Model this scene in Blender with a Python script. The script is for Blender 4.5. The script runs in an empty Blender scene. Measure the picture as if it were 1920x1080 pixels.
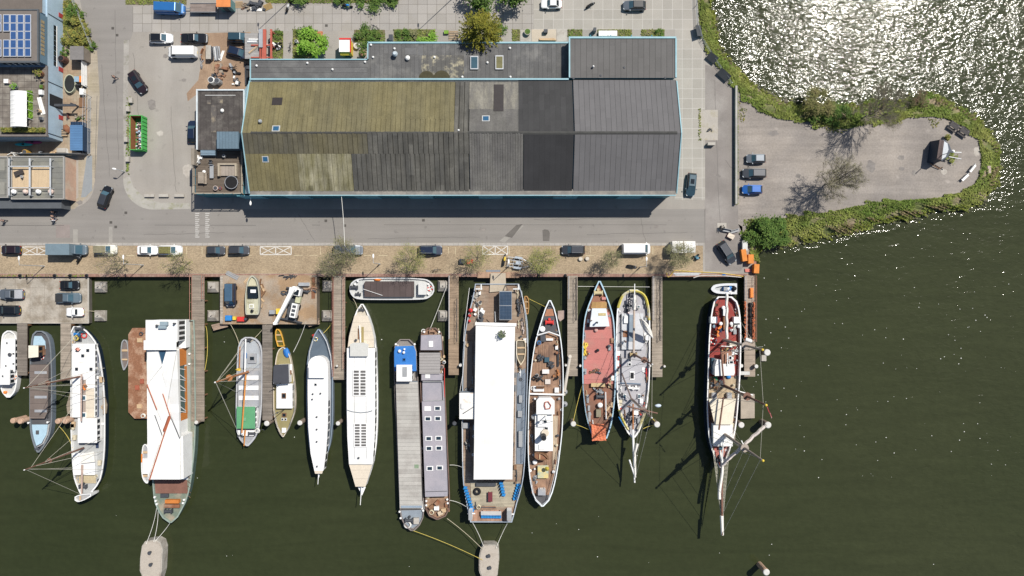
from math import cos,sin,pi,dist,hypot,copysign,sqrt
import bpy,math,random
from mathutils import Vector,Matrix
R = math.radians
rnd = random.Random(7)
scene = bpy.context.scene
col = scene.collection
# ------------------------------------------------------------------ camera, sky, sun, exposure
H = 128.0
cam_d = bpy.data.cameras.new('camera'); cam = bpy.data.objects.new('camera',cam_d); col.objects.link(cam)
cam.location = (0,0,H); cam.rotation_euler = (0,0,0)
cam_d.sensor_width = 36; cam_d.lens = 36 * H / 192.0
cam_d.clip_start = 1; cam_d.clip_end = 20000
scene.camera = cam
SUN_EL,SUN_AZ = 55.0,47.0
sv = Vector((sin(R(SUN_AZ)) * cos(R(SUN_EL)),cos(R(SUN_AZ)) * cos(R(SUN_EL)),sin(R(SUN_EL))))
world = bpy.data.worlds.new('World'); scene.world = world; world.use_nodes = True
wt = world.node_tree; bg = wt.nodes['Background']
sky = wt.nodes.new('ShaderNodeTexSky'); sky.sky_type = 'NISHITA'; sky.sun_disc = False
sky.sun_elevation = R(SUN_EL); sky.sun_rotation = R(SUN_AZ)
wt.links.new(sky.outputs[0],bg.inputs[0]); bg.inputs[1].default_value = 0.075
sd = bpy.data.lights.new('sun','SUN'); sd.energy = 4.7; sd.angle = R(0.5); sd.color = (1.0,0.95,0.87)
sun = bpy.data.objects.new('sun',sd); col.objects.link(sun)
sun.rotation_euler = sv.to_track_quat('Z','Y').to_euler(); sun.location = sv * 200
scene.view_settings.view_transform = 'Standard'; scene.view_settings.look = 'None'
scene.view_settings.exposure = 0.15; scene.view_settings.gamma = 1
scene.render.engine = 'CYCLES'
scene.cycles.max_bounces = 6; scene.cycles.caustics_reflective = False; scene.cycles.caustics_refractive = False
scene.cycles.sample_clamp_indirect = 4
WZ = -1.4
def P(px,py,z=0.0):
 f = (H - z) / H / 10.0
 return ((px - 960) * f,(540 - py) * f)
def PP(pts,z=0.0): return [P(a,b,z) for a,b in pts]
# ------------------------------------------------------------------ materials
class NT:
 def __init__(s,name):
  s.m = bpy.data.materials.new(name); s.m.use_nodes = True
  s.t = s.m.node_tree; s.b = s.t.nodes['Principled BSDF']
  s.pos = s.n('ShaderNodeNewGeometry').outputs['Position']
 def n(s,typ,**kw):
  nd = s.t.nodes.new(typ)
  for k,v in kw.items(): setattr(nd,k,v)
  return nd
 def link(s,a,b):
  if isinstance(a,(int,float)): b.default_value = a
  elif isinstance(a,(tuple,list)): b.default_value = tuple(a) + ((1,) if len(a) == 3 and len(b.default_value) == 4 else ())
  else: s.t.links.new(a,b)
 def math(s,op,a,b=0.0,c=0.0):
  nd = s.n('ShaderNodeMath',operation=op)
  for i,v in enumerate((a,b,c)): s.link(v,nd.inputs[i])
  return nd.outputs[0]
 def vmul(s,v,sc):
  nd = s.n('ShaderNodeVectorMath',operation='MULTIPLY'); s.link(v,nd.inputs[0]); nd.inputs[1].default_value = sc
  return nd.outputs[0]
 def noise(s,scale,detail=4,rough=.55,vec=None,dist=0.0):
  nd = s.n('ShaderNodeTexNoise'); s.link(vec or s.pos,nd.inputs['Vector'])
  nd.inputs['Scale'].default_value = scale; nd.inputs['Detail'].default_value = detail
  nd.inputs['Roughness'].default_value = rough; nd.inputs['Distortion'].default_value = dist
  return nd.outputs['Fac']
 def rng(s,v,a,b,c,d):
  nd = s.n('ShaderNodeMapRange'); s.link(v,nd.inputs[0])
  for i,x in enumerate((a,b,c,d)): nd.inputs[i + 1].default_value = x
  return nd.outputs[0]
 def mix(s,f,a,b,mode='MIX'):
  nd = s.n('ShaderNodeMix',data_type='RGBA',blend_type=mode)
  s.link(f,nd.inputs[0]); s.link(a,nd.inputs[6]); s.link(b,nd.inputs[7])
  return nd.outputs[2]
 def sep(s,v=None):
  nd = s.n('ShaderNodeSeparateXYZ'); s.link(v or s.pos,nd.inputs[0]); return nd.outputs
 def white(s,w):
  nd = s.n('ShaderNodeTexWhiteNoise',noise_dimensions='1D'); s.link(w,nd.inputs['W']); return nd.outputs['Value']
 def scale_col(s,colr,f):
  nd = s.n('ShaderNodeVectorMath',operation='SCALE'); s.link(colr,nd.inputs[0]); s.link(f,nd.inputs['Scale'])
  return nd.outputs[0]
MATS = {}
def M(name,c,rough=.75,v=.18,s=.5,c2=None,amt=.45,s2=.25,metal=0.0,planks=None,grid=None,spec=.3,
      fine=5.0,fv=.10,soft=.08,c2v=None,streak=None,spots=None,bump=0.0,bscale=6.0,coat=0.0,tint=None):
 """procedural surface: broad and fine noise over the base colour, an optional second colour in patches,
 planks=(angle, width, variation, joint) and grid=(w, h, joint, joint colour, x0, y0) in metres"""
 if name in MATS: return MATS[name]
 t = NT(name); base = t.n('ShaderNodeRGB'); base.outputs[0].default_value = (*c,1); cc = base.outputs[0]
 if c2:
  f = t.rng(t.noise(s2,6,.62,t.vmul(t.pos,c2v) if c2v else None),.51 + (.5 - amt) * .5 - soft,.51 + (.5 - amt) * .5 + soft,0,1)
  cc = t.mix(f,cc,c2)
 f = t.rng(t.noise(s,5,.6),.25,.75,1 - v,1 + v)
 if fv: f = t.math('MULTIPLY',f,t.rng(t.noise(fine,3,.6),.25,.75,1 - fv,1 + fv))
 if streak: f = t.math('MULTIPLY',f,t.rng(t.noise(1.0,4,.6,t.vmul(t.pos,streak[:3])),.3,.7,1 - streak[3],1 + streak[3]))
 if spots: f = t.math('MULTIPLY',f,t.rng(t.noise(spots[0],2,.5),.66,.72,1,spots[1]))
 if planks:
  ang,w,pv,jt = planks[:4]; o = t.sep()
  ca,sa = cos(R(ang)),sin(R(ang))
  u = t.math('ADD',t.math('MULTIPLY',o[0],-sa / w),t.math('MULTIPLY',o[1],ca / w))
  l = t.math('ADD',t.math('MULTIPLY',o[0],ca),t.math('MULTIPLY',o[1],sa))
  fl = t.math('FLOOR',u)
  ln = planks[4] if len(planks) > 4 else 4.0
  seg = t.math('FLOOR',t.math('ADD',t.math('MULTIPLY',l,1 / ln),t.math('MULTIPLY',t.white(fl),7.0)))
  rv = t.white(t.math('ADD',t.math('MULTIPLY',fl,13.7),seg))
  f = t.math('MULTIPLY',f,t.rng(rv,0,1,1 - pv,1 + pv))
  if jt:
   fr = t.math('FRACT',u)
   f = t.math('MULTIPLY',f,t.rng(t.math('LESS_THAN',fr,jt),0,1,1,.35))
 cc = t.scale_col(cc,f)
 if grid:
  gw,gh,jw,jc,x0,y0 = grid; o = t.sep()
  def line(v,st,off):
   q = t.math('MODULO',t.math('ADD',t.math('SUBTRACT',v,off),1000 * st),st)
   return t.math('LESS_THAN',q,jw)
  ix = t.math('FLOOR',t.math('MULTIPLY',t.math('SUBTRACT',o[0],x0),1 / gw)); iy = t.math('FLOOR',t.math('MULTIPLY',t.math('SUBTRACT',o[1],y0),1 / gh))
  cc = t.scale_col(cc,t.rng(t.white(t.math('ADD',ix,t.math('MULTIPLY',iy,57.3))),0,1,.93,1.07))
  g = t.math('MAXIMUM',line(o[0],gw,x0),line(o[1],gh,y0))
  cc = t.mix(g,cc,jc)
 t.link(cc,t.b.inputs['Base Color'])
 t.b.inputs['Roughness'].default_value = rough; t.b.inputs['Metallic'].default_value = metal
 t.b.inputs['Specular IOR Level'].default_value = spec; t.b.inputs['Coat Weight'].default_value = coat
 if bump:
  bn = t.n('ShaderNodeBump'); bn.inputs['Strength'].default_value = bump; bn.inputs['Distance'].default_value = .05
  t.link(t.noise(bscale,5,.6),bn.inputs['Height']); t.link(bn.outputs[0],t.b.inputs['Normal'])
 MATS[name] = t.m
 return t.m
# ------------------------------------------------------------------ mesh builder
class MB:
 def __init__(s): s.v = []; s.f = []; s.mi = []; s.cur = 0
 def add(s,vs,fs):
  o = len(s.v); s.v += [tuple(p) for p in vs]
  for f in fs: s.f.append([i + o for i in f]); s.mi.append(s.cur)
  return s
 def use(s,i): s.cur = i; return s
 def bx(s,x0,x1,y0,y1,z0,z1):
  x0,x1 = min(x0,x1),max(x0,x1); y0,y1 = min(y0,y1),max(y0,y1)
  return s.prism([(x0,y0),(x1,y0),(x1,y1),(x0,y1)],z0,z1)
 def box(s,cx,cy,z0,sx,sy,sz,rz=0.0):
  c,n = cos(rz),sin(rz)
  return s.prism([(cx + a * sx / 2 * c - b * sy / 2 * n,cy + a * sx / 2 * n + b * sy / 2 * c) for a,b in ((-1,-1),(1,-1),(1,1),(-1,1))],z0,z0 + sz)
 def prism(s,poly,z0,z1,top=None):
  a = sum(p[0] * q[1] - q[0] * p[1] for p,q in zip(poly,poly[1:] + poly[:1]))
  if a < 0: poly = poly[::-1]; top = top[::-1] if top else None
  t = top or poly; n = len(poly)
  vs = [(*p,z0) for p in poly] + [(*p,z1) for p in t]
  fs = [list(range(n))[::-1],list(range(n,2 * n))] + [[i,(i + 1) % n,n + (i + 1) % n,n + i] for i in range(n)]
  return s.add(vs,fs)
 def sheet(s,poly,z):
  a = sum(p[0] * q[1] - q[0] * p[1] for p,q in zip(poly,poly[1:] + poly[:1]))
  if a < 0: poly = poly[::-1]
  return s.add([(*p,z) for p in poly],[list(range(len(poly)))])
 def cyl(s,x,y,z0,z1,r,n=10,r2=None):
  r2 = r if r2 is None else r2
  c = [(cos(2 * pi * i / n),sin(2 * pi * i / n)) for i in range(n)]
  return s.prism([(x + r * a,y + r * b) for a,b in c],z0,z1,[(x + r2 * a,y + r2 * b) for a,b in c])
 def tube(s,pts,r,n=5,r2=None,caps=True):
  pts = [Vector(p) for p in pts]; k = len(pts); r2 = r if r2 is None else r2
  vs = []; up = None
  for i,p in enumerate(pts):
   d = (pts[min(i + 1,k - 1)] - pts[max(i - 1,0)])
   if d.length < 1e-6: d = Vector((0,0,1))
   d.normalize()
   if up is None or abs(d.dot(up)) > .98: up = Vector((0,0,1)) if abs(d.z) < .9 else Vector((1,0,0))
   a = d.cross(up).normalized(); b = a.cross(d)
   rr = r + (r2 - r) * i / max(1,k - 1)
   vs += [p + rr * (cos(2 * pi * j / n) * a + sin(2 * pi * j / n) * b) for j in range(n)]
  fs = [[i * n + j,(i + 1) * n + j,(i + 1) * n + (j + 1) % n,i * n + (j + 1) % n] for i in range(k - 1) for j in range(n)]
  if caps: fs += [list(range(n)),list(range((k - 1) * n,k * n))[::-1]]
  return s.add(vs,fs)
 def ell(s,c,r,n=8,m=5,jit=0.0,rg=None):
  vs = [(c[0],c[1],c[2] - r[2])]; fs = []
  for i in range(1,m):
   t = -pi / 2 + pi * i / m
   for j in range(n):
    a = 2 * pi * j / n; k = 1 + (jit * (rg.random() * 2 - 1) if rg else 0)
    vs.append((c[0] + k * r[0] * cos(t) * cos(a),c[1] + k * r[1] * cos(t) * sin(a),c[2] + k * r[2] * sin(t)))
  vs.append((c[0],c[1],c[2] + r[2])); L = len(vs) - 1
  for j in range(n):
   fs.append([0,1 + (j + 1) % n,1 + j]); fs.append([L,1 + (m - 2) * n + j,1 + (m - 2) * n + (j + 1) % n])
   for i in range(m - 2): fs.append([1 + i * n + j,1 + i * n + (j + 1) % n,1 + (i + 1) * n + (j + 1) % n,1 + (i + 1) * n + j])
  return s.add(vs,fs)
 def rings(s,rings,cap0=True,cap1=True,closed=True):
  n = len(rings[0]); vs = [p for r in rings for p in r]; fs = []
  for i in range(len(rings) - 1):
   for j in range(n if closed else n - 1):
    k = (j + 1) % n; fs.append([i * n + j,i * n + k,(i + 1) * n + k,(i + 1) * n + j])
  if cap0: fs.append(list(range(n))[::-1])
  if cap1: fs.append([(len(rings) - 1) * n + j for j in range(n)])
  return s.add(vs,fs)
 def torus(s,c,R0,r,n=14,m=6):
  return s.rings([[(c[0] + (R0 + r * cos(2 * pi * j / m)) * cos(2 * pi * i / n),c[1] + (R0 + r * cos(2 * pi * j / m)) * sin(2 * pi * i / n),c[2] + r * sin(2 * pi * j / m)) for j in range(m)] for i in list(range(n)) + [0]],False,False)
 def build(s,name,mats,parent=None,smooth=False,origin=None,world=None):
  if not isinstance(mats,(list,tuple)): mats = [mats]
  vs = s.v
  if parent is not None:
   off = OFF.get(parent.name)
  elif world: off = None
  else:
   xs,ys,zs = zip(*vs)
   off = origin or ((min(xs) + max(xs)) / 2,(min(ys) + max(ys)) / 2,min(zs))
  if off: vs = [(a - off[0],b - off[1],c - off[2]) for a,b,c in vs]
  me = bpy.data.meshes.new(name); me.from_pydata(vs,[],s.f)
  for m in mats: me.materials.append(m)
  me.polygons.foreach_set('material_index',s.mi)
  if smooth: me.polygons.foreach_set('use_smooth',[True] * len(s.f))
  me.update()
  o = bpy.data.objects.new(name,me); col.objects.link(o)
  if parent is not None:
   o.parent = parent
   if off: OFF[o.name] = off
  elif off: o.location = off
  return o
OFF = {}
def tag(o,label=None,cat=None,group=None,kind=None):
 if label: o['label'] = label
 if cat: o['category'] = cat
 if group: o['group'] = group
 if kind: o['kind'] = kind
 return o
def thing(name,label,cat,loc,rz=0.0,group=None,world=False):
 o = bpy.data.objects.new(name,None); col.objects.link(o); o.empty_display_size = .3
 o.location = loc; o.rotation_euler = (0,0,rz)
 if world: OFF[o.name] = tuple(loc)
 return tag(o,label,cat,group)
def copy_tree(o,parent=None):
 c = o.copy(); col.objects.link(c)
 if parent is not None: c.parent = parent
 for ch in list(o.children): copy_tree(ch,c)
 return c
# ------------------------------------------------------------------ shared materials
asphalt = M('asphalt',(.235,.22,.203),.9,.08,.12,fine=9,fv=.15,streak=(.03,.9,1,.07),spots=(.9,.82))
WP = M('white_paint',(.80,.80,.78),.5,.06,.6)
WR = M('white_roofing',(.77,.77,.76),.6,.06,.3,c2=(.64,.63,.59),amt=.36,s2=.3,soft=.2,fv=.03,grid=(5.2,1.5,.05,(.69,.69,.68),0,0))
cream = M('cream_paint',(.72,.66,.53),.6,.07,.6)
RB = M('black_rubber',(.012,.012,.013),.8,.2,3)
DG = M('dark_glass',(.012,.018,.024),.08,.1,1,spec=.6,fv=0)
SG = M('tinted_glass',(.05,.10,.13),.08,.15,1,spec=.8,fv=0)
steel = M('galvanised_steel',(.42,.44,.46),.5,.15,1.5,metal=.5)
DS = M('dark_steel',(.06,.065,.075),.6,.25,1.5)
rust = M('rust',(.22,.095,.05),.9,.3,.9,c2=(.30,.19,.13),amt=.5,s2=.5)
OW = M('weathered_wood',(.30,.255,.205),.9,.16,.7,planks=(0,.16,.22,.14))
old_wood_v = M('weathered_wood_lengthwise',(.29,.245,.2),.9,.16,.7,planks=(90,.16,.22,.12))
WO = M('bare_wood',(.50,.36,.22),.8,.15,1.0)
BN = M('brown_wood',(.20,.11,.06),.7,.2,1.2)
teak = M('teak_deck',(.34,.23,.15),.85,.2,.6,planks=(90,.14,.25,.15),c2=(.24,.17,.12),amt=.5,s2=.6)
CO = M('concrete',(.40,.375,.335),.9,.14,.5,c2=(.30,.27,.23),amt=.35,s2=.6)
rope_m = M('rope_fibre',(.55,.49,.36),.9,.15,2)
rope_yellow = M('yellow_rope',(.62,.50,.12),.9,.15,2)
RW = M('white_rope',(.70,.69,.64),.9,.1,2)
RP = M('red_plastic',(.58,.04,.035),.5,.12,2)
BP = M('blue_plastic',(.03,.20,.52),.5,.12,2)
green_plastic = M('green_plastic',(.05,.24,.09),.5,.12,2)
YP = M('yellow_plastic',(.70,.50,.06),.5,.12,2)
OP = M('orange_plastic',(.75,.22,.04),.5,.12,2)
teal_paint = M('teal_paint',(.07,.30,.36),.7,.15,.8)
CT = M('pale_cyan_trim',(.27,.44,.49),.6,.10,.7)
skin_m = M('skin',(.52,.33,.25),.6,.05,3)
# ------------------------------------------------------------------ the water
def water_material():
 t = NT('harbour_water')
 v = t.math('ADD',t.noise(.018,3,.5),t.rng(t.sep()[0],-60,95,-.08,.14))  # base colour made lighter to the right, imitating sky glare
 c = t.mix(t.rng(v,.3,.7,0,1),(.0275,.0345,.0140),(.0365,.0420,.0188))
 c = t.scale_col(c,t.math('MULTIPLY',t.rng(t.noise(.9,4,.6),.2,.8,.90,1.10),t.rng(t.noise(1.0,3,.6,t.vmul(t.pos,(.05,.35,1)),1.2),.3,.7,.92,1.08)))
 t.link(c,t.b.inputs['Base Color'])
 t.b.inputs['Roughness'].default_value = .10; t.b.inputs['IOR'].default_value = 1.33
 t.b.inputs['Specular IOR Level'].default_value = .5
 o = t.sep()
 # open water north-east of the spit is ruffled, the basin behind the quay is calm
 east = t.rng(o[0],76,104,0,21)
 open_w = t.rng(t.math('ADD',east,o[1]),17,36,0,.60)
 open_w = t.math('MAXIMUM',open_w,t.rng(o[0],36,96,.13,.30))
 d = t.math('SUBTRACT',o[1],t.math('ADD',t.math('MULTIPLY',o[0],.2),-2.6))
 shore = t.math('MULTIPLY',t.rng(t.math('ADD',d,t.math('MULTIPLY',t.noise(.5,2),2.0)),-1.8,0,0,.45),t.rng(o[0],44,50,0,1))
 open_w = t.math('MAXIMUM',open_w,shore)
 wv = t.vmul(t.pos,(.75,1.35,1))
 h1 = t.noise(.95,3,.5,wv,.5)
 h2 = t.noise(2.4,2,.5,t.vmul(t.pos,(.7,1.2,1)),.3)
 h0 = t.noise(.16,2,.5,wv)
 gust = t.rng(t.noise(.06,2,.5,t.vmul(t.pos,(2.2,.8,1))),.35,.65,.75,1.15)
 hh = t.math('ADD',t.math('ADD',t.math('MULTIPLY',h1,.38),t.math('MULTIPLY',h2,.10)),t.math('MULTIPLY',h0,.5))
 hh = t.math('MULTIPLY',hh,t.math('MULTIPLY',open_w,gust))
 b = t.n('ShaderNodeBump'); b.inputs['Strength'].default_value = 1; b.inputs['Distance'].default_value = 1.0
 t.link(hh,b.inputs['Height']); t.link(b.outputs[0],t.b.inputs['Normal'])
 return t.m
mb = MB(); mb.sheet([(-4000,-4000),(4000,-4000),(4000,4000),(-4000,4000)],WZ)
tag(mb.build('water',water_material(),world=True),kind='structure')
# ------------------------------------------------------------------ land, bank and shore
def spline(pts,n):
 """Catmull-Rom through the points, resampled to n by arc length"""
 d = []
 for i in range(len(pts) - 1):
  p0,p1,p2,p3 = pts[max(i - 1,0)],pts[i],pts[i + 1],pts[min(i + 2,len(pts) - 1)]
  for k in range(8):
   u = k / 8
   d.append(tuple(.5 * (2 * b + (c - a) * u + (2 * a - 5 * b + 4 * c - e) * u * u + (3 * b - a - 3 * c + e) * u ** 3) for a,b,c,e in zip(p0,p1,p2,p3)))
 d.append(pts[-1])
 L = [0]
 for a,b in zip(d,d[1:]): L.append(L[-1] + dist(a,b))
 out = []; j = 0
 for i in range(n):
  s_ = L[-1] * i / (n - 1)
  while j < len(L) - 2 and L[j + 1] < s_: j += 1
  w = (s_ - L[j]) / max(1e-9,L[j + 1] - L[j]); out.append(tuple(a + (b - a) * w for a,b in zip(d[j],d[j + 1])))
 return out
outer_px = [(1419,488),(1421,474),(1445,464),(1470,460),(1500,453),(1530,451),(1560,444),(1600,434),(1640,424),(1680,414),(1720,404),(1760,398),(1800,393),(1830,383),(1852,365),(1868,342),(1873,318),(1872,292),(1862,262),(1850,243),(1835,228),(1815,212),(1795,198),(1770,187),(1745,180),(1715,181),(1690,186),(1660,193),(1630,192),(1600,196),(1570,195),(1545,200),(1515,203),(1500,200),(1470,188),(1445,180),(1425,168),(1405,155),(1392,140),(1375,118),(1355,100),(1345,80),(1340,55),(1338,25),(1336,-10),(1340,-120)]
inner_px = [(1413,488),(1406,462),(1398,432),(1410,413),(1440,412),(1480,408),(1520,403),(1560,396),(1600,388),(1640,381),(1680,377),(1720,374),(1760,371),(1790,365),(1815,355),(1830,340),(1838,318),(1839,290),(1834,265),(1822,248),(1805,235),(1790,228),(1770,222),(1740,219),(1700,222),(1660,229),(1620,234),(1590,241),(1560,240),(1530,232),(1500,226),(1470,224),(1450,220),(1425,208),(1405,193),(1385,170),(1372,158),(1358,142),(1345,126),(1334,112),(1325,95),(1318,70),(1315,40),(1314,0),(1314,-120)]
NB = 260
def jit(i,a,s0): return a * (sin(i * .9 + s0) + .6 * sin(i * 2.3 + 2 * s0) + .5 * sin(i * 4.1 + 3 * s0))
outer = [P(a,b,WZ) for a,b in spline(outer_px,NB)]; inner = PP(spline(inner_px,NB))
outer = [(x + jit(i,.2,1) + .3 * sin(i * .37),y + jit(i,.2,4) + .3 * sin(i * .29)) for i,(x,y) in enumerate(outer)]
quay_y = P(0,519)[1]
land = [(-3500,quay_y),P(1400,519),P(1410,519),P(1417,513),P(1417,500)] + inner + [(P(1314,0)[0],3500),(-3500,3500)]
mb = MB(); mb.sheet(land,0)
ground_m = M('yard_concrete',(.315,.295,.268),.9,.13,.10,c2=(.285,.262,.232),amt=.5,s2=.12,soft=.2,fine=7,fv=.14,spots=(.7,.85),streak=(.5,.04,1,.05))
tag(mb.build('ground',ground_m,world=True),kind='structure')
# bank: strip from land edge down to the water
prof = [(0,0),(.15,.10),(.4,.0),(.65,-.35),(.85,-.9),(1.0,-1.45),(1.12,-2.2)]
mb = MB(); rows = []
for i in range(NB):
 a,b = inner[i],outer[i]
 rows.append([(a[0] + (b[0] - a[0]) * t_ ,a[1] + (b[1] - a[1]) * t_,z_ + (0 if k in (0,) else jit(i,.07,k))) for k,(t_,z_) in enumerate(prof)])
mb.rings(rows,False,False,closed=False)
bank_m = M('bank_soil',(.115,.135,.045),.95,.3,.5,c2=(.25,.20,.13),amt=.5,s2=.22,fine=4,fv=.35)
tag(mb.build('bank',bank_m,world=True),kind='structure')
def sheet(name,px,z,m,raw=False):
 b = MB(); b.sheet(px if raw else PP(px),z)
 return tag(b.build(name,m,world=True),kind='structure')
# surfaces, each 4 mm above the one below
gravel = M('worn_asphalt_gravel',(.235,.213,.195),.95,.16,.16,c2=(.31,.275,.24),amt=.45,s2=.10,soft=.18,fine=3.1,fv=.16,streak=(.05,.7,1,.14),spots=(.42,1.2))
inner_s = spline(inner_px,160)
spit = [(x,y) for x,y in inner_s if x > 1386 and y > 158]
sheet('gravel_lot',[(1384,420)] + spit[1:] + [(1384,172)],.004,gravel)
sheet('quay_road_end',[(1320,120),(1345,128),(1384,172),(1384,420),(1392,425),(1392,450),(1402,490),(1388,508),(1322,508)],.004,
      M('dark_worn_asphalt',(.225,.205,.19),.92,.16,.18,c2=(.28,.26,.24),amt=.4,s2=.15,fine=7,fv=.15))
def arc(cx,cy,r,a0,a1,n=10): return [(cx + r * cos(R(a0 + (a1 - a0) * i / n)),cy - r * sin(R(a0 + (a1 - a0) * i / n))) for i in range(n + 1)]
road = [(-900,392),(130,392)] + arc(132,345,45,270,360) + [(178,340),(180,300),(186,178),(180,95),(155,25),(150,0),(150,-300),(232,-300),(236,-5)] + [(249,12),(249,62),(242,80),(238,160),(232,300),(231,335)] + arc(287,337,56,180,270) + [(350,392),(1322,392),(1322,455),(-900,455)]
sheet('road',road,.004,asphalt)
slab_d = M('concrete_slabs',(.335,.315,.29),.9,.10,.2,fine=6,fv=.1,grid=(1.78,1.78,.055,(.13,.115,.10),P(249,0)[0],P(0,62)[1]),c2=(.29,.27,.24),amt=.4,s2=.2)
sheet('slab_pavement',[(249,12),(249,60),(1000,55),(1000,0),(700,0),(640,10)],.008,slab_d)
slab_l = M('pale_concrete_slabs',(.34,.32,.285),.9,.08,.2,fine=6,fv=.1,grid=(1.86,1.86,.06,(.50,.48,.45),P(1000,0)[0],P(0,55)[1]))
sheet('slab_yard',[(1000.5,-200),(1312,-200),(1312,60),(1322,100),(1322,375),(1265,375),(1265,55),(1000.5,55)],.008,slab_l)
sheet('slab_lane',[(700,-1),(1000,-1),(1000,-200),(700,-200)],.008,slab_d)
brick_m = M('clay_paving_bricks',(.33,.258,.172),.95,.12,.2,c2=(.27,.205,.135),amt=.35,s2=.12,planks=(0,.10,.22,.0,.22),fine=8,fv=.14)
sheet('brick_parking',[(-900,460),(1318,460),(1318,513),(-900,513)],.006,brick_m)
b = MB()
b.bx(P(-900,0)[0],P(1320,0)[0],P(0,460.5)[1],P(0,456)[1],0,.05)
tag(b.build('kerb',M('kerb_concrete',(.36,.34,.315),.9,.08,.8,planks=(90,1.0,.06,.03)),world=True),kind='structure')
wall_y = quay_y
b = MB(); b.bx(-300,P(1400,0)[0],wall_y,wall_y + .55,-3.2,.06); b.prism([P(1400,519),P(1400,513.5),P(1408,513),P(1413,508),P(1413,488),P(1418,487),P(1418,513),P(1410,519.3)],-3.2,.062)
tag(b.build('quay_wall',M('red_brick_coping',(.27,.16,.125),.9,.15,.8,planks=(90,.5,.12,.04),c2=(.33,.235,.19),amt=.4,s2=.4)),'reddish brick quay wall with worn coping along the harbour basin','quay wall')
# painted and repaired patches on the road
b = MB()
for x0 in (95,): pass
def road_mark(name,polys,z,m,label,cat,group=None):
 b = MB()
 for p in polys: b.sheet(PP(p),z)
 return tag(b.build(name,m,world=True),kind='structure')
road_paint = M('worn_road_paint',(.66,.65,.62),.8,.15,1.5,c2=(.42,.40,.37),amt=.35,s2=1.4)
def seg(x0,y0,x1,y1,w=1.3):
 d = hypot(x1 - x0,y1 - y0); nx,ny = -(y1 - y0) / d * w / 2,(x1 - x0) / d * w / 2
 return [(x0 + nx,y0 + ny),(x1 + nx,y1 + ny),(x1 - nx,y1 - ny),(x0 - nx,y0 - ny)]
marks = []
def crossbay(x0,x1,y0,y1):
 xm = (x0 + x1) / 2; k = .4
 marks.extend([seg(x0,y0,x1,y0),seg(x0,y1,x1,y1),seg(x0,y0 + k,x0,y1 - k),seg(x1,y0 + k,x1,y1 - k),seg(xm,y0 + .7,xm,y1 - .7)])
 for a,c in ((x0,xm),(xm,x1)): marks.extend([seg(a + 1.5,y0 + 1,c - 1.5,y1 - 1,1.1),])
 for a,c in ((x0,xm),(xm,x1)):
  mx,my = (a + c) / 2,(y0 + y1) / 2
  marks.extend([seg(a + 1.5,y1 - 1,mx - .8,my + .6,1.1),seg(mx + .8,my - .6,c - 1.5,y0 + 1,1.1)])
crossbay(42,97,463,477.5); crossbay(488,546,462.5,477.5); crossbay(905,952,461,477)
for i in range(13):
 y = 400 + i * 3.7
 for x in (366,385): marks.append(seg(x,y,x + 8 - (i % 3) * 1.2,y,.9))
road_mark('road_marking',marks,.0125,road_paint,None,None)
marks = []
for x in (350,379,601,841,854,955,1032,1224,1107): marks.append(seg(x,463,x,477,1.1))
for x0,x1 in ((425,472),(551,567),(580,596),(682,696),(710,726),(743,758),(845,0),(970,986),(1098,1114),(1195,1215),(12,25),(237,252)):
 if x1: marks.append(seg(x0,479,x1,479,1.0))
road_mark('bay_marking',marks,.0125,M('faded_bay_paint',(.52,.45,.30),.85,.15,1.0,c2=(.40,.32,.22),amt=.4,s2=1.2),None,None)
patch_d = M('dark_asphalt_patch',(.10,.095,.09),.9,.2,1)
b = MB()
for x,y in ((211.5,53),(219.5,66),(208,417),(217,425.5),(236,399),(611,414),(646.5,423),(794,413),(612,48)): b.sheet(PP([(x - 2.6,y - 2.4),(x + 2.6,y - 2.4),(x + 2.6,y + 2.4),(x - 2.6,y + 2.4)]),.0135)
tag(b.build('drain_covers',M('cast_iron_cover',(.085,.078,.07),.7,.2,4),world=True),kind='structure')
patch_l = M('pale_road_patch',(.29,.275,.25),.9,.1,.6)
b = MB(); z = .0085
for p in ([(204,425),(211,425),(211,455),(204,455)],[(137,430),(146,430),(146,455),(137,455)],[(936,452),(975,420),(982,424),(946,455)]): b.sheet(PP(p),z)
tag(b.build('road_repair',patch_l,world=True),kind='structure')
b = MB(); b.sheet(PP([(1017,432),(1021,430),(1028,431),(1031,437),(1030,452),(1018,452)]),z); b.sheet(PP([(946,443),(968,422),(980,420),(960,446)]),z + .002)
sheet('road_repair',[(105,421),(131,421),(131,446),(105,446)],.0085,M('pinkish_road_patch',(.25,.215,.20),.9,.1,.6))
tag(b.build('road_stain',M('road_stain_dark',(.135,.125,.115),.92,.2,.6),world=True),kind='structure')
b = MB()
for p in (seg(0,422.5,120,422.5,.8),seg(290,422,480,422.5,.6),seg(585,422,600,422,.8),seg(720,421.5,1250,421.5,.5),seg(178,335,182,180,.8)): b.sheet(PP(p),.0105)
tag(b.build('road_joint',patch_d,world=True),kind='structure')
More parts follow.
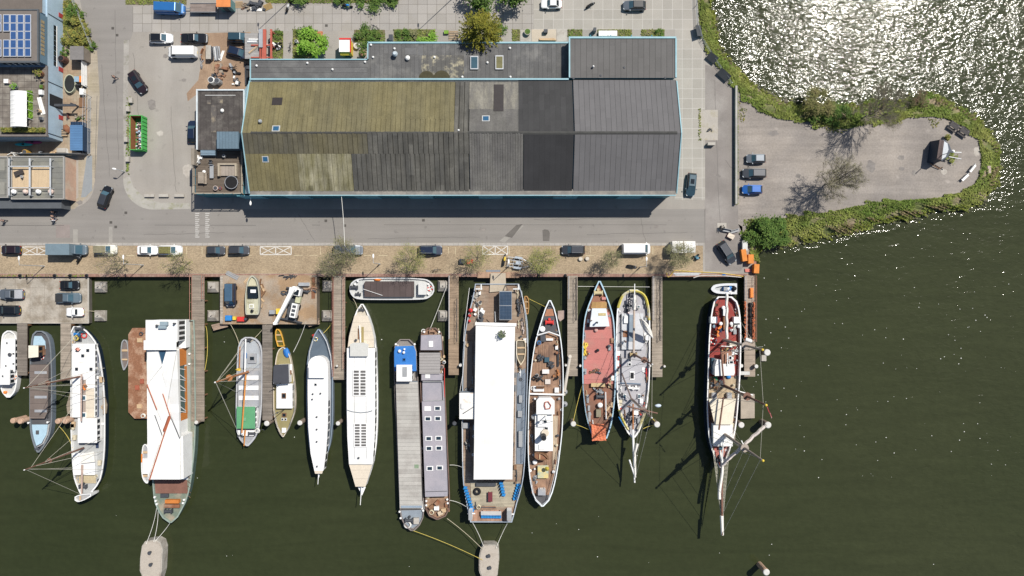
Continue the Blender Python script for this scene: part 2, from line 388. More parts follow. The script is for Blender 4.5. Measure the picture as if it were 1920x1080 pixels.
# dirt and dark edges in the scrap yard by the warehouse
sheet('dirt_yard',[(385,62),(470,60),(470,168),(380,168),(352,190),(350,175),(372,150),(378,110)],.004,M('rusty_dirt',(.27,.185,.125),.95,.18,.3,c2=(.33,.235,.16),amt=.4,s2=.2,fine=5,fv=.2))
sheet('pale_walk',[(232,75),(242,75),(240,200),(236,300),(232,300),(231,200)],.0085,M('pale_gutter',(.325,.307,.28),.9,.16,.6,c2=(.22,.21,.17),amt=.3,s2=.7))
sheet('west_pavement',[(162,95),(182,95),(187,178),(181,300),(178,340),(172,360),(140,392),(120,392),(147,370),(147,292),(165,285),(166,180)],.0085,M('sandy_paving',(.36,.315,.25),.95,.12,.3,planks=(0,.3,.06,.05),c2=(.30,.26,.19),amt=.4,s2=.25))
sheet('corner_pavement',[(231,335)] + arc(287,337,56,180,270)[1:] + [(356,392),(356,381),(300,380),(270,370),(250,350),(243,330)],.0085,M('mossy_kerb_paving',(.35,.335,.30),.95,.14,.5,c2=(.22,.22,.12),amt=.35,s2=.4))
g0 = random.Random(21)
def blot(cx,cy,rx,ry,z):
 b = MB(); n = 14; b.sheet(PP([(cx + rx * (1 + .25 * g0.uniform(-1,1)) * cos(2 * pi * i / n),cy + ry * (1 + .25 * g0.uniform(-1,1)) * sin(2 * pi * i / n)) for i in range(n)]),z); return b
stain = M('ground_stain',(.185,.17,.16),.95,.2,1.5,c2=(.25,.23,.21),amt=.5,s2=.8,soft=.2)
for k,(x,y,a,c) in enumerate(((1633,312,8,12),(1690,296,6,5),(1714,324,5,5),(1690,316,5,4),(1590,262,14,5),(1450,250,10,5),(1497,330,5,4),(1381,178,0,0),(1341,175,2,5),(285,195,8,10),(310,105,5,4),(345,150,5,3),(1345,330,6,4),(1230,425,5,3),(905,430,6,3),(150,380,6,4))):
 if a: tag(blot(x,y,a,c,.0155 + .0004 * k).build('ground_stain',stain,world=True),kind='structure')
pale = M('pale_dust',(.46,.43,.39),.95,.15,1,c2=(.34,.31,.27),amt=.5,s2=.7,soft=.2)
for k,(x,y,a,c) in enumerate(((1770,322,6,5),(1831,284,6,9),(352,320,9,12),(300,250,7,5))): tag(blot(x,y,a,c,.0145 + .0004 * k).build('ground_dust',pale,world=True),kind='structure')
crk = M('road_crack_tar',(.12,.113,.106),.9,.2,1)
b = MB()
for x0,y0,x1,y1 in ((270,440,420,436),(560,402,590,452),(690,448,900,444),(1000,412,1180,409),(1100,440,1290,436),(1200,405,1210,452),(190,120,205,330),(215,20,222,300),(1340,150,1350,420),(1360,300,1383,330),(250,100,262,240),(320,200,330,360)):
 pts = [(x0 + (x1 - x0) * i / 12 + g0.uniform(-1.2,1.2),y0 + (y1 - y0) * i / 12 + g0.uniform(-1.2,1.2)) for i in range(13)]
 for p,q in zip(pts,pts[1:]): b.sheet(PP(seg(*p,*q,.55)),.0112)
tag(b.build('road_crack',crk,world=True),kind='structure')
b = MB()
for i in range(150):
 x,y = (P(g0.uniform(1400,1900),g0.uniform(520,900),WZ) if i % 3 else P(g0.uniform(0,1900),g0.uniform(600,1080),WZ)); r = g0.uniform(.04,.12)
 b.ell((x,y,WZ + .01),(r,r * g0.uniform(.5,1),.03),6,4)
tag(b.build('white_flecks',M('fleck_white',(.62,.62,.58),.6,.1,2)),'tiny white foam flecks scattered on the harbour water','speckle',kind='stuff')  # small pale blobs scattered over the water surface
# ================================================================== BUILDINGS
def roof_mat(name,c,c2=None,amt=.5,s2=.5,v=.2,strip=.0,**k):
 return M(name,c,.9,v,.5,c2=c2,amt=amt,s2=s2,soft=.22,c2v=(1.6,.22,1),fine=5,fv=.2,planks=(90,.86,strip,.0,5.0) if strip else None,**k)
moss = roof_mat('mossy_fibre_cement',(.175,.150,.072),(.115,.106,.068),.5,.09,.18,.10)
moss_dk = roof_mat('mossy_dark_fibre_cement',(.125,.11,.062),(.078,.074,.06),.5,.12,.2,.16)
moss_lich = roof_mat('lichen_fibre_cement',(.150,.138,.075),(.31,.29,.215),.30,.55,.25,.22)
fc_dark = roof_mat('dark_fibre_cement',(.070,.069,.064),(.115,.110,.095),.5,.35,.22,.2)
fc_grey = roof_mat('grey_fibre_cement',(.105,.101,.097),(.155,.15,.135),.4,.4,.2,.10)
fc_lich = roof_mat('lichen_spotted_roofing',(.125,.12,.112),(.25,.235,.19),.36,.9,.2,.10)
felt_black = M('black_roofing_felt',(.046,.046,.047),.9,.12,.3,planks=(90,.95,.10,.02,3.0),fine=6,fv=.12)
felt_black2 = M('blacker_roofing_felt',(.034,.034,.036),.9,.12,.3,planks=(90,.95,.08,.02,9.0),fine=6,fv=.12)
felt_grey = M('grey_roofing_felt',(.128,.125,.128),.9,.07,.3,planks=(90,.91,.06,.06,2.9),fine=6,fv=.06)
felt_grey2 = M('grey_flat_roofing_felt',(.125,.121,.117),.9,.09,.25,planks=(90,1.02,.06,.05,2.6),fine=6,fv=.10)
felt_annex = M('annex_roofing_felt',(.110,.109,.108),.9,.14,.3,planks=(90,.8,.10,.05,4.0),c2=(.16,.157,.15),amt=.4,s2=.35,fine=5,fv=.14)
felt_annex_x = M('annex_roofing_felt_long',(.110,.109,.109),.9,.14,.3,planks=(0,.95,.10,.05,6.0),c2=(.15,.15,.147),amt=.4,s2=.35,fine=5,fv=.14)
felt_dirty = M('dirty_roofing_felt',(.072,.064,.060),.9,.2,.5,planks=(90,1.0,.14,.04,3.0),c2=(.115,.105,.095),amt=.42,s2=.6,fine=4,fv=.18)
lead = M('lead_flashing',(.20,.195,.185),.8,.2,.8)
vent_m = M('white_vent',(.72,.72,.70),.5,.08,2)
def cladding(name,c,w=.25,ang=90,v=.12): return M(name,c,.55,v,.5,planks=(ang,w,.03,.22,50.0),metal=.15,spec=.4)
RZ,EZ = 10.0,6.5
wx0,wx1 = P(470,0,EZ)[0],P(1266,0,EZ)[0]
ys,yn = P(0,363,EZ)[1],P(0,152,EZ)[1]
yr = (ys + yn) / 2
hall = thing('warehouse','long warehouse with mossy and black pitched roof and pale cyan gutters beside the quay road','warehouse',((wx0 + wx1) / 2,yr,0),world=True)
b = MB()
gable = [(ys,0),(ys,EZ - .3),(yr,RZ - .3),(yn,EZ - .3),(yn,0)]
b.rings([[(x,y,z) for y,z in gable] for x in (wx0 + .15,wx1 - .15)])
wall = b.build('wall',cladding('teal_wall_cladding',(.05,.24,.30)),hall)
def roof_piece(px0,px1,side,a,c,m,name='roof',saw=.05,pitch=.86):
 """one strip of roofing between two x pixels (read at mid slope) on one slope, from fraction a (eave) to c (ridge); lapped sheets are real steps"""
 zm = EZ + (RZ - EZ) * (a + c) / 2
 x0,x1 = P(px0,0,zm)[0],P(px1,0,zm)[0]
 if px0 <= 470: x0 = wx0 - .12
 if px1 >= 1266: x1 = wx1 + .12
 e = ys if side == 's' else yn
 def pt(x,u,dz): return (x,e + (yr - e) * u,EZ + (RZ - EZ) * u + dz)
 b = MB(); n = max(1,round((x1 - x0) / pitch))
 prof = []
 for i in range(n):
  xa,xb = x0 + (x1 - x0) * i / n,x0 + (x1 - x0) * (i + 1) / n
  if saw: prof += [(xa,.06 + saw + .012 * sin(i * 2.1)),(xa + (xb - xa) * .84,.06 + saw * .75),(xa + (xb - xa) * .91,.06 - saw * 1.3)]
  else: prof += [(xa,.06),(xb,.06)]
 prof.append((x1,.06))
 b.rings([[pt(x,a,d) for x,d in prof] + [pt(x1,a,-.12),pt(x0,a,-.12)],[pt(x,c,d) for x,d in prof] + [pt(x1,c,-.12),pt(x0,c,-.12)]])
 if side == 's': b.f = [f for f in b.f]
 return b.build(name,m,hall)
# north slope
roof_piece(470,853,'n',.02,.74,moss,saw=.03); roof_piece(466,853,'n',.74,1,moss,saw=.055)
roof_piece(853,880,'n',.02,1,fc_dark,saw=.12,pitch=.9)
roof_piece(880,972,'n',.02,.55,fc_lich,saw=.0); roof_piece(880,972,'n',.55,1,fc_grey,saw=0)
roof_piece(972,1074,'n',-.01,1,felt_black,saw=0); roof_piece(1076,1270,'n',-.02,1,felt_grey,saw=.0)
# south slope
roof_piece(466,690,'s',.66,1,moss_dk,saw=.07); roof_piece(690,880,'s',.66,1,fc_dark,saw=.11)
roof_piece(470,560,'s',.04,.66,moss,saw=.05); roof_piece(560,662,'s',.04,.66,moss_lich,saw=.06)
roof_piece(662,880,'s',.04,.66,fc_dark,saw=.09)
roof_piece(881,981,'s',.02,1,fc_grey,saw=.03,pitch=.45); roof_piece(982,1074,'s',.02,1,felt_black2,saw=0)
roof_piece(1076,1270,'s',.02,1,felt_grey,saw=0)
b = MB()
for x0,x1,z in ((470,880,.16),(880,1270,.10)):
 X0,X1 = P(x0,0,RZ)[0],P(x1,0,RZ)[0]
 b.rings([[(x,yr - .28,RZ - .06 + z * .3),(x,yr,RZ + z),(x,yr + .28,RZ - .06 + z * .3),(x,yr,RZ - .3)] for x in (X0,X1)])
b.build('ridge_cap',M('ridge_capping',(.06,.06,.057),.9,.2,.8),hall)
# gutter edges: south eave (bitumen strip and pale fascia), north gutter, gable edges
b = MB(); b.bx(wx0,wx1,ys - .25,ys + .75,EZ - .12,EZ + .22)
b.build('gutter',M('gutter_lining',(.19,.18,.165),.9,.2,.6,c2=(.28,.26,.23),amt=.4,s2=.5),hall)
b = MB(); b.bx(wx0 - .1,wx1 + .05,ys - .40,ys - .25,EZ - .25,EZ + .25)
b.bx(wx0 - .1,P(1066,0,EZ)[0],yn + .14,yn + .42,EZ - .25,EZ + .30)
for xe in (wx0 - .3,wx1 + .12):
 for e in (ys,yn):
  p0,p1 = (xe,e,EZ + .14),(xe,yr,RZ + .14)
  b.add([(xe + dx,y,z + dz) for (y,z) in ((e,EZ),(yr,RZ)) for dx,dz in ((.04,-.2),(.22,-.2),(.22,.19),(.04,.19))],[[0,1,2,3],[7,6,5,4],[0,4,5,1],[1,5,6,2],[2,6,7,3],[3,7,4,0]])
b.build('fascia',CT,hall)
# south facade: doors, roller shutters, windows, lettered board
shut = cladding('cyan_shutter',(.16,.42,.50),.2,0)
b = MB()
for px in (475,560,690,790,920,1060,1180):
 x = P(px,0,2)[0]; d = MB(); d.bx(x - 2.2,x + 2.2,ys - .12,ys + .05,0,4.2)
 o = d.build('door',shut,hall)
 k = MB(); k.bx(x + 1.7,x + 1.85,ys - .2,ys - .12,1.0,1.4); k.build('handle',steel,o)
for i in range(14):
 x = P(520 + i * 53,0,5)[0]; d = MB(); d.bx(x - 1.1,x + 1.1,ys - .07,ys + .05,4.6,5.6)
 w = d.build('window',DG,hall); f = MB()
 f.bx(x - 1.2,x + 1.2,ys - .1,ys + .02,5.6,5.7); f.bx(x - 1.2,x + 1.2,ys - .1,ys + .02,4.5,4.6); f.bx(x - .04,x + .04,ys - .09,ys + .02,4.6,5.6); f.build('frame',CT,w)
def text_obj(name,s,size,loc,rot,m,parent=None,ext=.01):
 cu = bpy.data.curves.new(name,'FONT'); cu.body = s; cu.size = size; cu.extrude = ext; cu.align_x = 'CENTER'; cu.align_y = 'CENTER'
 o = bpy.data.objects.new(name,cu); col.objects.link(o); cu.materials.append(m)
 bpy.context.view_layer.update()
 me = bpy.data.meshes.new_from_object(o.evaluated_get(bpy.context.evaluated_depsgraph_get())); bpy.data.objects.remove(o)
 o = bpy.data.objects.new(name,me); col.objects.link(o)
 if parent is not None:
  off = OFF.get(parent.name,(0,0,0)); o.parent = parent; OFF[o.name] = off
  loc = tuple(a - c for a,c in zip(loc,off))
 o.location = loc; o.rotation_euler = rot
 return o
X0,X1 = P(1025,0,5.2)[0],P(1062,0,5.2)[0]
b = MB(); b.bx(X0,X1,ys - .22,ys - .1,4.3,5.8); sg = b.build('sign_board',M('black_signboard',(.02,.02,.022),.6,.1,2),hall)
text_obj('lettering','NOORDERLICHT',.62,((X0 + X1) / 2,ys - .24,5.05),(R(90),0,0),WP,sg)
# skylights
def skylight(px,py,u,side,w=1.6,h=1.3,dark=False):
 e = ys if side == 's' else yn; z = EZ + (RZ - EZ) * u; x = P(px,0,z)[0]; y = e + (yr - e) * u
 sl = (RZ - EZ) / (yr - e); b = MB()
 def q(dx,dy,dz): return (x + dx,y + dy,z + dy * sl + dz)
 for k,(ww,hh,z1,m,nm) in enumerate(((w * .85,h * .85,.16,M('skylight_frame',(.42,.43,.42),.6,.1,2),'skylight'),(w * .62,h * .62,.19,M('skylight_glass',(.03,.10,.19),.1,.1,1,spec=.8),'pane'))):
  b = MB(); vs = [q(a * ww / 2,c * hh / 2,d) for d in (0,z1) for a,c in ((-1,-1),(1,-1),(1,1),(-1,1))]
  b.add(vs,[[3,2,1,0],[4,5,6,7],[0,1,5,4],[1,2,6,5],[2,3,7,6],[3,0,4,7]])
  o = b.build(nm,m,hall if k == 0 else o0)
  if k == 0: o0 = o
skylight(518,242,.92,'n'); skylight(498,298,.57,'s',1.3,1.2); skylight(911,225,.73,'n')
def slope_patch(px,py,u,side,w,h,m):
 e = ys if side == 's' else yn; z = EZ + (RZ - EZ) * u; x = P(px,0,z)[0]; y = e + (yr - e) * u; sl = (RZ - EZ) / (yr - e)
 b = MB(); vs = [(x + a * w / 2,y + c * h / 2,z + c * h / 2 * sl + d) for d in (.05,.125) for a,c in ((-1,-1),(1,-1),(1,1),(-1,1))]
 b.add(vs,[[3,2,1,0],[4,5,6,7],[0,1,5,4],[1,2,6,5],[2,3,7,6],[3,0,4,7]]); return b.build('roof_patch',m,hall)
slope_patch(520,192,.40,'n',1.8,1.45,M('dark_patch_felt',(.035,.030,.030),.9,.1,1)); slope_patch(935,186,.33,'n',1.75,5.2,M('brown_black_patch',(.048,.043,.043),.9,.1,1))
def pipe(px,py,z,r=.12,h=.5,parent=None,m=None,name='roof_vent'):
 x,y = P(px,py,z); b = MB(); b.cyl(x,y,z - .05,z + h * .7,r,8); b.cyl(x,y,z + h * .7,z + h,r * 1.7,10,r * .9)
 return b.build(name,m or vent_m,parent)
pipe(490,229,9.2,.22,.9,hall,steel); pipe(1356 / 4 + 521,245,9.7,.12,.5,hall)
# flat annex on the north side and the taller flat end
AZ = 4.4
annex = thing('annex','low flat roofed annex with dark felt and pale cyan parapet beside the long hall','annex',(*P(770,120),0),world=True)
ax = lambda p: P(p,0,AZ)[0]
ay = lambda p: P(0,p,AZ)[1]
yb = yn + .1
b = MB(); b.prism([(ax(470),yb),(ax(1066),yb),(ax(1066),ay(81)),(ax(690),ay(81)),(ax(690),ay(112)),(ax(470),ay(112))],0,AZ); b.build('wall',teal_paint,annex)
b = MB(); b.bx(ax(470),ax(690),yb,ay(113),AZ,AZ + .05); b.build('roof',felt_annex_x,annex)
b = MB(); b.bx(ax(690) + .002,ax(1066),yb,ay(82),AZ,AZ + .052); b.build('roof',felt_annex,annex)
b = MB()
for (x0,y0,x1,y1) in ((470,112,690,112),(690,112,690,81),(690,81,1066,80)):
 xa,xb,ya,yc = ax(x0),ax(x1),ay(y0),ay(y1); b.bx(min(xa,xb) - .09,max(xa,xb) + .09,min(ya,yc) - .09,max(ya,yc) + .10,AZ - .3,AZ + .22)
b.bx(ax(469),ax(471),yb,ay(112),AZ - .3,AZ + .21)
b.build('parapet',CT,annex)
for px,py in ((482,124),(577,119),(624,131),(685,117),(696,85),(740,92),(700,108),(815,108),(914,118),(867,145),(956,91),(957,145)): pipe(px,py,AZ,.13,.4,annex)
pipe(742,104,AZ,.3,1.3,annex,M('cowl',(.55,.62,.66),.4,.1,2,metal=.3)); pipe(765,110,AZ,.26,.7,annex)
for (x0,x1,y0,y1,m,nm) in ((882,897,106,131,SG,'roof_light'),(929,944,105,131,M('mossy_lid',(.16,.15,.075),.9,.2,1),'roof_light')):
 b = MB(); b.bx(ax(x0),ax(x1),ay(y1),ay(y0),AZ,AZ + .35); o = b.build(nm,steel,annex); b = MB(); b.bx(ax(x0 + 1.5),ax(x1 - 1.5),ay(y1 - 2),ay(y0 + 2),AZ + .3,AZ + .37); b.build('pane',m,o)
b = MB(); b.bx(ax(759),ax(781),ay(103),ay(90),AZ,AZ + .09); b.bx(ax(784),ax(793),ay(104),ay(88),AZ,AZ + .07); b.build('roof_patch',M('pale_felt_patch',(.135,.135,.135),.9,.15,.8),annex)
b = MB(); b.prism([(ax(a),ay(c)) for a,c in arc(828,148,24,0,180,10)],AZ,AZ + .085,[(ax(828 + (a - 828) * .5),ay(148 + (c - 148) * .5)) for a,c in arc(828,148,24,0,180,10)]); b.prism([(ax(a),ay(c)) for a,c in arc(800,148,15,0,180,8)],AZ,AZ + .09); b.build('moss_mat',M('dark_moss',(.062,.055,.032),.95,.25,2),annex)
b = MB(); b.bx(ax(790),ax(870),ay(148),ay(104),AZ + .051,AZ + .057); b.build('lichen_patch',M('lichen_roof',(.115,.112,.105),.9,.15,.5,planks=(90,.8,.1,.05,4.0),c2=(.34,.31,.22),amt=.36,s2=1.0),annex)
tall = thing('flat_hall','plain grey flat roofed end hall with cyan edging at the corner of the slab yard','hall',(*P(1168,112),0),world=True)
TZ = 6.6
tx0,tx1,ty1 = P(1068,0,TZ)[0],P(1266,0,TZ)[0],P(0,71.5,TZ)[1]
b = MB(); b.bx(tx0,tx1 - .1,yn + .55,ty1,0,TZ); b.build('wall',M('teal_side_cladding',(.06,.27,.33),.6,.1,.6,planks=(90,.5,.05,.1)),tall)
b = MB(); b.bx(tx0 + .1,tx1,yn + .52,ty1 - .1,TZ,TZ + .05); b.build('roof',felt_grey2,tall)
b = MB(); b.bx(tx0 - .15,tx1 + .15,ty1 - .1,ty1 + .22,TZ - .3,TZ + .22); b.bx(tx0 - .15,tx0 + .1,yn + .56,ty1 - .1,TZ - .3,TZ + .21); b.bx(tx1 - .02,tx1 + .24,yn + .56,ty1 - .1,TZ - .3,TZ + .21); b.build('parapet',CT,tall)
pipe(1112,126,TZ,.12,.7,tall);
for px,py in ((1170,127),(1126,142),(1247,146),(1075,147)): pipe(px,py,TZ,.12,.12,tall,DS,'roof_drain')
for px in (1107,1145,1184,1222):
 b = MB(); x,y = P(px,70,TZ); b.bx(x - .08,x + .08,ty1 + .34,ty1 + .5,TZ - .2,TZ + .15); b.build('gutter_bracket',teal_paint,tall)
# west block: flat felt roof, roof terrace, blue roof hut
west = thing('corner_block','low block with stained dark felt roof and timber roof terrace beside the long hall','building',(*P(412,270),0),world=True)
BZ = 5.2
bx_ = lambda p: P(p,0,BZ)[0]
by_ = lambda p: P(0,p,BZ)[1]
b = MB(); b.bx(bx_(370),bx_(458),by_(281),by_(169),0,BZ); b.build('wall',M('grey_render',(.25,.26,.27),.9,.1,.5),west)
b = MB(); b.bx(bx_(371),bx_(457),by_(280.9),by_(170),BZ,BZ + .05); b.build('roof',felt_dirty,west)
b = MB(); b.bx(bx_(369),bx_(459),by_(168),by_(170.5),BZ - .3,BZ + .3); b.bx(bx_(369),bx_(371.5),by_(281),by_(170.5),BZ - .3,BZ + .29); b.bx(bx_(457),bx_(459.5),by_(281),by_(170.5),BZ - .3,BZ + .28); b.build('parapet',M('pale_parapet',(.55,.60,.62),.7,.12,.8),west)
# ribbed strip between block and hall
b = MB(); b.add([(bx_(459.5),by_(168),BZ + .2),(wx0 - .3,yn,EZ - .3),(wx0 - .3,yr,EZ - .2),(wx0 - .3,ys,EZ - .3),(bx_(458),ys + .2,BZ - .4),(bx_(459.5),by_(281),BZ)],[[0,5,2,1],[5,4,3,2]])
b.build('valley_roof',cladding('pale_ribbed_sheet',(.46,.62,.66),.16,0),west)
# deck block
DZ = 4.6
dx_ = lambda p: P(p,0,DZ)[0]
dy_ = lambda p: P(0,p,DZ)[1]
b = MB(); b.bx(dx_(366),dx_(457),dy_(364),dy_(282),0,DZ); b.build('wall',cladding('teal_lower_wall',(.05,.22,.28)),west)
b = MB(); b.bx(dx_(367),dx_(456),dy_(363),dy_(282.2),DZ,DZ + .06); b.build('terrace_deck',M('dark_deck_boards',(.125,.10,.078),.9,.15,.6,planks=(0,.15,.2,.14),c2=(.16,.135,.11),amt=.4),west)
for (x0,x1,y0,y1) in ((366,367.2,281,364),(456,457.2,281,364),(366,457,362.8,364)):
 b = MB(); b.bx(dx_(x0),dx_(x1),dy_(y1),dy_(y0),DZ + .95,DZ + 1.02)
 n = 5
 for i in range(n + 1):
  x = dx_(x0) + (dx_(x1) - dx_(x0)) * i / n; y = dy_(y0) + (dy_(y1) - dy_(y0)) * i / n; b.bx(x - .05,x + .05,y - .05,y + .05,DZ,DZ + .96)
 b.bx(dx_(x0),dx_(x1),dy_(y1),dy_(y0),DZ + .5,DZ + .54); b.build('railing',M('terrace_timber',(.36,.31,.24),.9,.15,1),west)
b = MB(); b.bx(dx_(366),dx_(372),dy_(312),dy_(281.5),DZ,DZ + 1.6); b.build('screen',M('timber_screen',(.24,.21,.17),.9,.15,1,planks=(90,.2,.15,.1)),west)
UZ = 7.2
ux_ = lambda p: P(p,0,UZ)[0]
uy_ = lambda p: P(0,p,UZ)[1]
b = MB(); b.bx(ux_(408),ux_(447),uy_(278),uy_(248),BZ,UZ); o = b.build('roof_hut',cladding('slate_blue_cladding',(.09,.15,.20),.25,90),west)
b = MB(); b.bx(ux_(407),ux_(448),uy_(279),uy_(247),UZ,UZ + .12); b.build('hut_roof',M('slate_blue_sheet',(.115,.17,.215),.7,.08,.4,planks=(90,.55,.05,.06)),o)
x0,y0 = P(390,291,5.4); b = MB(); b.bx(x0 - 1.3,x0 + 1.3,y0 - .05,y0 + .9,DZ + .06,DZ + .9); b.build('stair',M('blue_grey_steps',(.20,.28,.35),.7,.15,1,planks=(0,.28,.1,.3)),west)
for px,py in ((418,208),): pipe(px,py,BZ,.2,.5,west)
b = MB(); b.bx(bx_(385),bx_(442),by_(179.3),by_(178.6),BZ + .05,BZ + .15); b.build('conduit',WP,west)
b = MB(); b.bx(bx_(388),bx_(396),by_(195),by_(188),BZ + .05,BZ + .075); b.bx(bx_(408),bx_(418),by_(194),by_(186),BZ + .05,BZ + .075); b.bx(bx_(396),bx_(405),by_(248),by_(198),BZ + .05,BZ + .07); b.build('roof_patch',M('brown_patch',(.105,.095,.088),.9,.2,1,c2=(.26,.22,.16),amt=.25,s2=.7),west)
# ---- solar-roofed studio block, upper left
AZ1,AZ2 = 4.25,6.9
ST = thing('studio_block','ribbed pale blue studio block with rows of solar panels on its upper roof','building',(*P(40,140),0),world=True)
pale_rib = cladding('pale_blue_ribbed_cladding',(.40,.52,.62),.22,90); blue_rib = cladding('blue_ribbed_cladding',(.13,.21,.28),.22,90)
lx1 = P(89,0,AZ1)[0]; lx0 = -112
ly0,ly1 = P(0,256,AZ1)[1],75
b = MB(); b.bx(lx0,lx1,ly0,ly1,0,AZ1)
b.build('wall',pale_rib,ST)
b = MB(); b.bx(lx0,lx1 - .15,ly0 + .3,P(0,126,AZ1)[1],AZ1,AZ1 + .06); b.build('roof_terrace',M('terrace_tiles',(.165,.145,.125),.9,.2,.6,grid=(1.3,1.1,.06,(.07,.06,.055),0,0),c2=(.24,.22,.19),amt=.4,s2=.3),ST)
b = MB(); b.bx(lx0,lx1 + .05,ly0 - .05,ly0 + .3,AZ1 - .3,AZ1 + .35); b.bx(lx1 - .15,lx1 + .06,ly0 + .3,P(0,124,AZ1)[1],AZ1 - .1,AZ1 + .30); b.build('parapet',M('brown_grey_coping',(.17,.15,.14),.9,.15,1),ST)
sx1 = P(70,0,AZ2)[0]; sy0 = P(0,121,AZ2)[1]; sy1 = P(0,21,AZ2)[1]
b = MB(); b.bx(lx0,sx1,sy0 + .7,sy1,AZ1,AZ2); b.build('upper_wall',blue_rib,ST)
b = MB(); b.bx(lx0,sx1 + .02,sy0 + .65,sy1 + .02,AZ2,AZ2 + .08); b.build('roof',M('warm_grey_felt',(.17,.15,.135),.95,.1,.5,fine=8,fv=.15),ST)
b = MB(); b.bx(lx0,sx1 + .25,sy0 + .3,sy0 + .65,AZ2 - .2,AZ2 + .12); b.bx(sx1 + .021,sx1 + .25,sy0 + .65,sy1 + .1,AZ2 - .2,AZ2 + .11); b.bx(lx0,sx1 + .25,sy1 + .1,sy1 + .35,AZ2 - .2,AZ2 + .12); b.build('roof_edge',M('slate_edge',(.09,.10,.11),.7,.1,1),ST)
panel_m = M('solar_cells',(.035,.085,.22),.35,.15,1.2,spec=.25,grid=(.26,.26,.02,(.06,.12,.26),0,0),coat=.1,fv=.05)
alu = M('aluminium_frame',(.72,.74,.76),.4,.08,2,metal=.4)
def solar(px,py,z,w,h):
 x,y = P(px,py,z); b = MB(); b.bx(x - w / 2,x + w / 2,y - h / 2,y + h / 2,z + .22,z + .27)
 for k in (-.35,.35): b.bx(x + k * w - .03,x + k * w + .03,y - h * .4,y + h * .4,z - .03,z + .22)
 o = b.build('solar_panel',alu,ST)
 b = MB(); b.bx(x - w / 2 + .12,x + w / 2 - .12,y - h / 2 + .11,y + h / 2 - .11,z + .262,z + .282); b.build('cells',panel_m,o)
for ci,cx in enumerate((-1.5,14,27,40.5,54)):
 for ri in range(5):
  if ri == 2 and ci < 2: continue
  solar(cx,36.2 + ri * 15.7,AZ2 + .1,1.16,1.52)
# facade details of the east side: ribbon windows, rails, lower entrances
def wallbox(nm,y0,y1,z0,z1,m,x=None,d=.06,parent=None):
 b = MB(); b.bx((x or lx1) - .02,(x or lx1) + d,y0,y1,z0,z1); return b.build(nm,m,parent or ST)
for i in range(9):
 y = P(0,41 + i * 7.4,5.6)[1]; o = wallbox('window',y - .27,y + .27,5.1,6.0,M('warm_window',(.30,.24,.15),.3,.3,2),sx1,.05)
for i in range(8):
 y = P(0,52 + i * 9.6,2.3)[1]; o = wallbox('window',y - .42,y + .42,1.9,2.6,DG,lx1,.05); wallbox('frame',y - .46,y + .46,1.75,1.88,WP,lx1,.12,o)
for py in (24,126,217): y = P(0,py,2)[1]; wallbox('entrance',y - .4,y + .4,0,1.2,M('dull_red_door',(.36,.05,.05),.6,.1,1),lx1,.09)
y0_,y1_ = P(0,202,2)[1],P(0,180,2)[1]; wallbox('recess_shade',y0_,y1_,.1,3.7,M('painted_recess_shade',(.02,.022,.025),.9,.1,1),lx1,.03)  # flat panel, the shade inside an opening put into its near-black colour
b = MB(); b.bx(lx1,P(142,0,2.4)[0],P(0,199.5,2.4)[1],P(0,195,2.4)[1],2.3,2.5); b.bx(P(140,0,1)[0],P(142,0,1)[0],P(0,198.5,1)[1],P(0,196,1)[1],0,2.3); b.build('walkway',DS,ST)
for py in (30,156,252): b = MB(); y = P(0,py,3)[1]; b.tube([(lx1 + .08,y,.1),(lx1 + .08,y,4.2)],.05,6); b.build('downpipe',DS,ST)
for i in range(6):
 x = P(8 + i * 11,0,5.6)[0]; b = MB(); b.bx(x - .42,x + .42,sy0 + .64,sy0 + .72,4.9,6.3); o = b.build('window',DG,ST); b = MB(); b.bx(x + .42,x + .55,sy0 + .6,sy0 + .71,4.6,6.5); b.build('frame',WP,o)
# neighbour roof at the very top left
top = thing('rear_wing','plain brown felt roofed wing behind the solar roof at the photo corner','building',(*P(40,0),0),world=True)
b = MB(); b.bx(lx0,P(79.5,0,5.2)[0],sy1 + .4,74,AZ1,5.2); b.build('wall',pale_rib,top)
b = MB(); b.bx(lx0,P(79.5,0,5.2)[0],sy1 + .4,74,5.2,5.28); b.build('roof',M('brown_grey_felt',(.145,.125,.11),.95,.1,.5),top)
# ---- terraced block at the road corner, lower left
CB = thing('terrace_building','corner building with railed pale timber roof terrace and four white planters','building',(*P(60,335),0),world=True)
CZ = 3.4
cx_ = lambda p: P(p,0,CZ)[0]
cy_ = lambda p: P(0,p,CZ)[1]
b = MB(); b.bx(cx_(22),cx_(120),cy_(373),cy_(294),0,CZ); b.build('wall',M('blue_grey_wall',(.10,.14,.17),.8,.12,.7,planks=(90,.4,.06,.1)),CB)
b = MB(); b.bx(cx_(23),cx_(119.6),cy_(372.6),cy_(294.4),CZ,CZ + .06); b.build('roof',M('grey_mineral_felt',(.17,.17,.155),.95,.12,.4,planks=(0,1.0,.08,.05),c2=(.22,.215,.18),amt=.4),CB)
b = MB()
for (a,c,d,e) in ((22,120.5,293,294.5),(22,120.5,372.5,374),(119.5,121,294.5,372.5),(22,23.5,294.5,372.5)): b.bx(cx_(a),cx_(c),cy_(e),cy_(d),CZ - .2,CZ + .22)
b.build('parapet',M('light_coping',(.34,.33,.31),.8,.1,1),CB)
b = MB(); b.bx(cx_(25),cx_(97),cy_(354),cy_(314),CZ + .06,CZ + .22); b.build('terrace_deck',M('new_pine_deck',(.52,.40,.26),.85,.08,.6,planks=(90,.14,.07,.08)),CB)
rail = M('grey_rail',(.45,.47,.49),.6,.08,2)
b = MB()
for (a,c,d,e) in ((24,102,313,314.6),(24,102,353,354.4),(62,65,299,368),(100.5,103,299,368),(24,26,299,368)): b.bx(cx_(a),cx_(c),cy_(e),cy_(d),CZ + 1.0,CZ + 1.12)
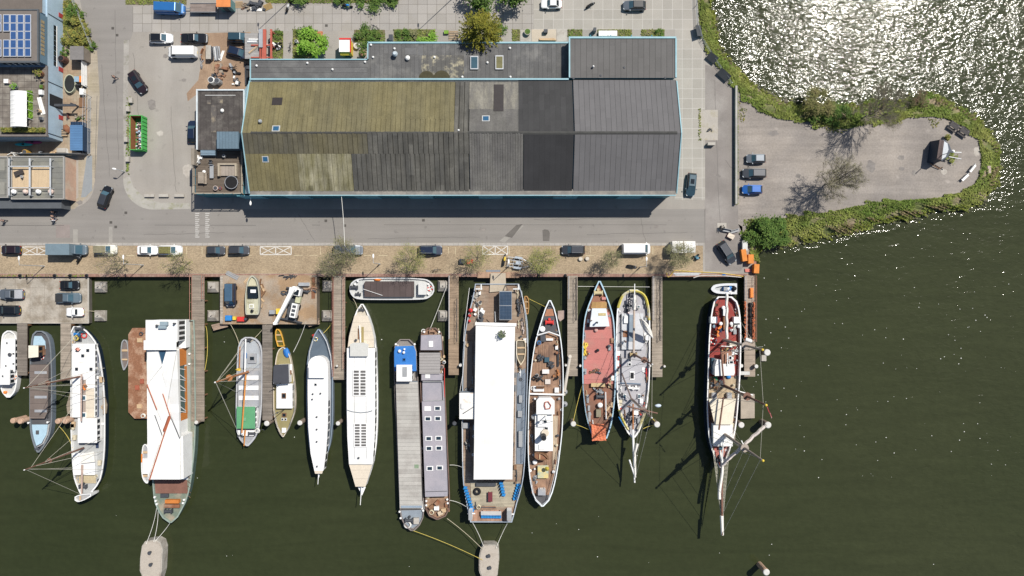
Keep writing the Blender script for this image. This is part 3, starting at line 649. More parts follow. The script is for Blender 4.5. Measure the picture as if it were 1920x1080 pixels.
for a in (25,63.5,101.5):
 for d in (300,314,354,367): b.bx(cx_(a) - .05,cx_(a) + .05,cy_(d) - .05,cy_(d) + .05,CZ + .05,CZ + 1.0)
b.build('railing',rail,CB)
for a,m_ in ((30,0),(52,1),(76,0),(99,1)):
 x,y = cx_(a),cy_(360); b = MB(); b.cyl(x,y,CZ + .06,CZ + .6,.35,12,.48); b.ell((x,y,CZ + .7),(.42,.42,.28),10,6)
 b.build('planter',[WP,M('pinkish_white_pot',(.62,.50,.44),.7,.1,2)][m_],CB)
x,y = cx_(40),cy_(325); b = MB(); b.box(x,y,CZ + .62,1.75,.85,.08,R(22)); b.box(x - .55,y - .22,CZ + .22,.1,.7,.4,R(22)); b.box(x + .55,y + .22,CZ + .22,.1,.7,.4,R(22)); tag(b.build('terrace_table',M('dark_table_top',(.055,.048,.045),.7,.15,2,planks=(22,.2,.2,.1))),'dark grey slatted table standing askew on the pale timber terrace','table')
x,y = P(45,332,CZ); b = MB(); b.box(x,y,CZ + .6,.45,.45,.06,.3); b.box(x + .2,y - .1,CZ + .66,.06,.42,.4,.3); b.box(x,y,CZ + .22,.3,.3,.38,.3); tag(b.build('terrace_chair',steel),'small pale chair beside the dark table on the pale timber terrace','chair')
b = MB(); b.bx(cx_(120),cx_(120) + .06,cy_(373),cy_(294),0,CZ - .2); b.build('brick_facade',M('pink_brick_facade',(.46,.31,.23),.95,.12,.7,c2=(.50,.39,.30),amt=.4,s2=.5),CB)
westb = thing('row_building','grey flat roofed building with sunken roof courts at the photo edge left of the terrace','building',(*P(0,335),0),world=True)
b = MB(); b.bx(cx_(-150),cx_(16),cy_(371),cy_(294),0,CZ - .1); b.build('wall',M('blue_grey_wall',(.10,.14,.17)),westb)
b = MB(); b.bx(cx_(-150),cx_(16),cy_(371),cy_(294),CZ - .1,CZ - .02); b.build('roof',M('grey_mineral_felt',(.17,.17,.155)),westb)
for y0,y1 in ((299,320),(342,365)): b = MB(); b.bx(cx_(-20),cx_(9),cy_(y1),cy_(y0),CZ - .02,CZ + .05); b.build('roof_panel',M('pale_mineral_felt',(.25,.245,.215),.95,.12,.5),westb)
b = MB(); b.bx(cx_(14.5),cx_(16),cy_(371),cy_(294),CZ - .02,CZ + .2); b.bx(cx_(-150),cx_(14.5),cy_(371),cy_(370),CZ - .02,CZ + .2); b.bx(cx_(-150),cx_(14.5),cy_(295.5),cy_(294),CZ - .02,CZ + .2); b.build('parapet',M('light_coping',(.34,.33,.31)),westb)
b = MB(); b.bx(cx_(-150),cx_(110),cy_(373.5) - 1.6,cy_(373.5) - .05,2.5,2.65); b.bx(cx_(110) - .1,cx_(110),cy_(373.5) - 1.6,cy_(373.5) - .05,0,2.5); tag(b.build('canopy',M('slate_edge',(.09,.10,.11))),'slate grey flat canopy over the pavement below the terrace building','canopy')
# ================================================================== VEHICLES
def paint(name,c,rough=.32,metal=.15): return M('paint_' + name,c,rough,.05,1.5,metal=metal,coat=.5,spec=.5,fv=.03)
PAINT = dict(black=paint('black',(.010,.011,.014)),navy=paint('navy',(.012,.022,.05)),blue=paint('blue',(.012,.10,.36)),van_blue=paint('van_blue',(.025,.14,.38)),
             white=paint('white',(.78,.78,.77),.35,0),silver=paint('silver',(.46,.48,.50),.35,.3),grey=paint('grey',(.13,.15,.175),.35,.3),dgrey=paint('dark_grey',(.045,.05,.06),.35,.2),
             petrol=paint('petrol',(.025,.06,.085),.35,.2),slate=paint('slate',(.10,.14,.17),.4,.1),cream=paint('cream',(.62,.60,.53),.35,0),plum=paint('dark_plum',(.022,.012,.016)))
head_m = M('headlamp',(.40,.43,.45),.1,.05,3,spec=.8); tail_m = M('tail_lamp',(.35,.01,.01),.2,.05,3); plate_m = M('yellow_plate',(.75,.55,.06),.5,.03,3)
def inset_quad(q,k,off):
 q = [Vector(p) for p in q]; c = sum(q,Vector()) / 4; n = (q[1] - q[0]).cross(q[3] - q[0]).normalized()
 return [p + (c - p) * k + n * off for p in q]
KIND = {
 'hatch': (.25,.42,.86,.985,1.50,.95,.90,.74),'sedan': (.29,.43,.72,.86,1.45,.93,.88,.70),'estate': (.25,.40,.90,.985,1.50,.95,.90,.73),
 'suv': (.24,.38,.90,.985,1.70,1.05,.92,.77),'van': (.10,.23,.975,.992,2.05,1.15,.96,.84),'mpv': (.16,.33,.93,.988,1.75,1.05,.93,.78),
 'pickup': (.26,.39,.60,.66,1.72,1.02,.90,.75),'convertible': (.34,.44,.60,.68,1.32,.88,.84,.68),'classic': (.33,.44,.66,.76,1.38,.90,.86,.68)}
def car(kind,colr,px,py,ang,label,L=4.3,W=1.78,cat='car',roof=None,z=0.0,group=None,name=None,glass=None,rails=False,box=None,sunroof=False):
 """built along +x (front), ang = heading in the photo, degrees anticlockwise from the right"""
 ws,rf,rr,rb,HT,BT,cw,rw = KIND[kind]
 x0,y0 = P(px,py,z + .9); o = thing(name or {'van': 'van','pickup': 'pickup_truck'}.get(kind,'car'),label,cat,(x0,y0,z),R(ang),group)
 pm = PAINT[colr]; w2 = W / 2; X = lambda s: L * (.5 - s)
 st = [(0,.50,.56),(.012,.72,.64),(.04,.88,.70),(.10,.965,.76),(ws,1,BT - .04),(rf,1,BT),(.6,1,BT),(.86,.985,BT - .02),(.95,.93,BT - .05),(.985,.82,BT - .14),(1,.62,BT - .30)]
 st = sorted(st)
 if kind == 'van': st = [(0,.55,.7),(.012,.78,.85),(.04,.92,.98),(.09,.98,1.08),(.2,1,BT),(.6,1,BT),(.95,1,BT),(.985,.97,BT),(1,.93,BT - .1)]
 rs = []
 for s,w,t in st:
  w *= w2; lo = .24 if .03 < s < .97 else .36
  rs.append([(X(s),-w * .88,lo),(X(s),-w,lo + .18),(X(s),-w,t * .74),(X(s),-w * .95,t - .035),(X(s),-w * .80,t),(X(s),w * .80,t),(X(s),w * .95,t - .035),(X(s),w,t * .74),(X(s),w,lo + .18),(X(s),w * .88,lo)])
 b = MB(); b.rings([r[::-1] for r in rs]); b.build('body',pm,o,smooth=False)
 bw,tw = w2 * cw,w2 * rw
 if kind == 'convertible': pass
 base = [(X(ws),-bw * .88,BT - .05),(X(ws),bw * .88,BT - .05),(X(rb),bw * .92,BT - .05),(X(rb),-bw * .92,BT - .05)]
 roofq = [(X(rf),-tw * .94,HT - .05),(X(rf),tw * .94,HT - .05),(X(rr),tw * .95,HT - .05),(X(rr),-tw * .95,HT - .05)]
 b = MB(); b.add(base + roofq,[[4,7,6,5],[0,4,5,1],[1,5,6,2],[2,6,7,3],[3,7,4,0]])
 b.build('cabin',pm,o)
 gl = glass or DG
 for nm,q,k in (('windscreen',(0,1,5,4),.09),('side_window',(1,2,6,5),.13),('rear_window',(2,3,7,6),.12),('side_window',(3,0,4,7),.13)):
  if kind == 'van' and nm == 'rear_window': continue
  vs = base + roofq; qq = [vs[i] for i in q]
  if kind == 'van' and nm == 'side_window':
   f = .22
   def lerp(a,c,t_): return tuple(m + (n - m) * t_ for m,n in zip(a,c))
   if q[0] == 1: qq = [qq[0],lerp(qq[0],qq[1],f),lerp(qq[3],qq[2],f * .62),qq[3]]
   else: qq = [lerp(qq[1],qq[0],f),qq[1],qq[2],lerp(qq[2],qq[3],f * .62)]
  b = MB(); b.add(inset_quad(qq,k,.015),[[0,1,2,3]]); b.build(nm,gl if nm != 'windscreen' else SG,o)
 rm = roof or pm
 b = MB(); z0,z1 = HT - .05,HT
 b.prism([(X(rf),-tw * .94),(X(rf),tw * .94),(X(rr),tw * .95),(X(rr),-tw * .95)],z0,z1,[(X(rf) - .10,-tw * .82),(X(rf) - .10,tw * .82),(X(rr) + .08,tw * .84),(X(rr) + .08,-tw * .84)]); b.build('roof',rm,o)
 if sunroof:
  b = MB(); xm = X(rf + (rr - rf) * .42); b.bx(xm - .45,xm + .45,-tw * .55,tw * .55,HT,HT + .012); b.build('sunroof',DG,o)
 if rails:
  for s_ in (-1,1): b = MB(); b.tube([(X(rf + .03),s_ * tw * .86,HT + .05),(X(rr - .03),s_ * tw * .86,HT + .05)],.03,4); b.build('roof_rail',steel,o)
 wr = .33 if kind != 'van' else .36
 for s in (.19,.80):
  for sd_ in (-1,1):
   b = MB(); cx,cy = X(s),sd_ * (w2 - .11); n = 12
   b.rings([[(cx + wr * cos(2 * pi * i / n),cy + d,wr + wr * sin(2 * pi * i / n)) for i in range(n)] for d in (-.1,.115)])
   wh = b.build('wheel',RB,o)
 for sd_ in (-1,1):
  b = MB(); b.prism([(X(.008),sd_ * w2 * .52),(X(.012),sd_ * w2 * .74),(X(.07),sd_ * w2 * .90),(X(.045),sd_ * w2 * .62)],.56,.735 if kind != 'van' else .98); b.build('headlight',head_m,o)
  b = MB(); b.box(X(.985),sd_ * w2 * .76,.62,.12,.16,.18); b.build('taillight',tail_m,o)
  b = MB(); b.box(X(ws + .05),sd_ * (w2 + .10),BT - .05,.16,.2,.14); b.build('mirror',pm,o)
 b = MB(); b.box(X(1.0),0,.5,.03,.5,.11); b.build('number_plate',plate_m,o)
 if kind == 'pickup':
  b = MB(); b.bx(X(.985),X(.67),-w2 * .84,w2 * .84,BT - .02,BT + .015); b.build('load_bed',box or M('bed_liner',(.03,.032,.035),.7,.2,2),o)
 return o
row = 'cars parked along the quay'
# top yard
car('van','van_blue',319,16,180 + 178,'long blue panel van on the slabs at the top beside the trailer',5.4,2.0,'van')
car('hatch','white',301,71,0,'white hatchback with a black roof in the concrete yard',4.4,1.8,roof=PAINT['black'],group='cars in the yard')
car('classic','black',363,71,0,'long black classic saloon in the yard beside the dirt',5.0,1.85,group='cars in the yard')
car('van','white',342,97.5,180,'white panel van alone in the concrete yard behind the hatchback',5.3,2.0,'van')
car('estate','plum',257,153,-57,'black estate car parked slantwise by the kerb near the green skip',4.6,1.82,sunroof=True)
car('suv','petrol',448,70,0,'dark petrol estate car nosed under the red steel frame',4.3,1.8)
car('hatch','navy',446,98,-15,'dark blue hatchback parked askew under the red steel frame',4.3,1.78)
car('hatch','navy',360,246,90,'dark blue car hidden in the shade of the felt roofed block',4.1,1.75)
car('hatch','black',196,369,70,'black hatchback driving out of the side street at the corner',4.2,1.8,roof=PAINT['dgrey'])
car('sedan','white',1034,6.5,180,'white old compact saloon parked on the top lane',3.9,1.68)
car('hatch','grey',1190,9.5,180,'grey hatchback with black roof parked on the top lane',4.3,1.78,roof=PAINT['black'])
# the quay row
car('hatch','plum',19,468.5,180,'dark plum hatchback at the left end of the quay row',3.7,1.7,group=row)
b_ = car('van','slate',130,468.5,0,'slate blue box van beside the white crossed bay',6.5,2.0,'van',name='box_van')
b = MB(); b.bx(-3.22,1.15,-1.02,1.02,.8,2.75); b.build('cargo_box',M('slate_box',(.15,.205,.24),.6,.08,.8),b_)
car('suv','cream',196.5,468,0,'white crossover with a dull roof under the leftmost quay tree',4.3,1.8,roof=M('dusty_roof',(.22,.20,.13),.7,.3,2),group=row)
car('sedan','white',275.5,469,0,'small white saloon close behind the white crossover near the second quay tree',3.9,1.72,group=row)
car('estate','white',318,469,0,'white estate with a brown speckled roof above the second quay tree',4.5,1.8,roof=M('leafy_roof',(.15,.14,.05),.7,.45,4),group=row)
car('hatch','dgrey',403.5,469.5,0,'small black hatchback left of a black saloon near the gate of the barge yard',3.5,1.66,group=row)
car('estate','dgrey',447,469,0,'black estate car right of a small black hatchback beside the barge yard',3.9,1.75,group=row)
car('suv','grey',652,469,0,'grey estate half hidden under the largest quay tree',5.6,1.85,group=row)
car('suv','navy',807,469,0,'dark blue estate with bright blue windscreen alone in mid quay',4.4,1.8,group=row,rails=True,glass=SG)
car('estate','dgrey',1075,468.5,180,'black estate car with roof rails above the two round planters',4.4,1.8,group=row,rails=True)
car('van','white',1193,466.5,0,'white camper van with a bright roof on the quay beside the tent',5.3,2.0,'van')
# quay end and gravel spit
car('suv','dgrey',1363,473.5,-57,'dark grey off-road car with a spare rack parked slantwise beside orange boxes',4.6,1.9,rails=True)
car('estate','petrol',1296.5,346,-96,'blue grey estate on the slab yard at the end of the hall',4.4,1.8,sunroof=True)
car('hatch','grey',1418,297,180,'grey hatchback, top one of three on the gravel lot',3.6,1.7,group='three cars on the gravel lot')
car('estate','dgrey',1415,324.5,180,'dark estate between a grey and a blue car on the gravel lot',4.5,1.82,group='three cars on the gravel lot')
car('hatch','blue',1411,355,180,'bright blue hatchback at the lower end of the three cars on gravel',3.8,1.72,group='three cars on the gravel lot')
# concrete pontoon and barge yard
PZ = -.5
car('classic','black',129,534.5,0,'black classic saloon at the top of the concrete pontoon',3.6,1.7,z=PZ)
car('pickup','slate',127,558.5,0,'long grey pickup on the concrete pontoon between a black and a white car',4.7,1.9,'pickup',z=PZ)
car('convertible','white',139,585,180,'white coupe at the lower edge of the concrete pontoon',3.3,1.65,z=PZ)
pk = car('pickup','grey',20,551.5,180,'grey pickup with silver load cover at the left of the concrete pontoon',4.6,1.9,'pickup',z=PZ,box=M('silver_cover',(.55,.56,.58),.4,.08,.6,planks=(90,.22,.06,.12),metal=.3))
car('estate','black',14,581.5,180,'black estate below the silver covered pickup on the concrete pontoon',4.4,1.8,z=PZ)
car('van','navy',432.5,553,-90,'dark blue van with grey roof on the rusty barge yard',4.3,1.8,'van',z=.6,roof=M('van_roof_blue',(.05,.10,.16),.5,.1,1))
# ================================================================== SMALL THINGS
def item(kind,px,py,z,label,cat,m,s=1.0,rz=0.0,group=None,m2=None,name=None,dims=None):
 """one loose thing standing at a photo pixel on height z; one mesh of several shaped pieces, two materials where it has them"""
 x,y = P(px,py,z + .2); b = MB(); g = random.Random(int(px * 31 + py * 17)); m2 = m2 or DS
 if kind == 'crate':
  w,d,h = dims or (.8,.6,.5)
  b.box(x,y,z + .04,w * s,d * s,h * s,rz); b.use(1); b.box(x,y,z + .04 + h * s,w * s * 1.05,d * s * 1.05,.05,rz)
  for k in (-.3,.3): b.box(x + k * w * s * cos(rz),y + k * w * s * sin(rz),z,.12,d * s * 1.08,.05 + h * s,rz)
 elif kind == 'barrel':
  for z0,z1,r0,r1 in ((0,.1,.9,1),(.1,.45,1,1.0),(.45,.8,1.0,1.0),(.8,.9,1,.92)): b.cyl(x,y,z + z0 * s,z + z1 * s,.33 * s * r0,12,.33 * s * r1)
  b.use(1).cyl(x,y,z + .9 * s,z + .94 * s,.25 * s,10)
 elif kind in ('bench','chair'):
  w,d = dims or ((1.6,.5) if kind == 'bench' else (.5,.5)); c,n = cos(rz),sin(rz)
  b.box(x,y,z + .42,w,d,.07,rz); b.box(x - n * d * .5,y + c * d * .5,z + .47,w,.07,.45,rz); b.use(1)
  for a in (-.42,.42):
   for e in (-.4,.4): b.box(x + a * w * c - e * d * n,y + a * w * n + e * d * c,z,.06,.06,.42,rz)
 elif kind == 'table':
  w,d = dims or (1.5,.8); c,n = cos(rz),sin(rz); b.box(x,y,z + .70,w,d,.06,rz); b.use(1)
  for a in (-.42,.42):
   for e in (-.4,.4): b.box(x + a * w * c - e * d * n,y + a * w * n + e * d * c,z,.08,.08,.70,rz)
 elif kind == 'picnic':
  w = 1.8; c,n = cos(rz),sin(rz)
  for e,zz,dd in ((0,.72,.75),(-.72,.42,.28),(.72,.42,.28)): b.box(x - e * n,y + e * c,z + zz,w,dd,.06,rz)
  b.use(1)
  for a in (-.6,.6): b.box(x + a * c,y + a * n,z + .3,.1,1.6,.1,rz); b.box(x + a * c,y + a * n,z,.1,.9,.72,rz)
 elif kind == 'coil':
  for k in range(3): b.torus((x,y,z + .06 + .09 * k),(.34 - .03 * k) * s,.06 * s,14,5)
  b.use(1).tube([(x + .3 * s,y,z + .05),(x + .7 * s,y + .2 * s,z + .05),(x + 1.0 * s,y + .1,z + .05)],.04 * s,4)
 elif kind == 'tyre':
  b.torus((x,y,z + .16 * s),.38 * s,.17 * s,18,8); b.use(1).torus((x,y,z + .16 * s),.22 * s,.05 * s,14,5)
 elif kind == 'ring':
  for k in range(8):
   b.use(k % 2); a0 = k * pi / 4
   b.tube([(x + .34 * s * cos(a0 + t * pi / 12),y + .34 * s * sin(a0 + t * pi / 12),z + .09) for t in range(4)],.085 * s,6)
 elif kind == 'fender':
  b.ell((x,y,z + .3 * s),(.28 * s,.28 * s,.36 * s),10,7); b.use(1).cyl(x,y,z + .62 * s,z + .74 * s,.07 * s,6)
 elif kind == 'tarp':
  w,d,h = dims or (1.4,1.0,.6); o_ = len(b.v); b.ell((0,0,0),(w / 2,d / 2,h),12,7,.16,g)
  c,n = cos(rz),sin(rz); b.v = [(x + a * c - e * n,y + a * n + e * c,z + max(0,k)) for a,e,k in b.v]
 elif kind == 'junk':
  w,d,h = dims or (1.2,.8,.5); c,n = cos(rz),sin(rz)
  for k in range(9):
   b.use(k % 2); a,e = (g.random() - .5) * w,(g.random() - .5) * d
   b.box(x + a * c - e * n,y + a * n + e * c,z,w * g.uniform(.15,.45),d * g.uniform(.12,.4),h * g.uniform(.3,1),rz + g.uniform(-.8,.8))
  for k in range(3):
   a,e = (g.random() - .5) * w,(g.random() - .5) * d; b.tube([(x + a,y + e,z + h * .6),(x - a * .4,y - e * .8,z + h)],.04,4)
 elif kind == 'boards':
  w,d,h = dims or (2.0,.6,.2)
  n_ = max(2,int(d / .16)); c,n = cos(rz),sin(rz)
  for k in range(n_):
   e = (k + .5) / n_ * d - d / 2; b.use(k % 2); b.box(x - e * n + g.uniform(-.1,.1),y + e * c,z,w * g.uniform(.85,1),d / n_ * .9,h * g.uniform(.7,1),rz + g.uniform(-.02,.02))
 elif kind == 'pallet':
  c,n = cos(rz),sin(rz); w,d = dims or (1.2,.9)
  for k in range(6): e = (k / 5 - .5) * (d - .1); b.box(x - e * n,y + e * c,z + .1,w,.11,.03,rz)
  b.use(1)
  for k in (-.45,0,.45): b.box(x + k * w * c,y + k * w * n,z,.09,d,.1,rz)
 elif kind == 'bin':
  c,n = cos(rz),sin(rz); w = .6 * s; h = .95 * s
  b.box(x,y,z + .1,w * .85,w * .85,h,rz); b.use(1); b.box(x,y,z + .1 + h,w * 1.02,w * 1.08,.08,rz)
  for k in (-.4,.4): b.box(x + k * w * c + .4 * w * n,y + k * w * n - .4 * w * c,z,.08,.2,.2,rz)
 elif kind == 'parasol':
  b.cyl(x,y,z,z + 2.1,.04,6); b.cyl(x,y,z,z + .1,.3,10); b.use(1).cyl(x,y,z + 1.9,z + 2.35,1.2 * s,8,.05)
 elif kind == 'pot':
  b.cyl(x,y,z,z + .4 * s,.24 * s,10,.33 * s); b.use(1)
  for k in range(40):
   a = g.random() * 6.28; r = g.random() ** .5 * .4 * s; zz = z + .4 * s + g.random() * .4 * s; q = .13 * s
   px_,py_ = x + r * cos(a),y + r * sin(a); t = g.random() * 3
   b.add([(px_ - q * cos(t),py_ - q * sin(t),zz),(px_ + q * .5,py_ - q * .5,zz + .05),(px_ + q * cos(t),py_ + q * sin(t),zz + .08),(px_ - q * .5,py_ + q * .5,zz + .02)],[[0,1,2,3]])
 elif kind == 'bike':
  c,n = cos(rz),sin(rz)
  for k in (-.55,.55):
   cx,cy = x + k * c,y + k * n
   b.rings([[(cx + (.33 + .03 * cos(2 * pi * j / 5)) * cos(t) * c - .03 * sin(2 * pi * j / 5) * n,cy + (.33 + .03 * cos(2 * pi * j / 5)) * cos(t) * n + .03 * sin(2 * pi * j / 5) * c,z + .36 + (.33 + .03 * cos(2 * pi * j / 5)) * sin(t)) for j in range(5)] for t in [2 * pi * i / 12 for i in range(13)]],False,False)
  q = lambda u,w,h: (x + u * c - w * n,y + u * n + w * c,z + h)
  b.use(1); b.tube([q(-.55,0,.36),q(-.1,0,.36),q(.42,0,.8),q(-.2,0,.75),q(-.55,0,.36)],.035,5); b.tube([q(.55,0,.36),q(.4,0,1.0)],.03,5); b.tube([q(.34,.3,1.02),q(.4,0,1.0),q(.34,-.3,1.02)],.03,5); b.box(*q(-.22,0,.86)[:2],z + .86,.28,.16,.07,rz)
 elif kind == 'post':
  b.cyl(x,y,z,z + 1.0 * s,.09,8); b.use(1).cyl(x,y,z + s,z + s + .08,.11,8)
 elif kind == 'bollard':
  b.cyl(x,y,z,z + .3 * s,.17 * s,10); b.cyl(x,y,z + .3 * s,z + .45 * s,.26 * s,10,.2 * s); b.use(1).cyl(x,y,z - .02,z + .05,.3 * s,10)
 elif kind == 'round':
  b.cyl(x,y,z,z + .55 * s,.42 * s,16,.48 * s); b.use(1).cyl(x,y,z + .5 * s,z + .57 * s,.40 * s,16)
 o = b.build(name or cat.replace(' ','_'),[m,m2],smooth=kind in ('tarp','fender','tyre','coil','ring'))
 return tag(o,label,cat,group)
def lumpy(b,poly,z0,z1,g): pass
def rope(px0,z0,px1,z1,label,m=None,r=.045,sag=.6,group=None):
 a = Vector((*P(*px0,z0),z0)); c = Vector((*P(*px1,z1),z1)); n = 10; b = MB()
 b.tube([a + (c - a) * i / n - Vector((0,0,sag * 4 * (i / n) * (1 - i / n))) for i in range(n + 1)],r,5)
 return tag(b.build('mooring_rope',m or rope_m),label,'rope',group or 'mooring ropes')
def ground_rope(pts,z,name,label,cat,m,r=.05):
 b = MB(); b.tube([(*P(px,py,z),z + r) for px,py in spline(pts,len(pts) * 5)],r,5); return tag(b.build(name,m),label,cat)
# ------------------------------------------------------------------ people: one skinned body, clothes and hair as children
def person(px,py,z,label,ang=0,top=(.05,.06,.10),legs=(.03,.03,.04),hair=(.05,.03,.02),pose='walk',s=1.0,group=None):
 x,y = P(px,py,z + .8); o = thing('person',label,'person',(x,y,z),R(ang),group)
 st = .28 if pose == 'walk' else .02
 J = {'pelvis': (0,0,.92,.13),'waist': (0,0,1.08,.125),'chest': (.02,0,1.32,.15),'neck': (.03,0,1.50,.06),'chin': (.06,0,1.58,.075),'head': (.05,0,1.67,.10),'crown': (.03,0,1.75,.07),'nose': (.155,0,1.65,.018)}
 E = [('pelvis','waist'),('waist','chest'),('chest','neck'),('neck','chin'),('chin','head'),('head','crown'),('head','nose')]
 for sd_,k in ((1,1),(-1,-1)):
  f = st * k; n = 'L' if sd_ > 0 else 'R'
  J.update({n + 'hip': (0,.10 * sd_,.86,.095),n + 'knee': (f * .55 + .04,.11 * sd_,.50,.065),n + 'ankle': (f,.11 * sd_,.09,.045),n + 'toe': (f + .17,.13 * sd_,.04,.04),
                  n + 'sho': (.0,.19 * sd_,1.42,.068),n + 'elb': (-f * .5 - .03,.26 * sd_,1.13,.045),n + 'wri': (-f * .7 + .10,.25 * sd_,.90,.03),n + 'palm': (-f * .7 + .13,.25 * sd_,.83,.034)})
  E += [('pelvis',n + 'hip'),(n + 'hip',n + 'knee'),(n + 'knee',n + 'ankle'),(n + 'ankle',n + 'toe'),('chest',n + 'sho'),(n + 'sho',n + 'elb'),(n + 'elb',n + 'wri'),(n + 'wri',n + 'palm')]
  px_,py_,pz_,_ = J[n + 'palm']
  for q in range(4):
   J[n + 'f%d' % q] = (px_ + .03 - .02 * q,py_ - .005 * sd_,pz_ - (.085,.10,.095,.075)[q],.009); E.append((n + 'palm',n + 'f%d' % q))
  J[n + 'th'] = (px_ + .055,py_ - .03 * sd_,pz_ - .03,.010); E.append((n + 'palm',n + 'th'))
 def skin(nm,keys,grow,m):
  ks = [k for k in J if k in keys]; ix = {k: i for i,k in enumerate(ks)}
  me = bpy.data.meshes.new(nm); me.from_pydata([tuple(v * s for v in J[k][:3]) for k in ks],[(ix[a],ix[c]) for a,c in E if a in ix and c in ix],[])
  ob = bpy.data.objects.new(nm,me); col.objects.link(ob); ob.parent = o
  md = ob.modifiers.new('skin','SKIN'); sv_ = me.skin_vertices[0].data
  for k,i in ix.items(): sv_[i].radius = ((J[k][3] + grow) * s,) * 2; sv_[i].use_root = k in ('pelvis','chest','head') and i == min(ix[q] for q in ('pelvis','chest','head') if q in ix)
  sb = ob.modifiers.new('sub','SUBSURF'); sb.levels = sb.render_levels = 1
  me.materials.append(m); return ob
 skin('body',set(J),0,skin_m)
 nm = lambda c: '%d_%d_%d' % tuple(int(v * 999) for v in c)
 skin('jacket',{'waist','chest','Lsho','Rsho','Lelb','Relb','Lwri','Rwri'},.018,M('cloth_' + nm(top),top,.9,.1,3))
 skin('trousers',{'pelvis','Lhip','Rhip','Lknee','Rknee','Lankle','Rankle'},.014,M('cloth_' + nm(legs),legs,.9,.1,3))
 b = MB(); b.ell((.02 * s,0,1.715 * s),(.115 * s,.105 * s,.085 * s),10,6); b.build('hair',M('hair_' + nm(hair),hair,.8,.2,8),o,True)
 return o
# ================================================================== PONTOONS, JETTIES, PILES
def slab(name,label,cat,poly,z0,z1,m,topm=None,part='deck'):
 pts = PP(poly,z1); xs,ys_ = zip(*pts)
 o = thing(name,label,cat,(sum(xs) / len(xs),sum(ys_) / len(ys_),z0),world=True)
 b = MB(); b.prism(pts,z0,z1 - .02); b.build('hull',m,o)
 b = MB(); c = (sum(xs) / len(xs),sum(ys_) / len(ys_)); b.prism([(c[0] + (x - c[0]) * .998,c[1] + (y - c[1]) * .998) for x,y in pts],z1 - .02,z1); b.build(part,topm or m,o)
 return o
pont_m = M('pontoon_concrete',(.37,.335,.285),.95,.2,.5,c2=(.25,.215,.17),amt=.45,s2=.4,fine=5,fv=.18,grid=(2.75,8.0,.05,(.22,.19,.16),P(25,0)[0],0))
o = slab('concrete_pontoon','worn concrete pontoon carrying parked cars below the quay','pontoon',[(-200,519.5),(167,519.5),(167.5,606),(-200,606)],-1.9,-.5,M('pontoon_side',(.11,.10,.085),.9,.2,1),pont_m)
b = MB(); x = P(166,0,-.5)[0]; b.bx(x - .12,x + .12,P(0,606,-.5)[1],P(0,520,-.5)[1],-.5,-.38); b.bx(P(-200,0,-.5)[0],x + .12,P(0,606.5,-.5)[1],P(0,605,-.5)[1],-.5,-.4); b.build('kerb',CO,o)
yard_m = M('rusty_yard_deck',(.30,.205,.125),.95,.2,.35,c2=(.335,.275,.215),amt=.5,s2=.3,fine=5,fv=.22)
o = slab('barge_yard','rust stained work pontoon with a crane and a boat ashore','pontoon',[(413,516),(594,516),(594,608),(413,608)],-1.9,.6,M('yard_side',(.16,.13,.10),.9,.2,1),yard_m)
b = MB(); b.bx(P(413,0,.6)[0],P(418,0,.6)[0],P(0,607,.6)[1],P(0,517,.6)[1],.6,.70); b.build('timber_edge',M('pale_edge_planks',(.36,.32,.27),.9,.15,.6,planks=(0,.3,.2,.12)),o)
b = MB(); b.bx(P(584,0,.6)[0],P(591,0,.6)[0],P(0,560,.6)[1],P(0,520,.6)[1],.6,.64); b.build('mossy_plate',M('mossy_plate',(.10,.09,.045),.9,.3,1,c2=(.20,.09,.05),amt=.5,s2=.5),o)
# jetties
def jetty(x0,x1,y0,y1,label,z=.35,m=None,truss=None,rail=None,gate=False):
 m = m or OW; cx,cy = (x0 + x1) / 2,(y0 + y1) / 2
 o = thing('jetty',label,'jetty',(*P(cx,cy,z),WZ),world=True)
 X0,X1 = P(x0,0,z)[0],P(x1,0,z)[0]; Y0,Y1 = P(0,y1,z)[1],P(0,y0,z)[1]
 b = MB(); b.bx(X0,X1,Y0,Y1,z - .18,z); b.build('deck',m,o)
 b = MB()
 for x in (X0 + .25,X1 - .25):
  b.bx(x - .1,x + .1,Y0 + .05,Y1 - .05,z - .5,z - .19)
 b.build('beam',BN,o)
 n = max(2,int((Y1 - Y0) / 4))
 for i in range(n + 1):
  y = Y0 + .4 + (Y1 - Y0 - .8) * i / n
  b = MB()
  for x in (X0 + .25,X1 - .25): b.cyl(x,y,-4,z - .19,.16,8)
  b.build('pile',BN,o)
 def fence(x,ya,yb_,h,mm,nm,braces):
  b = MB(); b.tube([(x,ya,z + h),(x,yb_,z + h)],.045,4); b.tube([(x,ya,z + .12),(x,yb_,z + .12)],.04,4)
  k = max(1,int(abs(yb_ - ya) / 1.4))
  for i in range(k + 1):
   y = ya + (yb_ - ya) * i / k; b.tube([(x,y,z),(x,y,z + h)],.04,4)
   if braces and i < k: y2 = ya + (yb_ - ya) * (i + 1) / k; b.tube([(x,y,z + .12),(x,y2,z + h)] if i % 2 else [(x,y,z + h),(x,y2,z + .12)],.035,4)
  b.build(nm,mm,o)
 if truss:
  for (px,ya,yb_) in truss: fence(P(px,0,z)[0],P(0,ya,z)[1],P(0,yb_,z)[1],1.1,M('dark_truss',(.10,.09,.085),.8,.2,1),'truss',True)
 if rail:
  for (px,ya,yb_,c_) in rail: fence(P(px,0,z)[0],P(0,ya,z)[1],P(0,yb_,z)[1],1.0,c_,'railing',False)
 return o
rail_w = M('pale_rail',(.55,.53,.52),.6,.1,1); rail_r = M('rusty_pink_rail',(.40,.20,.15),.8,.15,1)
j_dark = M('wet_dark_planks',(.19,.165,.14),.9,.15,.7,planks=(0,.16,.22,.14)); j_brown = M('brown_planks',(.29,.215,.15),.9,.15,.7,planks=(0,.16,.22,.14))
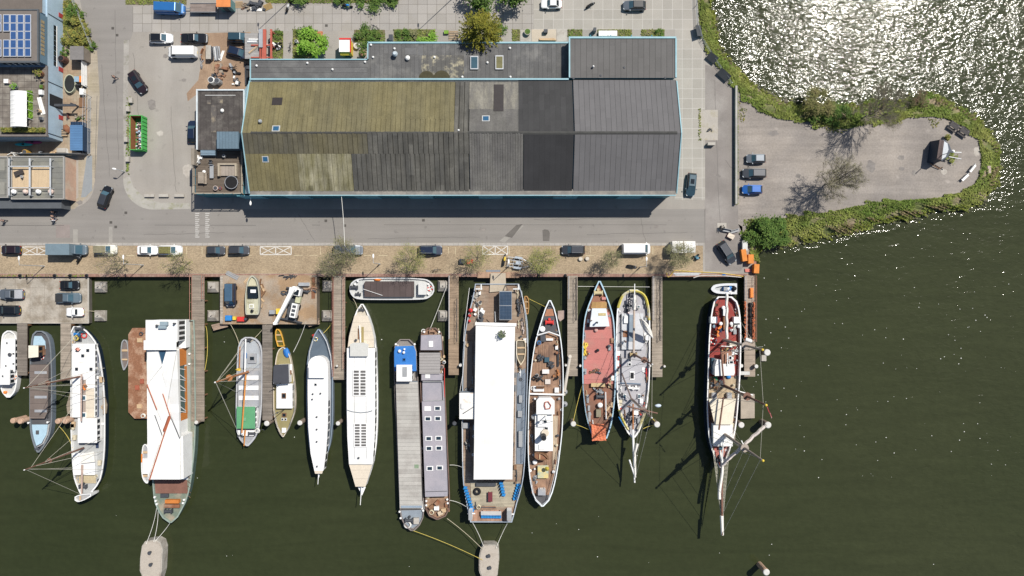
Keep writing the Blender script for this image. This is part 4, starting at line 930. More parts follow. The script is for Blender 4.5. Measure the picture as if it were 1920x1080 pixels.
jetty(32,50.5,606,704,'short grey plank jetty left of the pale blue barge',m=j_dark)
jetty(113.5,132.5,606,713,'grey plank jetty right of the pale blue barge')
jetty(359,383,516,790,'long brown plank jetty beside the white roofed party ship',m=M('long_jetty_planks',(.245,.205,.165),.9,.15,.7,planks=(0,.16,.22,.14)),rail=[(360,517,600,rail_r),(382.5,517,560,rail_r)])
jetty(492,510.5,608,788,'narrow plank jetty between the green roofed barge and the olive cruiser',m=j_dark)
jetty(624.5,647,517,712,'plank jetty with rusty rails between the two white saloon boats',rail=[(625.5,520,705,rail_r),(645.5,520,690,rail_r)])
jetty(841,860,516,703,'plank jetty with dark truss beside the open deck ferry',m=j_brown,truss=[(857,560,640)],rail=[(842.5,517,635,rail_w)])
jetty(1064,1083,517,705,'plank jetty between the grey warship hull and the red decked hull',truss=[(1080,520,600)],rail=[(1066,518,560,rail_w)])
jetty(1222.5,1242,517,707,'plank jetty with dark truss beside the yellow rimmed sailing ship',truss=[(1237,523,638)],rail=[(1224,518,600,rail_w)])
jo = jetty(1395.5,1416,516,706,'plank jetty hung with orange netting at the end of the quay',m=M('pinkish_planks',(.33,.27,.215),.9,.15,.7,planks=(0,.16,.2,.14)),rail=[(1396.5,517,640,rail_w),(1415,517,640,rail_r)])
for px in (1398.5,1413.5):
 b = MB(); g = random.Random(px)
 for i in range(90):
  x,y = P(px + g.uniform(-1.6,1.6),g.uniform(566,638),.7); b.box(x,y,.36 + g.random() * .35,.3,.22,.12,g.random() * 3)
 b.build('netting',M('orange_netting',(.42,.135,.065),.9,.3,3),jo)
b = MB(); b.bx(P(1406,0,.6)[0],P(1412,0,.6)[0],P(0,558,.6)[1],P(0,540,.6)[1],.36,.8); b.bx(P(1407,0,.6)[0],P(1411,0,.6)[0],P(0,557,.6)[1],P(0,541,.6)[1],.8,.9); tag(b.build('orange_float_box',OP),'long orange float box on the jetty with orange netting','box')
b = MB(); b.tube([(*P(1408,y,1.0),.55 + .15 * sin(y)) for y in range(568,634,4)],.28,6); tag(b.build('black_net_roll',RB),'long black net roll lying between the orange nettings','net roll')
# concrete anchor blocks and timber piles
blk = M('block_concrete',(.39,.365,.325),.95,.2,.7,c2=(.27,.24,.205),amt=.4,s2=.8)
def anchor(px,py,label):
 x,y = P(px,py,-.6); b = MB(); b.prism([(x - 1.0,y - 1.0),(x + 1.0,y - 1.0),(x + 1.0,y + 1.0),(x - 1.0,y + 1.0)],-3,-.8); b.prism([(x - .98,y - .98),(x + .98,y - .98),(x + .98,y + .98),(x - .98,y + .98)],-.8,-.1,[(x - .55,y - .3),(x + .75,y - .3),(x + .75,y + .75),(x - .55,y + .75)])
 b.cyl(x + .1,y + .1,-.1,.3,.12,8); tag(b.build('anchor_block',blk),label,'mooring block','concrete mooring blocks')
for px,py,l in ((186.5,538,'shaded by the leftmost tree right of the concrete pontoon'),(186,592,'at the lower right of the concrete pontoon'),(398,538,'at the upper left of the barge yard'),(398,592,'at the lower left of the barge yard'),(614,536,'shaded at the upper right of the barge yard'),(613,592,'at the lower right of the barge yard'),(831,536,'shaded beside the ferry jetty near the quay'),(831,592,'lower one beside the ferry jetty')):
 anchor(px,py,'square concrete mooring block ' + l)
pile_w = M('pile_timber',(.24,.19,.15),.9,.2,1); pile_pink = M('pile_pink_timber',(.46,.31,.22),.9,.2,1.2); cap_w = M('pile_white_cap',(.56,.55,.52),.7,.1,2)
def pile(px,py,h,r,label,m=None,capm=None,group='mooring piles'):
 x,y = P(px,py,h); o = thing('mooring_pile',label,'pile',(x,y,-4),0,group)
 b = MB(); b.cyl(0,0,0,h + 4,r * 1.05,12,r); b.torus((0,0,h + 3.6),r * 1.03,.05,12,5); b.build('shaft',m or pile_w,o)
 b = MB(); b.cyl(0,0,h + 4,h + 4.12,r * 1.12,14,r * .9); b.build('cap',capm or cap_w,o)
for a in ((24,789,1.9,.45,'pinkish timber pile, outer one of the pair left of the pale blue barge bow',pile_pink,pile_pink),(37.5,790,1.9,.45,'pinkish timber pile, inner one of the pair beside the pale blue barge bow',pile_pink,pile_pink),
          (108,790,1.9,.45,'pinkish timber pile, left one of the pair beside the white ketch',pile_pink,pile_pink),(122,790,1.9,.45,'pale timber pile, right one of the pair beside the white ketch',pile_pink,pile_pink),
          (368,792,1.6,.32,'white capped pile at the foot of the long brown jetty'),(500,794,1.6,.45,'stout white capped pile at the foot of the narrow jetty'),(562,793,1.6,.42,'white capped pile between the olive cruiser and the white saloon boat'),
          (633.5,794,1.6,.36,'white capped pile between the two white saloon boats'),(852,794,1.6,.36,'black pile between the lilac barge and the ferry',RB,DS),(1075,795,1.6,.45,'white capped pile at the stern of the red decked hull'),
          (1232,796,1.6,.5,'white capped pile beside the yellow rimmed bow'),(1438.5,661,1.8,.55,'large white topped pile out in the water beside the orange netting jetty'),(1418,687,1.4,.34,'small white topped pile at the lower right of the netting jetty'),
          (1390,686,1.2,.32,'white pile between the three master and the netting jetty'),(1440,797,1.8,.55,'white topped pile below the yard end of the three master'),(1390,797,1.6,.5,'white topped pile below the moored float of the three master'),
          (1061,685,1.2,.21,'white pile touching the left side of the jetty by the warship hull'),(1088,686,1.2,.21,'white pile beside the left rail of the red decked hull'),(1219,686,1.2,.21,'white pile left of the truss jetty end'),(1246,687,1.2,.21,'white pile right of the truss jetty end'),(632,686,1.2,.21,'white pile on the rusty railed jetty beside the dark bow'),(863,685,1.3,.26,'grey pile at the lower right of the ferry jetty',steel),(1437,1073,2.2,.55,'lone white topped pile at the bottom edge of the photo',pile_pink)): pile(*a)
def dolphin(pts,label):
 pts2 = PP(pts,.6); xs,ys_ = zip(*pts2); o = thing('mooring_float',label,'float',(sum(xs) / len(xs),sum(ys_) / len(ys_),-2),world=True,group='concrete mooring floats')
 b = MB(); b.prism(pts2,-2.2,.6); b.build('body',blk,o)
 c = (sum(xs) / len(xs),sum(ys_) / len(ys_)); b = MB(); b.prism([(c[0] + (x - c[0]) * .9,c[1] + (y - c[1]) * .93) for x,y in pts2],.6,.72); b.build('top',M('float_top',(.43,.385,.33),.95,.15,.5,c2=(.33,.29,.245),amt=.4,s2=.5),o)
 for dx,dy in ((0,1.2),(.2,-1.0)): b = MB(); b.cyl(c[0] + dx,c[1] + dy,.72,1.2,.22,10); b.cyl(c[0] + dx,c[1] + dy,1.2,1.3,.34,10); b.build('bollard',DS,o)
dolphin([(266,1024),(272,1015),(292,1012),(301,1017),(305,1030),(303,1072),(298,1090),(270,1090),(262,1070),(263,1045)],'concrete mooring float below the bow of the white roofed party ship')
dolphin([(901,1030),(906,1021),(928,1021),(935,1028),(936,1050),(933,1078),(926,1090),(905,1090),(898,1070),(898,1045)],'concrete mooring float below the stern of the ferry')
# ================================================================== BOATS
BW = M('boat_white',(.76,.76,.75),.5,.05,.8,c2=(.62,.60,.56),amt=.22,s2=.7,fv=.04)
BC = M('boat_cream',(.60,.53,.43),.65,.07,.7,planks=(0,1.6,.04,.02))
hull_navy = M('hull_navy',(.010,.022,.045),.4,.1,1); HB = M('hull_black',(.012,.013,.015),.5,.2,1); hull_slate = M('hull_slate',(.17,.21,.26),.5,.1,1)
HG = M('hull_grey',(.30,.31,.32),.6,.1,1); HR = M('hull_rust',(.17,.085,.055),.85,.25,.8,c2=(.10,.06,.05),amt=.5,s2=.6)
DGR = M('deck_grey',(.30,.31,.33),.8,.12,.6,c2=(.38,.37,.36),amt=.4,s2=.5); deck_slate = M('deck_slate',(.095,.125,.16),.8,.1,.6)
DD = M('deck_dark',(.085,.085,.092),.85,.2,.7); rim_blue = M('rim_pale_blue',(.36,.52,.62),.6,.1,1)
varn = M('varnished_spar',(.38,.16,.06),.5,.2,1.5); spar_brown = M('spar_brown',(.17,.09,.065),.6,.2,1.5); spar_grey = M('spar_grey',(.38,.35,.33),.7,.15,1.2)
canvas = M('sail_canvas',(.70,.68,.63),.9,.08,1.2)
wire = M('rigging_wire',(.45,.43,.36),.8,.1,2)
class Boat: pass
def hull(name,label,st,zg,zd,hm,rm,dm,w=1.5,cat='boat',horiz=False,group=None,zw=None,dz=.1):
 """st: rows (y, x left, x right) read along the gunwale in photo pixels; horiz swaps x and y"""
 Ls = spline([(s[0],s[1]) for s in st],26); Rs = spline([(s[0],s[2]) for s in st],26); y0,y1 = st[0][0],st[-1][0]; ym = (y0 + y1) / 2
 def ring(ins,k,ky,z):
  out = []
  for side,pts in ((0,Ls),(1,Rs[::-1])):
   for i,(y,x) in enumerate(pts):
    o_ = Rs[i][1] if side == 0 else Ls[25 - i][1]; c = (x + o_) / 2
    hw = max(0,abs(x - c) - ins); xx = c + copysign(hw * k,x - c); yy = ym + (y - ym) * ky * (1 - 2 * ins / (y1 - y0))
    out.append((*(P(yy,xx,zg) if horiz else P(xx,yy,zg)),z))
  return out
 xc = sum(s[1] + s[2] for s in st) / 2 / len(st); base = P(ym,xc,0) if horiz else P(xc,ym,0)
 o = thing(name,label,cat,(*base,WZ),world=True,group=group)
 b = MB(); b.rings([ring(0,.80,.93,WZ - .7),ring(0,.93,.975,WZ),ring(0,1,1,zg)],True,False); bh = b.build('hull',hm,o)
 b = MB(); b.rings([ring(-.15,1,1,zg - .12),ring(-.15,1,1,zg + dz),ring(w,1,1,zg + dz),ring(w,1,1,zd - .05)],False,False); b.build('gunwale',rm,o)
 b = MB(); b.rings([ring(w - .05,1,1,zd),ring(w - .05,.3,.6,zd + .03)],False,True); b.build('deck',dm,o)
 B = Boat(); B.o = o; B.zd = zd; B.zg = zg; B.ring = ring
 return B
def blk_(B,name,poly,z0,z1,m,roof=None,over=0.0,win=None,rname='roof',wm=None,camber=0.0):
 """deckhouse or hatch: poly (or x0,y0,x1,y1) read at its top, in photo pixels"""
 if len(poly) == 4 and not isinstance(poly[0],(tuple,list)): x0,y0,x1,y1 = poly; poly = [(x0,y0),(x1,y0),(x1,y1),(x0,y1)]
 pts = PP(poly,z1); b = MB(); b.prism(pts,z0,z1); o = b.build(name,m,B.o)
 if roof:
  c = (sum(p[0] for p in pts) / len(pts),sum(p[1] for p in pts) / len(pts)); ro = [(x + copysign(over,x - c[0]),y + copysign(over,y - c[1])) for x,y in pts]
  b = MB(); b.prism(ro,z1 + .003,z1 + .07 + camber,None if not camber else [(c[0] + (x - c[0]) * .75,c[1] + (y - c[1]) * .97) for x,y in ro]); b.build(rname,roof,o)
 if win:
  sides,n = win
  if len(pts) == 4:
   xa,xb = min(p[0] for p in pts),max(p[0] for p in pts); ya,yb_ = min(p[1] for p in pts),max(p[1] for p in pts); h = z1 - z0
   for s in sides:
    for i in range(n):
     t0,t1 = (i + .18) / n,(i + .82) / n; b = MB()
     if s in 'lr': x = xa if s == 'l' else xb; b.bx(x - .03,x + .03,ya + (yb_ - ya) * t0,ya + (yb_ - ya) * t1,z0 + h * .42,z0 + h * .85)
     else: y = ya if s == 'b' else yb_; b.bx(xa + (xb - xa) * t0,xa + (xb - xa) * t1,y - .03,y + .03,z0 + h * .42,z0 + h * .85)
     b.build('window',wm or DG,o)
 return o
def plate(B,name,poly,z,m,t=.06,parent=None):
 if len(poly) == 4 and not isinstance(poly[0],(tuple,list)): x0,y0,x1,y1 = poly; poly = [(x0,y0),(x1,y0),(x1,y1),(x0,y1)]
 b = MB(); b.prism(PP(poly,z),z - .03,z + t); return b.build(name,m,parent or B.o)
def skyl(B,x,y,z,w,h,m=None,frame=None,parent=None,name='hatch'):
 o = plate(B,name,(x - w / 2,y - h / 2,x + w / 2,y + h / 2),z,frame or BW,.14,parent); b = MB()
 k = .7; b.prism(PP([(x - w / 2 * k,y - h / 2 * k),(x + w / 2 * k,y - h / 2 * k),(x + w / 2 * k,y + h / 2 * k),(x - w / 2 * k,y + h / 2 * k)],z),z + .1,z + .165)
 b.build('pane',m or DG,o if parent is None else parent); return o
def vent(B,x,y,z,r=.2,h=.6,m=None,name='ventilator'):
 X,Y = P(x,y,z + h); b = MB(); b.cyl(X,Y,z - .05,z + h * .7,r * .7,8); b.ell((X,Y,z + h * .8),(r,r,h * .25),10,6); return b.build(name,m or BW,B.o)
def spar(B,name,p0,z0,p1,z1,r0,r1,m): b = MB(); b.tube([(*P(*p0,z0),z0),(*P(*p1,z1),z1)],r0,8,r1); return b.build(name,m,B.o)
def mast(B,px,py,z0,h,r,m,rake=(0,0),stays=(),yards=(),name='mast'):
 """upright mast standing at a photo pixel on the deck; stays run from the masthead to deck points"""
 x,y = P(px,py,z0); top = (x + rake[0],y + rake[1],z0 + h); b = MB(); b.tube([(x,y,z0 - .1),(x + rake[0] * .5,y + rake[1] * .5,z0 + h * .5),top],r,8,r * .5)
 b.cyl(x + rake[0] * .6,y + rake[1] * .6,z0 + h * .6,z0 + h * .6 + .12,r * 2.4,8); o = b.build(name,m,B.o)
 b = MB(); b.ell(top,(r * .6,r * .6,r * 1.0),8,5); b.build('masthead',BW,o)
 for (sx,sy,sz,f) in stays:
  b = MB(); b.tube([(x + rake[0] * f,y + rake[1] * f,z0 + h * f),(*P(sx,sy,sz),sz)],.035,4); b.build('stay',wire,B.o)
 return Vector(top),Vector((x,y,z0))
def winch(B,x,y,z,s=1.0,m=None):
 X,Y = P(x,y,z); b = MB(); b.tube([(X - .5 * s,Y,z + .4 * s),(X + .5 * s,Y,z + .4 * s)],.22 * s,8); b.bx(X - .55 * s,X - .42 * s,Y - .3 * s,Y + .3 * s,z,z + .6 * s); b.bx(X + .42 * s,X + .55 * s,Y - .3 * s,Y + .3 * s,z,z + .6 * s); b.cyl(X,Y + .4 * s,z,z + .3 * s,.18 * s,8); return b.build('winch',m or DS,B.o)
def bitts(B,pts,z,m=None):
 for x,y in pts: X,Y = P(x,y,z); b = MB(); b.cyl(X,Y,z,z + .4,.12,8); b.cyl(X,Y,z + .4,z + .48,.2,8); b.build('bollard',m or BW,B.o)
def fittings(B,y0,y1,n,z,mats,seed,ins=2.5):
 """small fixed deck gear along both bulwarks: lockers, pipes, cleats, ventilators"""
 g = random.Random(seed); rg = [p for p in B.ring(ins * .1,1,1,z)]; L = rg[:26]; Rr = rg[26:][::-1]
 for i in range(n):
  y = g.uniform(y0,y1); Y = P(0,y,B.zg)[1]; pts = L if i % 2 else Rr; k = min(range(26),key=lambda q: abs(pts[q][1] - Y)); c = (L[k][0] + Rr[k][0]) / 2
  x = pts[k][0] + (c - pts[k][0]) * g.uniform(.06,.42); b = MB(); t = g.randrange(4); s = g.uniform(.7,1.3)
  if t == 0: b.box(x,Y,z,.5 * s,.8 * s,.35,g.uniform(-.2,.2)); b.box(x,Y,z + .35,.54 * s,.84 * s,.05,0)
  elif t == 1: b.cyl(x,Y,z,z + .5,.14 * s,8); b.ell((x,Y,z + .55),(.24 * s,.24 * s,.14),8,5)
  elif t == 2: b.tube([(x,Y - .9 * s,z + .15),(x + .1,Y,z + .2),(x,Y + .9 * s,z + .15)],.08,5); b.box(x,Y,z,.3,.2,.3)
  else: b.torus((x,Y,z + .1),.26 * s,.08,12,5); b.cyl(x,Y,z,z + .25,.08,6)
  b.build('deck_fitting',g.choice(mats),B.o)
def rail(B,pts,z,h,m,name='railing',r=.035,n=1.2):
 q = [Vector((*P(a,c,z + h),z + h)) for a,c in pts]; b = MB(); b.tube(q,r,4); b.tube([p - Vector((0,0,h * .5)) for p in q],r * .7,4)
 for a,c in zip(q,q[1:]):
  k = max(1,int((c - a).length / n))
  for i in range(k + 1): p = a + (c - a) * i / k; b.tube([p,p - Vector((0,0,h))],r,4)
 return b.build(name,m,B.o)
# 1 small white motor barge at the photo edge
B = hull('motor_boat','small white motor boat with wheelhouse at the left photo edge',[(620,14,20),(624,8,26),(632,4,31),(660,2,33),(700,1,33),(722,1,31),(736,5,27),(745,13,19)],-.2,-.55,BW,BW,M('pale_deck',(.50,.50,.48),.8,.12,.7),1.6)
o = blk_(B,'cabin',(4,636,28,696),-.55,.5,BW,BW,.08,('r',5)); blk_(B,'wheelhouse',(-2,693,17.5,720),-.55,1.5,BW,BW,.12,('rb',3))
for x,y in ((14,643),(12,686),(26,663),(26,682),(6,705)): skyl(B,x,y,.57 if y < 690 else 1.6,4,4)
vent(B,17,665,.57,.35,.4,DS); vent(B,8,736,-.5,.3,.5,OP,'mooring_ball')
item('ring',26,707,.1,'orange and white lifebuoy lying on the small white motor boat','lifebuoy',OP,1.1,m2=WP)
# 2 slate barge with pale blue ends
B = hull('barge','dark slate barge with pale blue fore and aft decks beside a plank jetty',[(620.5,68,80),(626,62,88),(640,59,94),(670,57,97),(720,56,98),(780,56,98),(805,57,96),(822,60,91),(838,65,82),(848,70,74)],-.1,-.45,hull_slate,M('rim_slate',(.16,.18,.20),.7,.12,1),DD,1.8)
plate(B,'aft_deck',[(64,630),(78,630),(85,640),(86,654),(62,654)],-.4,M('pale_blue_deck',(.37,.52,.62),.6,.08,.8)); blk_(B,'wheelhouse',[(55,649),(71,649),(71,668),(55,670)],-.4,1.6,BN,M('cream_roof',(.70,.66,.55),.7,.08,1),.12,('rb',2))
blk_(B,'hatch_cover',[(57,684),(91,684),(89,772),(83,784),(57,784)],-.5,.35,M('hatch_coaming',(.09,.085,.085),.8,.2,1),M('brown_tarpaulin',(.155,.125,.11),.9,.15,.5,planks=(0,1.2,.1,.04)),.06)
for y in (696,742,768): plate(B,'roof_light',(65,y,88,y + 5),.44,DGR)
plate(B,'foredeck',[(58,796),(90,796),(87,815),(78,831),(68,836),(60,820)],-.38,M('pale_blue_deck',(.37,.52,.62))); plate(B,'hatch',(68,807,73,814),-.3,DD,.15); rail(B,[(91,796),(88,815),(80,832),(70,838)],-.1,.5,BW); bitts(B,[(92,791),(56,792)],-.1); winch(B,72,841,-.4,.8)
rail(B,[(88,680),(88,784)],-.4,.5,DS); blk_(B,'engine_box',(72,650,82,666),-.45,.1,rust)
item('ring',78,670,-.4,'red lifebuoy beside the cream wheelhouse roof of the slate barge','lifebuoy',RP,1.0,m2=WP)
# 3 white ketch
B = hull('sailing_barge','long white two masted sailing barge with navy side and many ropes',[(612,138,150),(618,134,160),(632,131,173),(650,131,183),(690,132,191),(740,133,196),(800,133,197),(850,135,196),(890,138,191),(908,143,184),(922,149,173),(932,154,164)],.2,-.2,hull_navy,BW,M('pale_grey_deck',(.36,.37,.37),.8,.12,.6),1.4)
blk_(B,'deckhouse',(136.5,645,178,782),-.2,.75,BW,BW,.05,('r',12)); plate(B,'brown_top',(151,712,161,784),.84,M('raw_canvas_brown',(.33,.27,.23),.9,.1,.8)); plate(B,'cream_top',(161,728,177,783),.84,BC)
plate(B,'side_deck',(180,660,185,840),-.1,M('navy_deck',(.025,.04,.09),.7,.1,1));
for x,y in ((165,657),(155.5,667),(144,692),(171,692),(145,657)): skyl(B,x,y,.82,5,5.5,frame=DS)
for x,y in ((158,746),(158,778)): skyl(B,x,y,.86,8,10,SG)
blk_(B,'wheelhouse',(147.5,785,181,829),-.2,1.5,BW,WR,.12,('rb',4)); blk_(B,'fore_cabin',(138,850,178,890),-.2,.45,BW,BW,.04); plate(B,'awning',[(150,853),(176,846),(178,866),(152,869)],1.0,canvas,.04)
plate(B,'well_deck',(141,891,180,906),-.1,M('sandy_deck',(.44,.37,.24),.8,.15,1)); winch(B,158,911,-.1,1.2); winch(B,152,616,-.1,1.3); winch(B,146,626,-.1,.9,BP); skyl(B,148,637,-.15,11,8,frame=DD)
spar(B,'bowsprit',(154,872),.9,(153,928),1.0,.20,.12,M('pinkish_spar',(.42,.31,.26),.6,.12,1)); spar(B,'boom',(153,702),2.2,(152,790),2.4,.16,.12,M('pinkish_spar',(.42,.31,.26)))
dk = [(x,y,.3,f) for x in (134,196) for y,f in ((690,.8),(720,.9),(745,.95))]
t1,_ = mast(B,150,706,.7,14.6,.19,spar_brown,stays=dk + [(150,620,.4,.96)]); t2,_ = mast(B,156,840,.3,15.4,.19,spar_brown,stays=[(x,y,.3,f) for x in (137,193) for y,f in ((820,.7),(846,.85),(880,.96))] + [(154,928,.8,.98),(135,765,.4,.9),(136,877,.4,1)])
for xx,sd in ((132,-1),(192.5,1)):
 X,Y = P(xx,755,.3); b = MB(); b.prism([(X,Y + 2.2),(X + sd * .75,Y - .5),(X + sd * .6,Y - 2.0),(X,Y - 2.2)],.0,.28); b.build('leeboard',M('leeboard_wood',(.30,.25,.19),.8,.2,1,planks=(90,.2,.15,.1)),B.o)
item('ring',157,629,-.1,'red lifebuoy on the cluttered grey stern of the white sailing barge','lifebuoy',RP,1.4,m2=RP); item('junk',152,625,-.1,'dark pile of rope and gear on the stern of the white sailing barge','deck gear',M('blue_gear',(.03,.08,.12),.8,.3,2),dims=(1.6,1.2,.5),m2=DS); item('coil',142,634,-.1,'yellow rope coil on the stern of the white sailing barge','rope coil',rope_yellow,1.4)
item('chair',148,655,.82,'pink folding deck chair on the white sailing barge roof','deck chair',M('pink_cloth',(.60,.28,.22),.9,.1,2),rz=.8); item('junk',158,727,.85,'orange bundle beside the mast of the white sailing barge','bundle',OP,dims=(.7,1.4,.5),m2=BN)
B_ketch = B
def dinghy(name,label,st,z,m,inner,benches,horiz=False,group=None,cat='rowing boat',zh=None):
 w = 1.3; B = hull(name,label,st,z,z - .3,m,m,inner,w,cat,horiz,group,dz=.05)
 if horiz is None: return B
 for (x,y,wx,wy) in benches: plate(B,'thwart',(x - wx / 2,y - wy / 2,x + wx / 2,y + wy / 2),z - .12,WO)
 return B
def raise_to(B,dz):
 B.o.location.z += dz
B = dinghy('dinghy','white dinghy hung across the bow of the white sailing barge',[(148,928,934),(154,925,937),(165,923,934),(178,922,927)],.5,BW,DGR,[(158,930,3,8)],True)
raise_to(B,1.2)
fittings(B_ketch,625,905,26,-.1,[BW,DS,WO,HG,rope_m],3)
# 4 grey rowing boat and rusty work pontoon
B = dinghy('rowing_boat','grey rowing boat floating beside the rusty pontoon',[(637,232,235),(643,228,239),(660,226.5,241),(676,227,241),(686,229,238),(694,231.5,233)],-.85,HG,M('rowboat_inside',(.17,.14,.13),.8,.2,2),[(234,657,11,4),(233.5,674,11,3)])
slab('work_pontoon','rust red work pontoon moored along the white roofed party ship','pontoon',[(248,615),(277,615),(277,785),(252,785),(240.5,773),(240.5,627)],-1.9,-.3,HR,M('rust_red_deck',(.25,.12,.068),.9,.2,.5,c2=(.34,.22,.15),amt=.42,s2=.5,fine=4,fv=.2))
for x,y,w,h,c in ((262,638,10,8,0),(261,762,9,8,0),(257,727,8,9,1),(266,715,7,9,1)):
 b = MB(); X,Y = P(x,y,-.2); b.box(X,Y,-.3,w / 10,h / 10,.12); b.box(X,Y,-.18,w / 12,h / 12,.05); tag(b.build('plate_cover',[WO,RP][0] if c == 0 else M('red_lead_plate',(.33,.10,.06),.9,.2,2)),['pale timber cover near the top of the rust red work pontoon','pale timber cover near the foot of the rust red work pontoon','larger red lead plate midway on the work pontoon','upper red lead plate on the work pontoon'][[638,762,727,715].index(y)],'cover')
item('coil',268,780,-.3,'white rope coil at the foot of the rust red work pontoon','rope coil',RW,1.2); item('coil',264,626,-.3,'grey rope coil at the top of the rust red work pontoon','rope coil',DS,1.0)
# 6 party ship with folded white roof
green_deck = M('worn_green_deck',(.165,.205,.165),.85,.2,.5,c2=(.27,.235,.18),amt=.45,s2=.5)
B = hull('party_ship','long green decked ship under a folded white roof with orange panels',[(600,274,364),(640,274,365.5),(700,276,366),(780,279,367),(840,282,365),(880,285,361),(915,287,356),(940,290,349),(958,297,340),(972,306,332),(980,318,322)],.6,.25,M('hull_green',(.10,.15,.13),.7,.2,.8),M('rim_green',(.25,.31,.27),.7,.2,1),green_deck,1.6,'ship')
RZ6 = 4.6
blk_(B,'saloon',[(277,652),(331,652),(335,816),(343,818),(344,898),(279,898)],.25,3.9,BW)
b = MB(); poly = PP([(275,655),(333,655),(337.5,900),(276,900)],RZ6); b.prism(poly,3.9,4.2); r6 = b.build('roof',WR,B.o)
def facet(pts,zs,nm='roof_facet',m=None):
 v = [(*P(*p,z),z) for p,z in zip(pts,zs)]; lo = [(x,y,4.15) for x,y,z in v]; n = len(v); b = MB()
 if sum(a[0] * c[1] - c[0] * a[1] for a,c in zip(v,v[1:] + v[:1])) < 0: v = v[::-1]; lo = lo[::-1]
 b.add(lo + v,[list(range(n))[::-1],list(range(n,2 * n))] + [[i,(i + 1) % n,n + (i + 1) % n,n + i] for i in range(n)]); return b.build(nm,m or WR,r6)
facet([(275.5,656),(296,657),(303.5,686),(275.5,722)],(4.4,4.6,4.6,4.3)); facet([(312,657),(331,656),(316,742),(304,700),(303.5,686)],(4.5,4.7,4.5,4.4,4.5)); facet([(275.5,724),(303,700),(316,742),(307,800),(294,768)],(4.3,4.4,4.5,4.6,4.3))
facet([(332,657),(337,820),(320,776),(317,742)],(4.9,4.7,4.5,4.5)); facet([(275.5,728),(293,770),(304,816),(277,899)],(4.4,4.3,4.4,4.5)); facet([(320,780),(337,824),(337.5,899),(281,899),(309,806)],(4.6,4.4,4.5,4.5,4.6)); facet([(306,806),(317,780),(306,745),(298,770)],(4.55,4.5,4.4,4.4))
slit = M('rust_red_slit',(.35,.10,.05),.7,.2,2)
for p,q,w in (((275.5,721),(294,768),.10),((305,738),(319,780),.10),((290,778),(304,816),.07),((319,780),(280,900),.12),((318,781),(308,808),.3),((319,780),(337,822),.08)):
 b = MB(); b.tube([(*P(*p,4.62),4.62),(*P(*q,4.66),4.66)],w,4); b.build('roof_seam',slit if w > .09 else DS,r6)
b = MB(); b.prism(PP([(296,658),(312,658),(304,685)],4.4),4.2,4.42); b.build('skylight',M('blue_skylight',(.03,.075,.13),.15,.15,2,spec=.7),r6)
blk_(B,'bridge',(274.5,601,332,640),.25,5.2,BW,WR,.1,('r',4)); blk_(B,'bridge_wing',(336,600,348.5,652),.25,2.0,BW,WR,.05); plate(B,'canopy',(270,638,331,656),5.3,WR,.12)
plate(B,'air_unit',(302,603,316,610),5.5,M('blue_grey_unit',(.25,.32,.36),.6,.1,2),.5); plate(B,'air_unit',(299,610,313,616),5.4,M('blue_grey_unit',(.25,.32,.36)),.5); vent(B,293,611,5.3,.25,.6,DS); vent(B,325,607,5.3,.2,.8,DS)
orange_pan = M('orange_panel',(.52,.18,.04),.6,.12,1)
for y0,y1 in ((655,687),(776,812)): blk_(B,'orange_wall',[(331,y0),(333.6 + (y0 - 655) * .017,y0),(333.6 + (y1 - 655) * .017,y1),(331,y1)],.25,3.6,orange_pan)
blk_(B,'sloped_glazing',[(331,687),(334,687),(335.6,776),(331,776)],1.2,3.6,M('green_glass',(.05,.10,.10),.2,.2,2,spec=.6))
b = MB(); b.prism(PP([(342,687),(346.4,687),(348,776),(342,776)],1.2),.25,1.2); b.build('orange_sill',orange_pan,B.o)
for i in range(9): y = 691 + i * 10; spar(B,'glazing_bar',(334.4 + (y - 687) * .018,y),3.6,(346.6 + (y - 687) * .018,y + (9 if i % 2 else 2)),1.25,.09,.09,BW)
plate(B,'side_walk',[(349,604),(357,604),(358,900),(350,900)],.32,M('walk_grey_green',(.26,.28,.25),.85,.15,.7)); plate(B,'red_deck',[(290,900),(351,900),(352,925),(292,925)],.32,M('rusty_red_deck',(.20,.10,.075),.9,.2,.7)); plate(B,'white_deck',[(337,815),(351,815),(352,899),(338,899)],.34,BW)
blk_(B,'orange_hatch',(309,937.5,335,944),.25,1.0,orange_pan); plate(B,'vent_slab',(302,925,317,932),.4,DS,.3); plate(B,'hatch',(309,945,338,951),.4,rust,.4); winch(B,318,957,.25,1.3)
for y in range(830,930,9): spar(B,'rail_strut',(352,y),.3,(357,y + 4),.9,.04,.04,rust)
bitts(B,[(292,931),(294,938),(296,944),(347,936),(345,942),(352,648),(357,663),(357,682)],.3)
B2 = dinghy('launch','small white and orange launch tied to the left of the party ship',[(833,271,273),(840,267,278),(870,265,280),(890,266,280),(900,269,279),(906,274,277)],-.6,BW,DGR,[(272,848,9,4),(272,892,9,4)],cat='boat'); blk_(B2,'cabin',(268,860,277,888),-.9,-.2,BW,BW,.05,('r',2)); plate(B2,'side_pad',(265,851,267,867),-.55,OP)
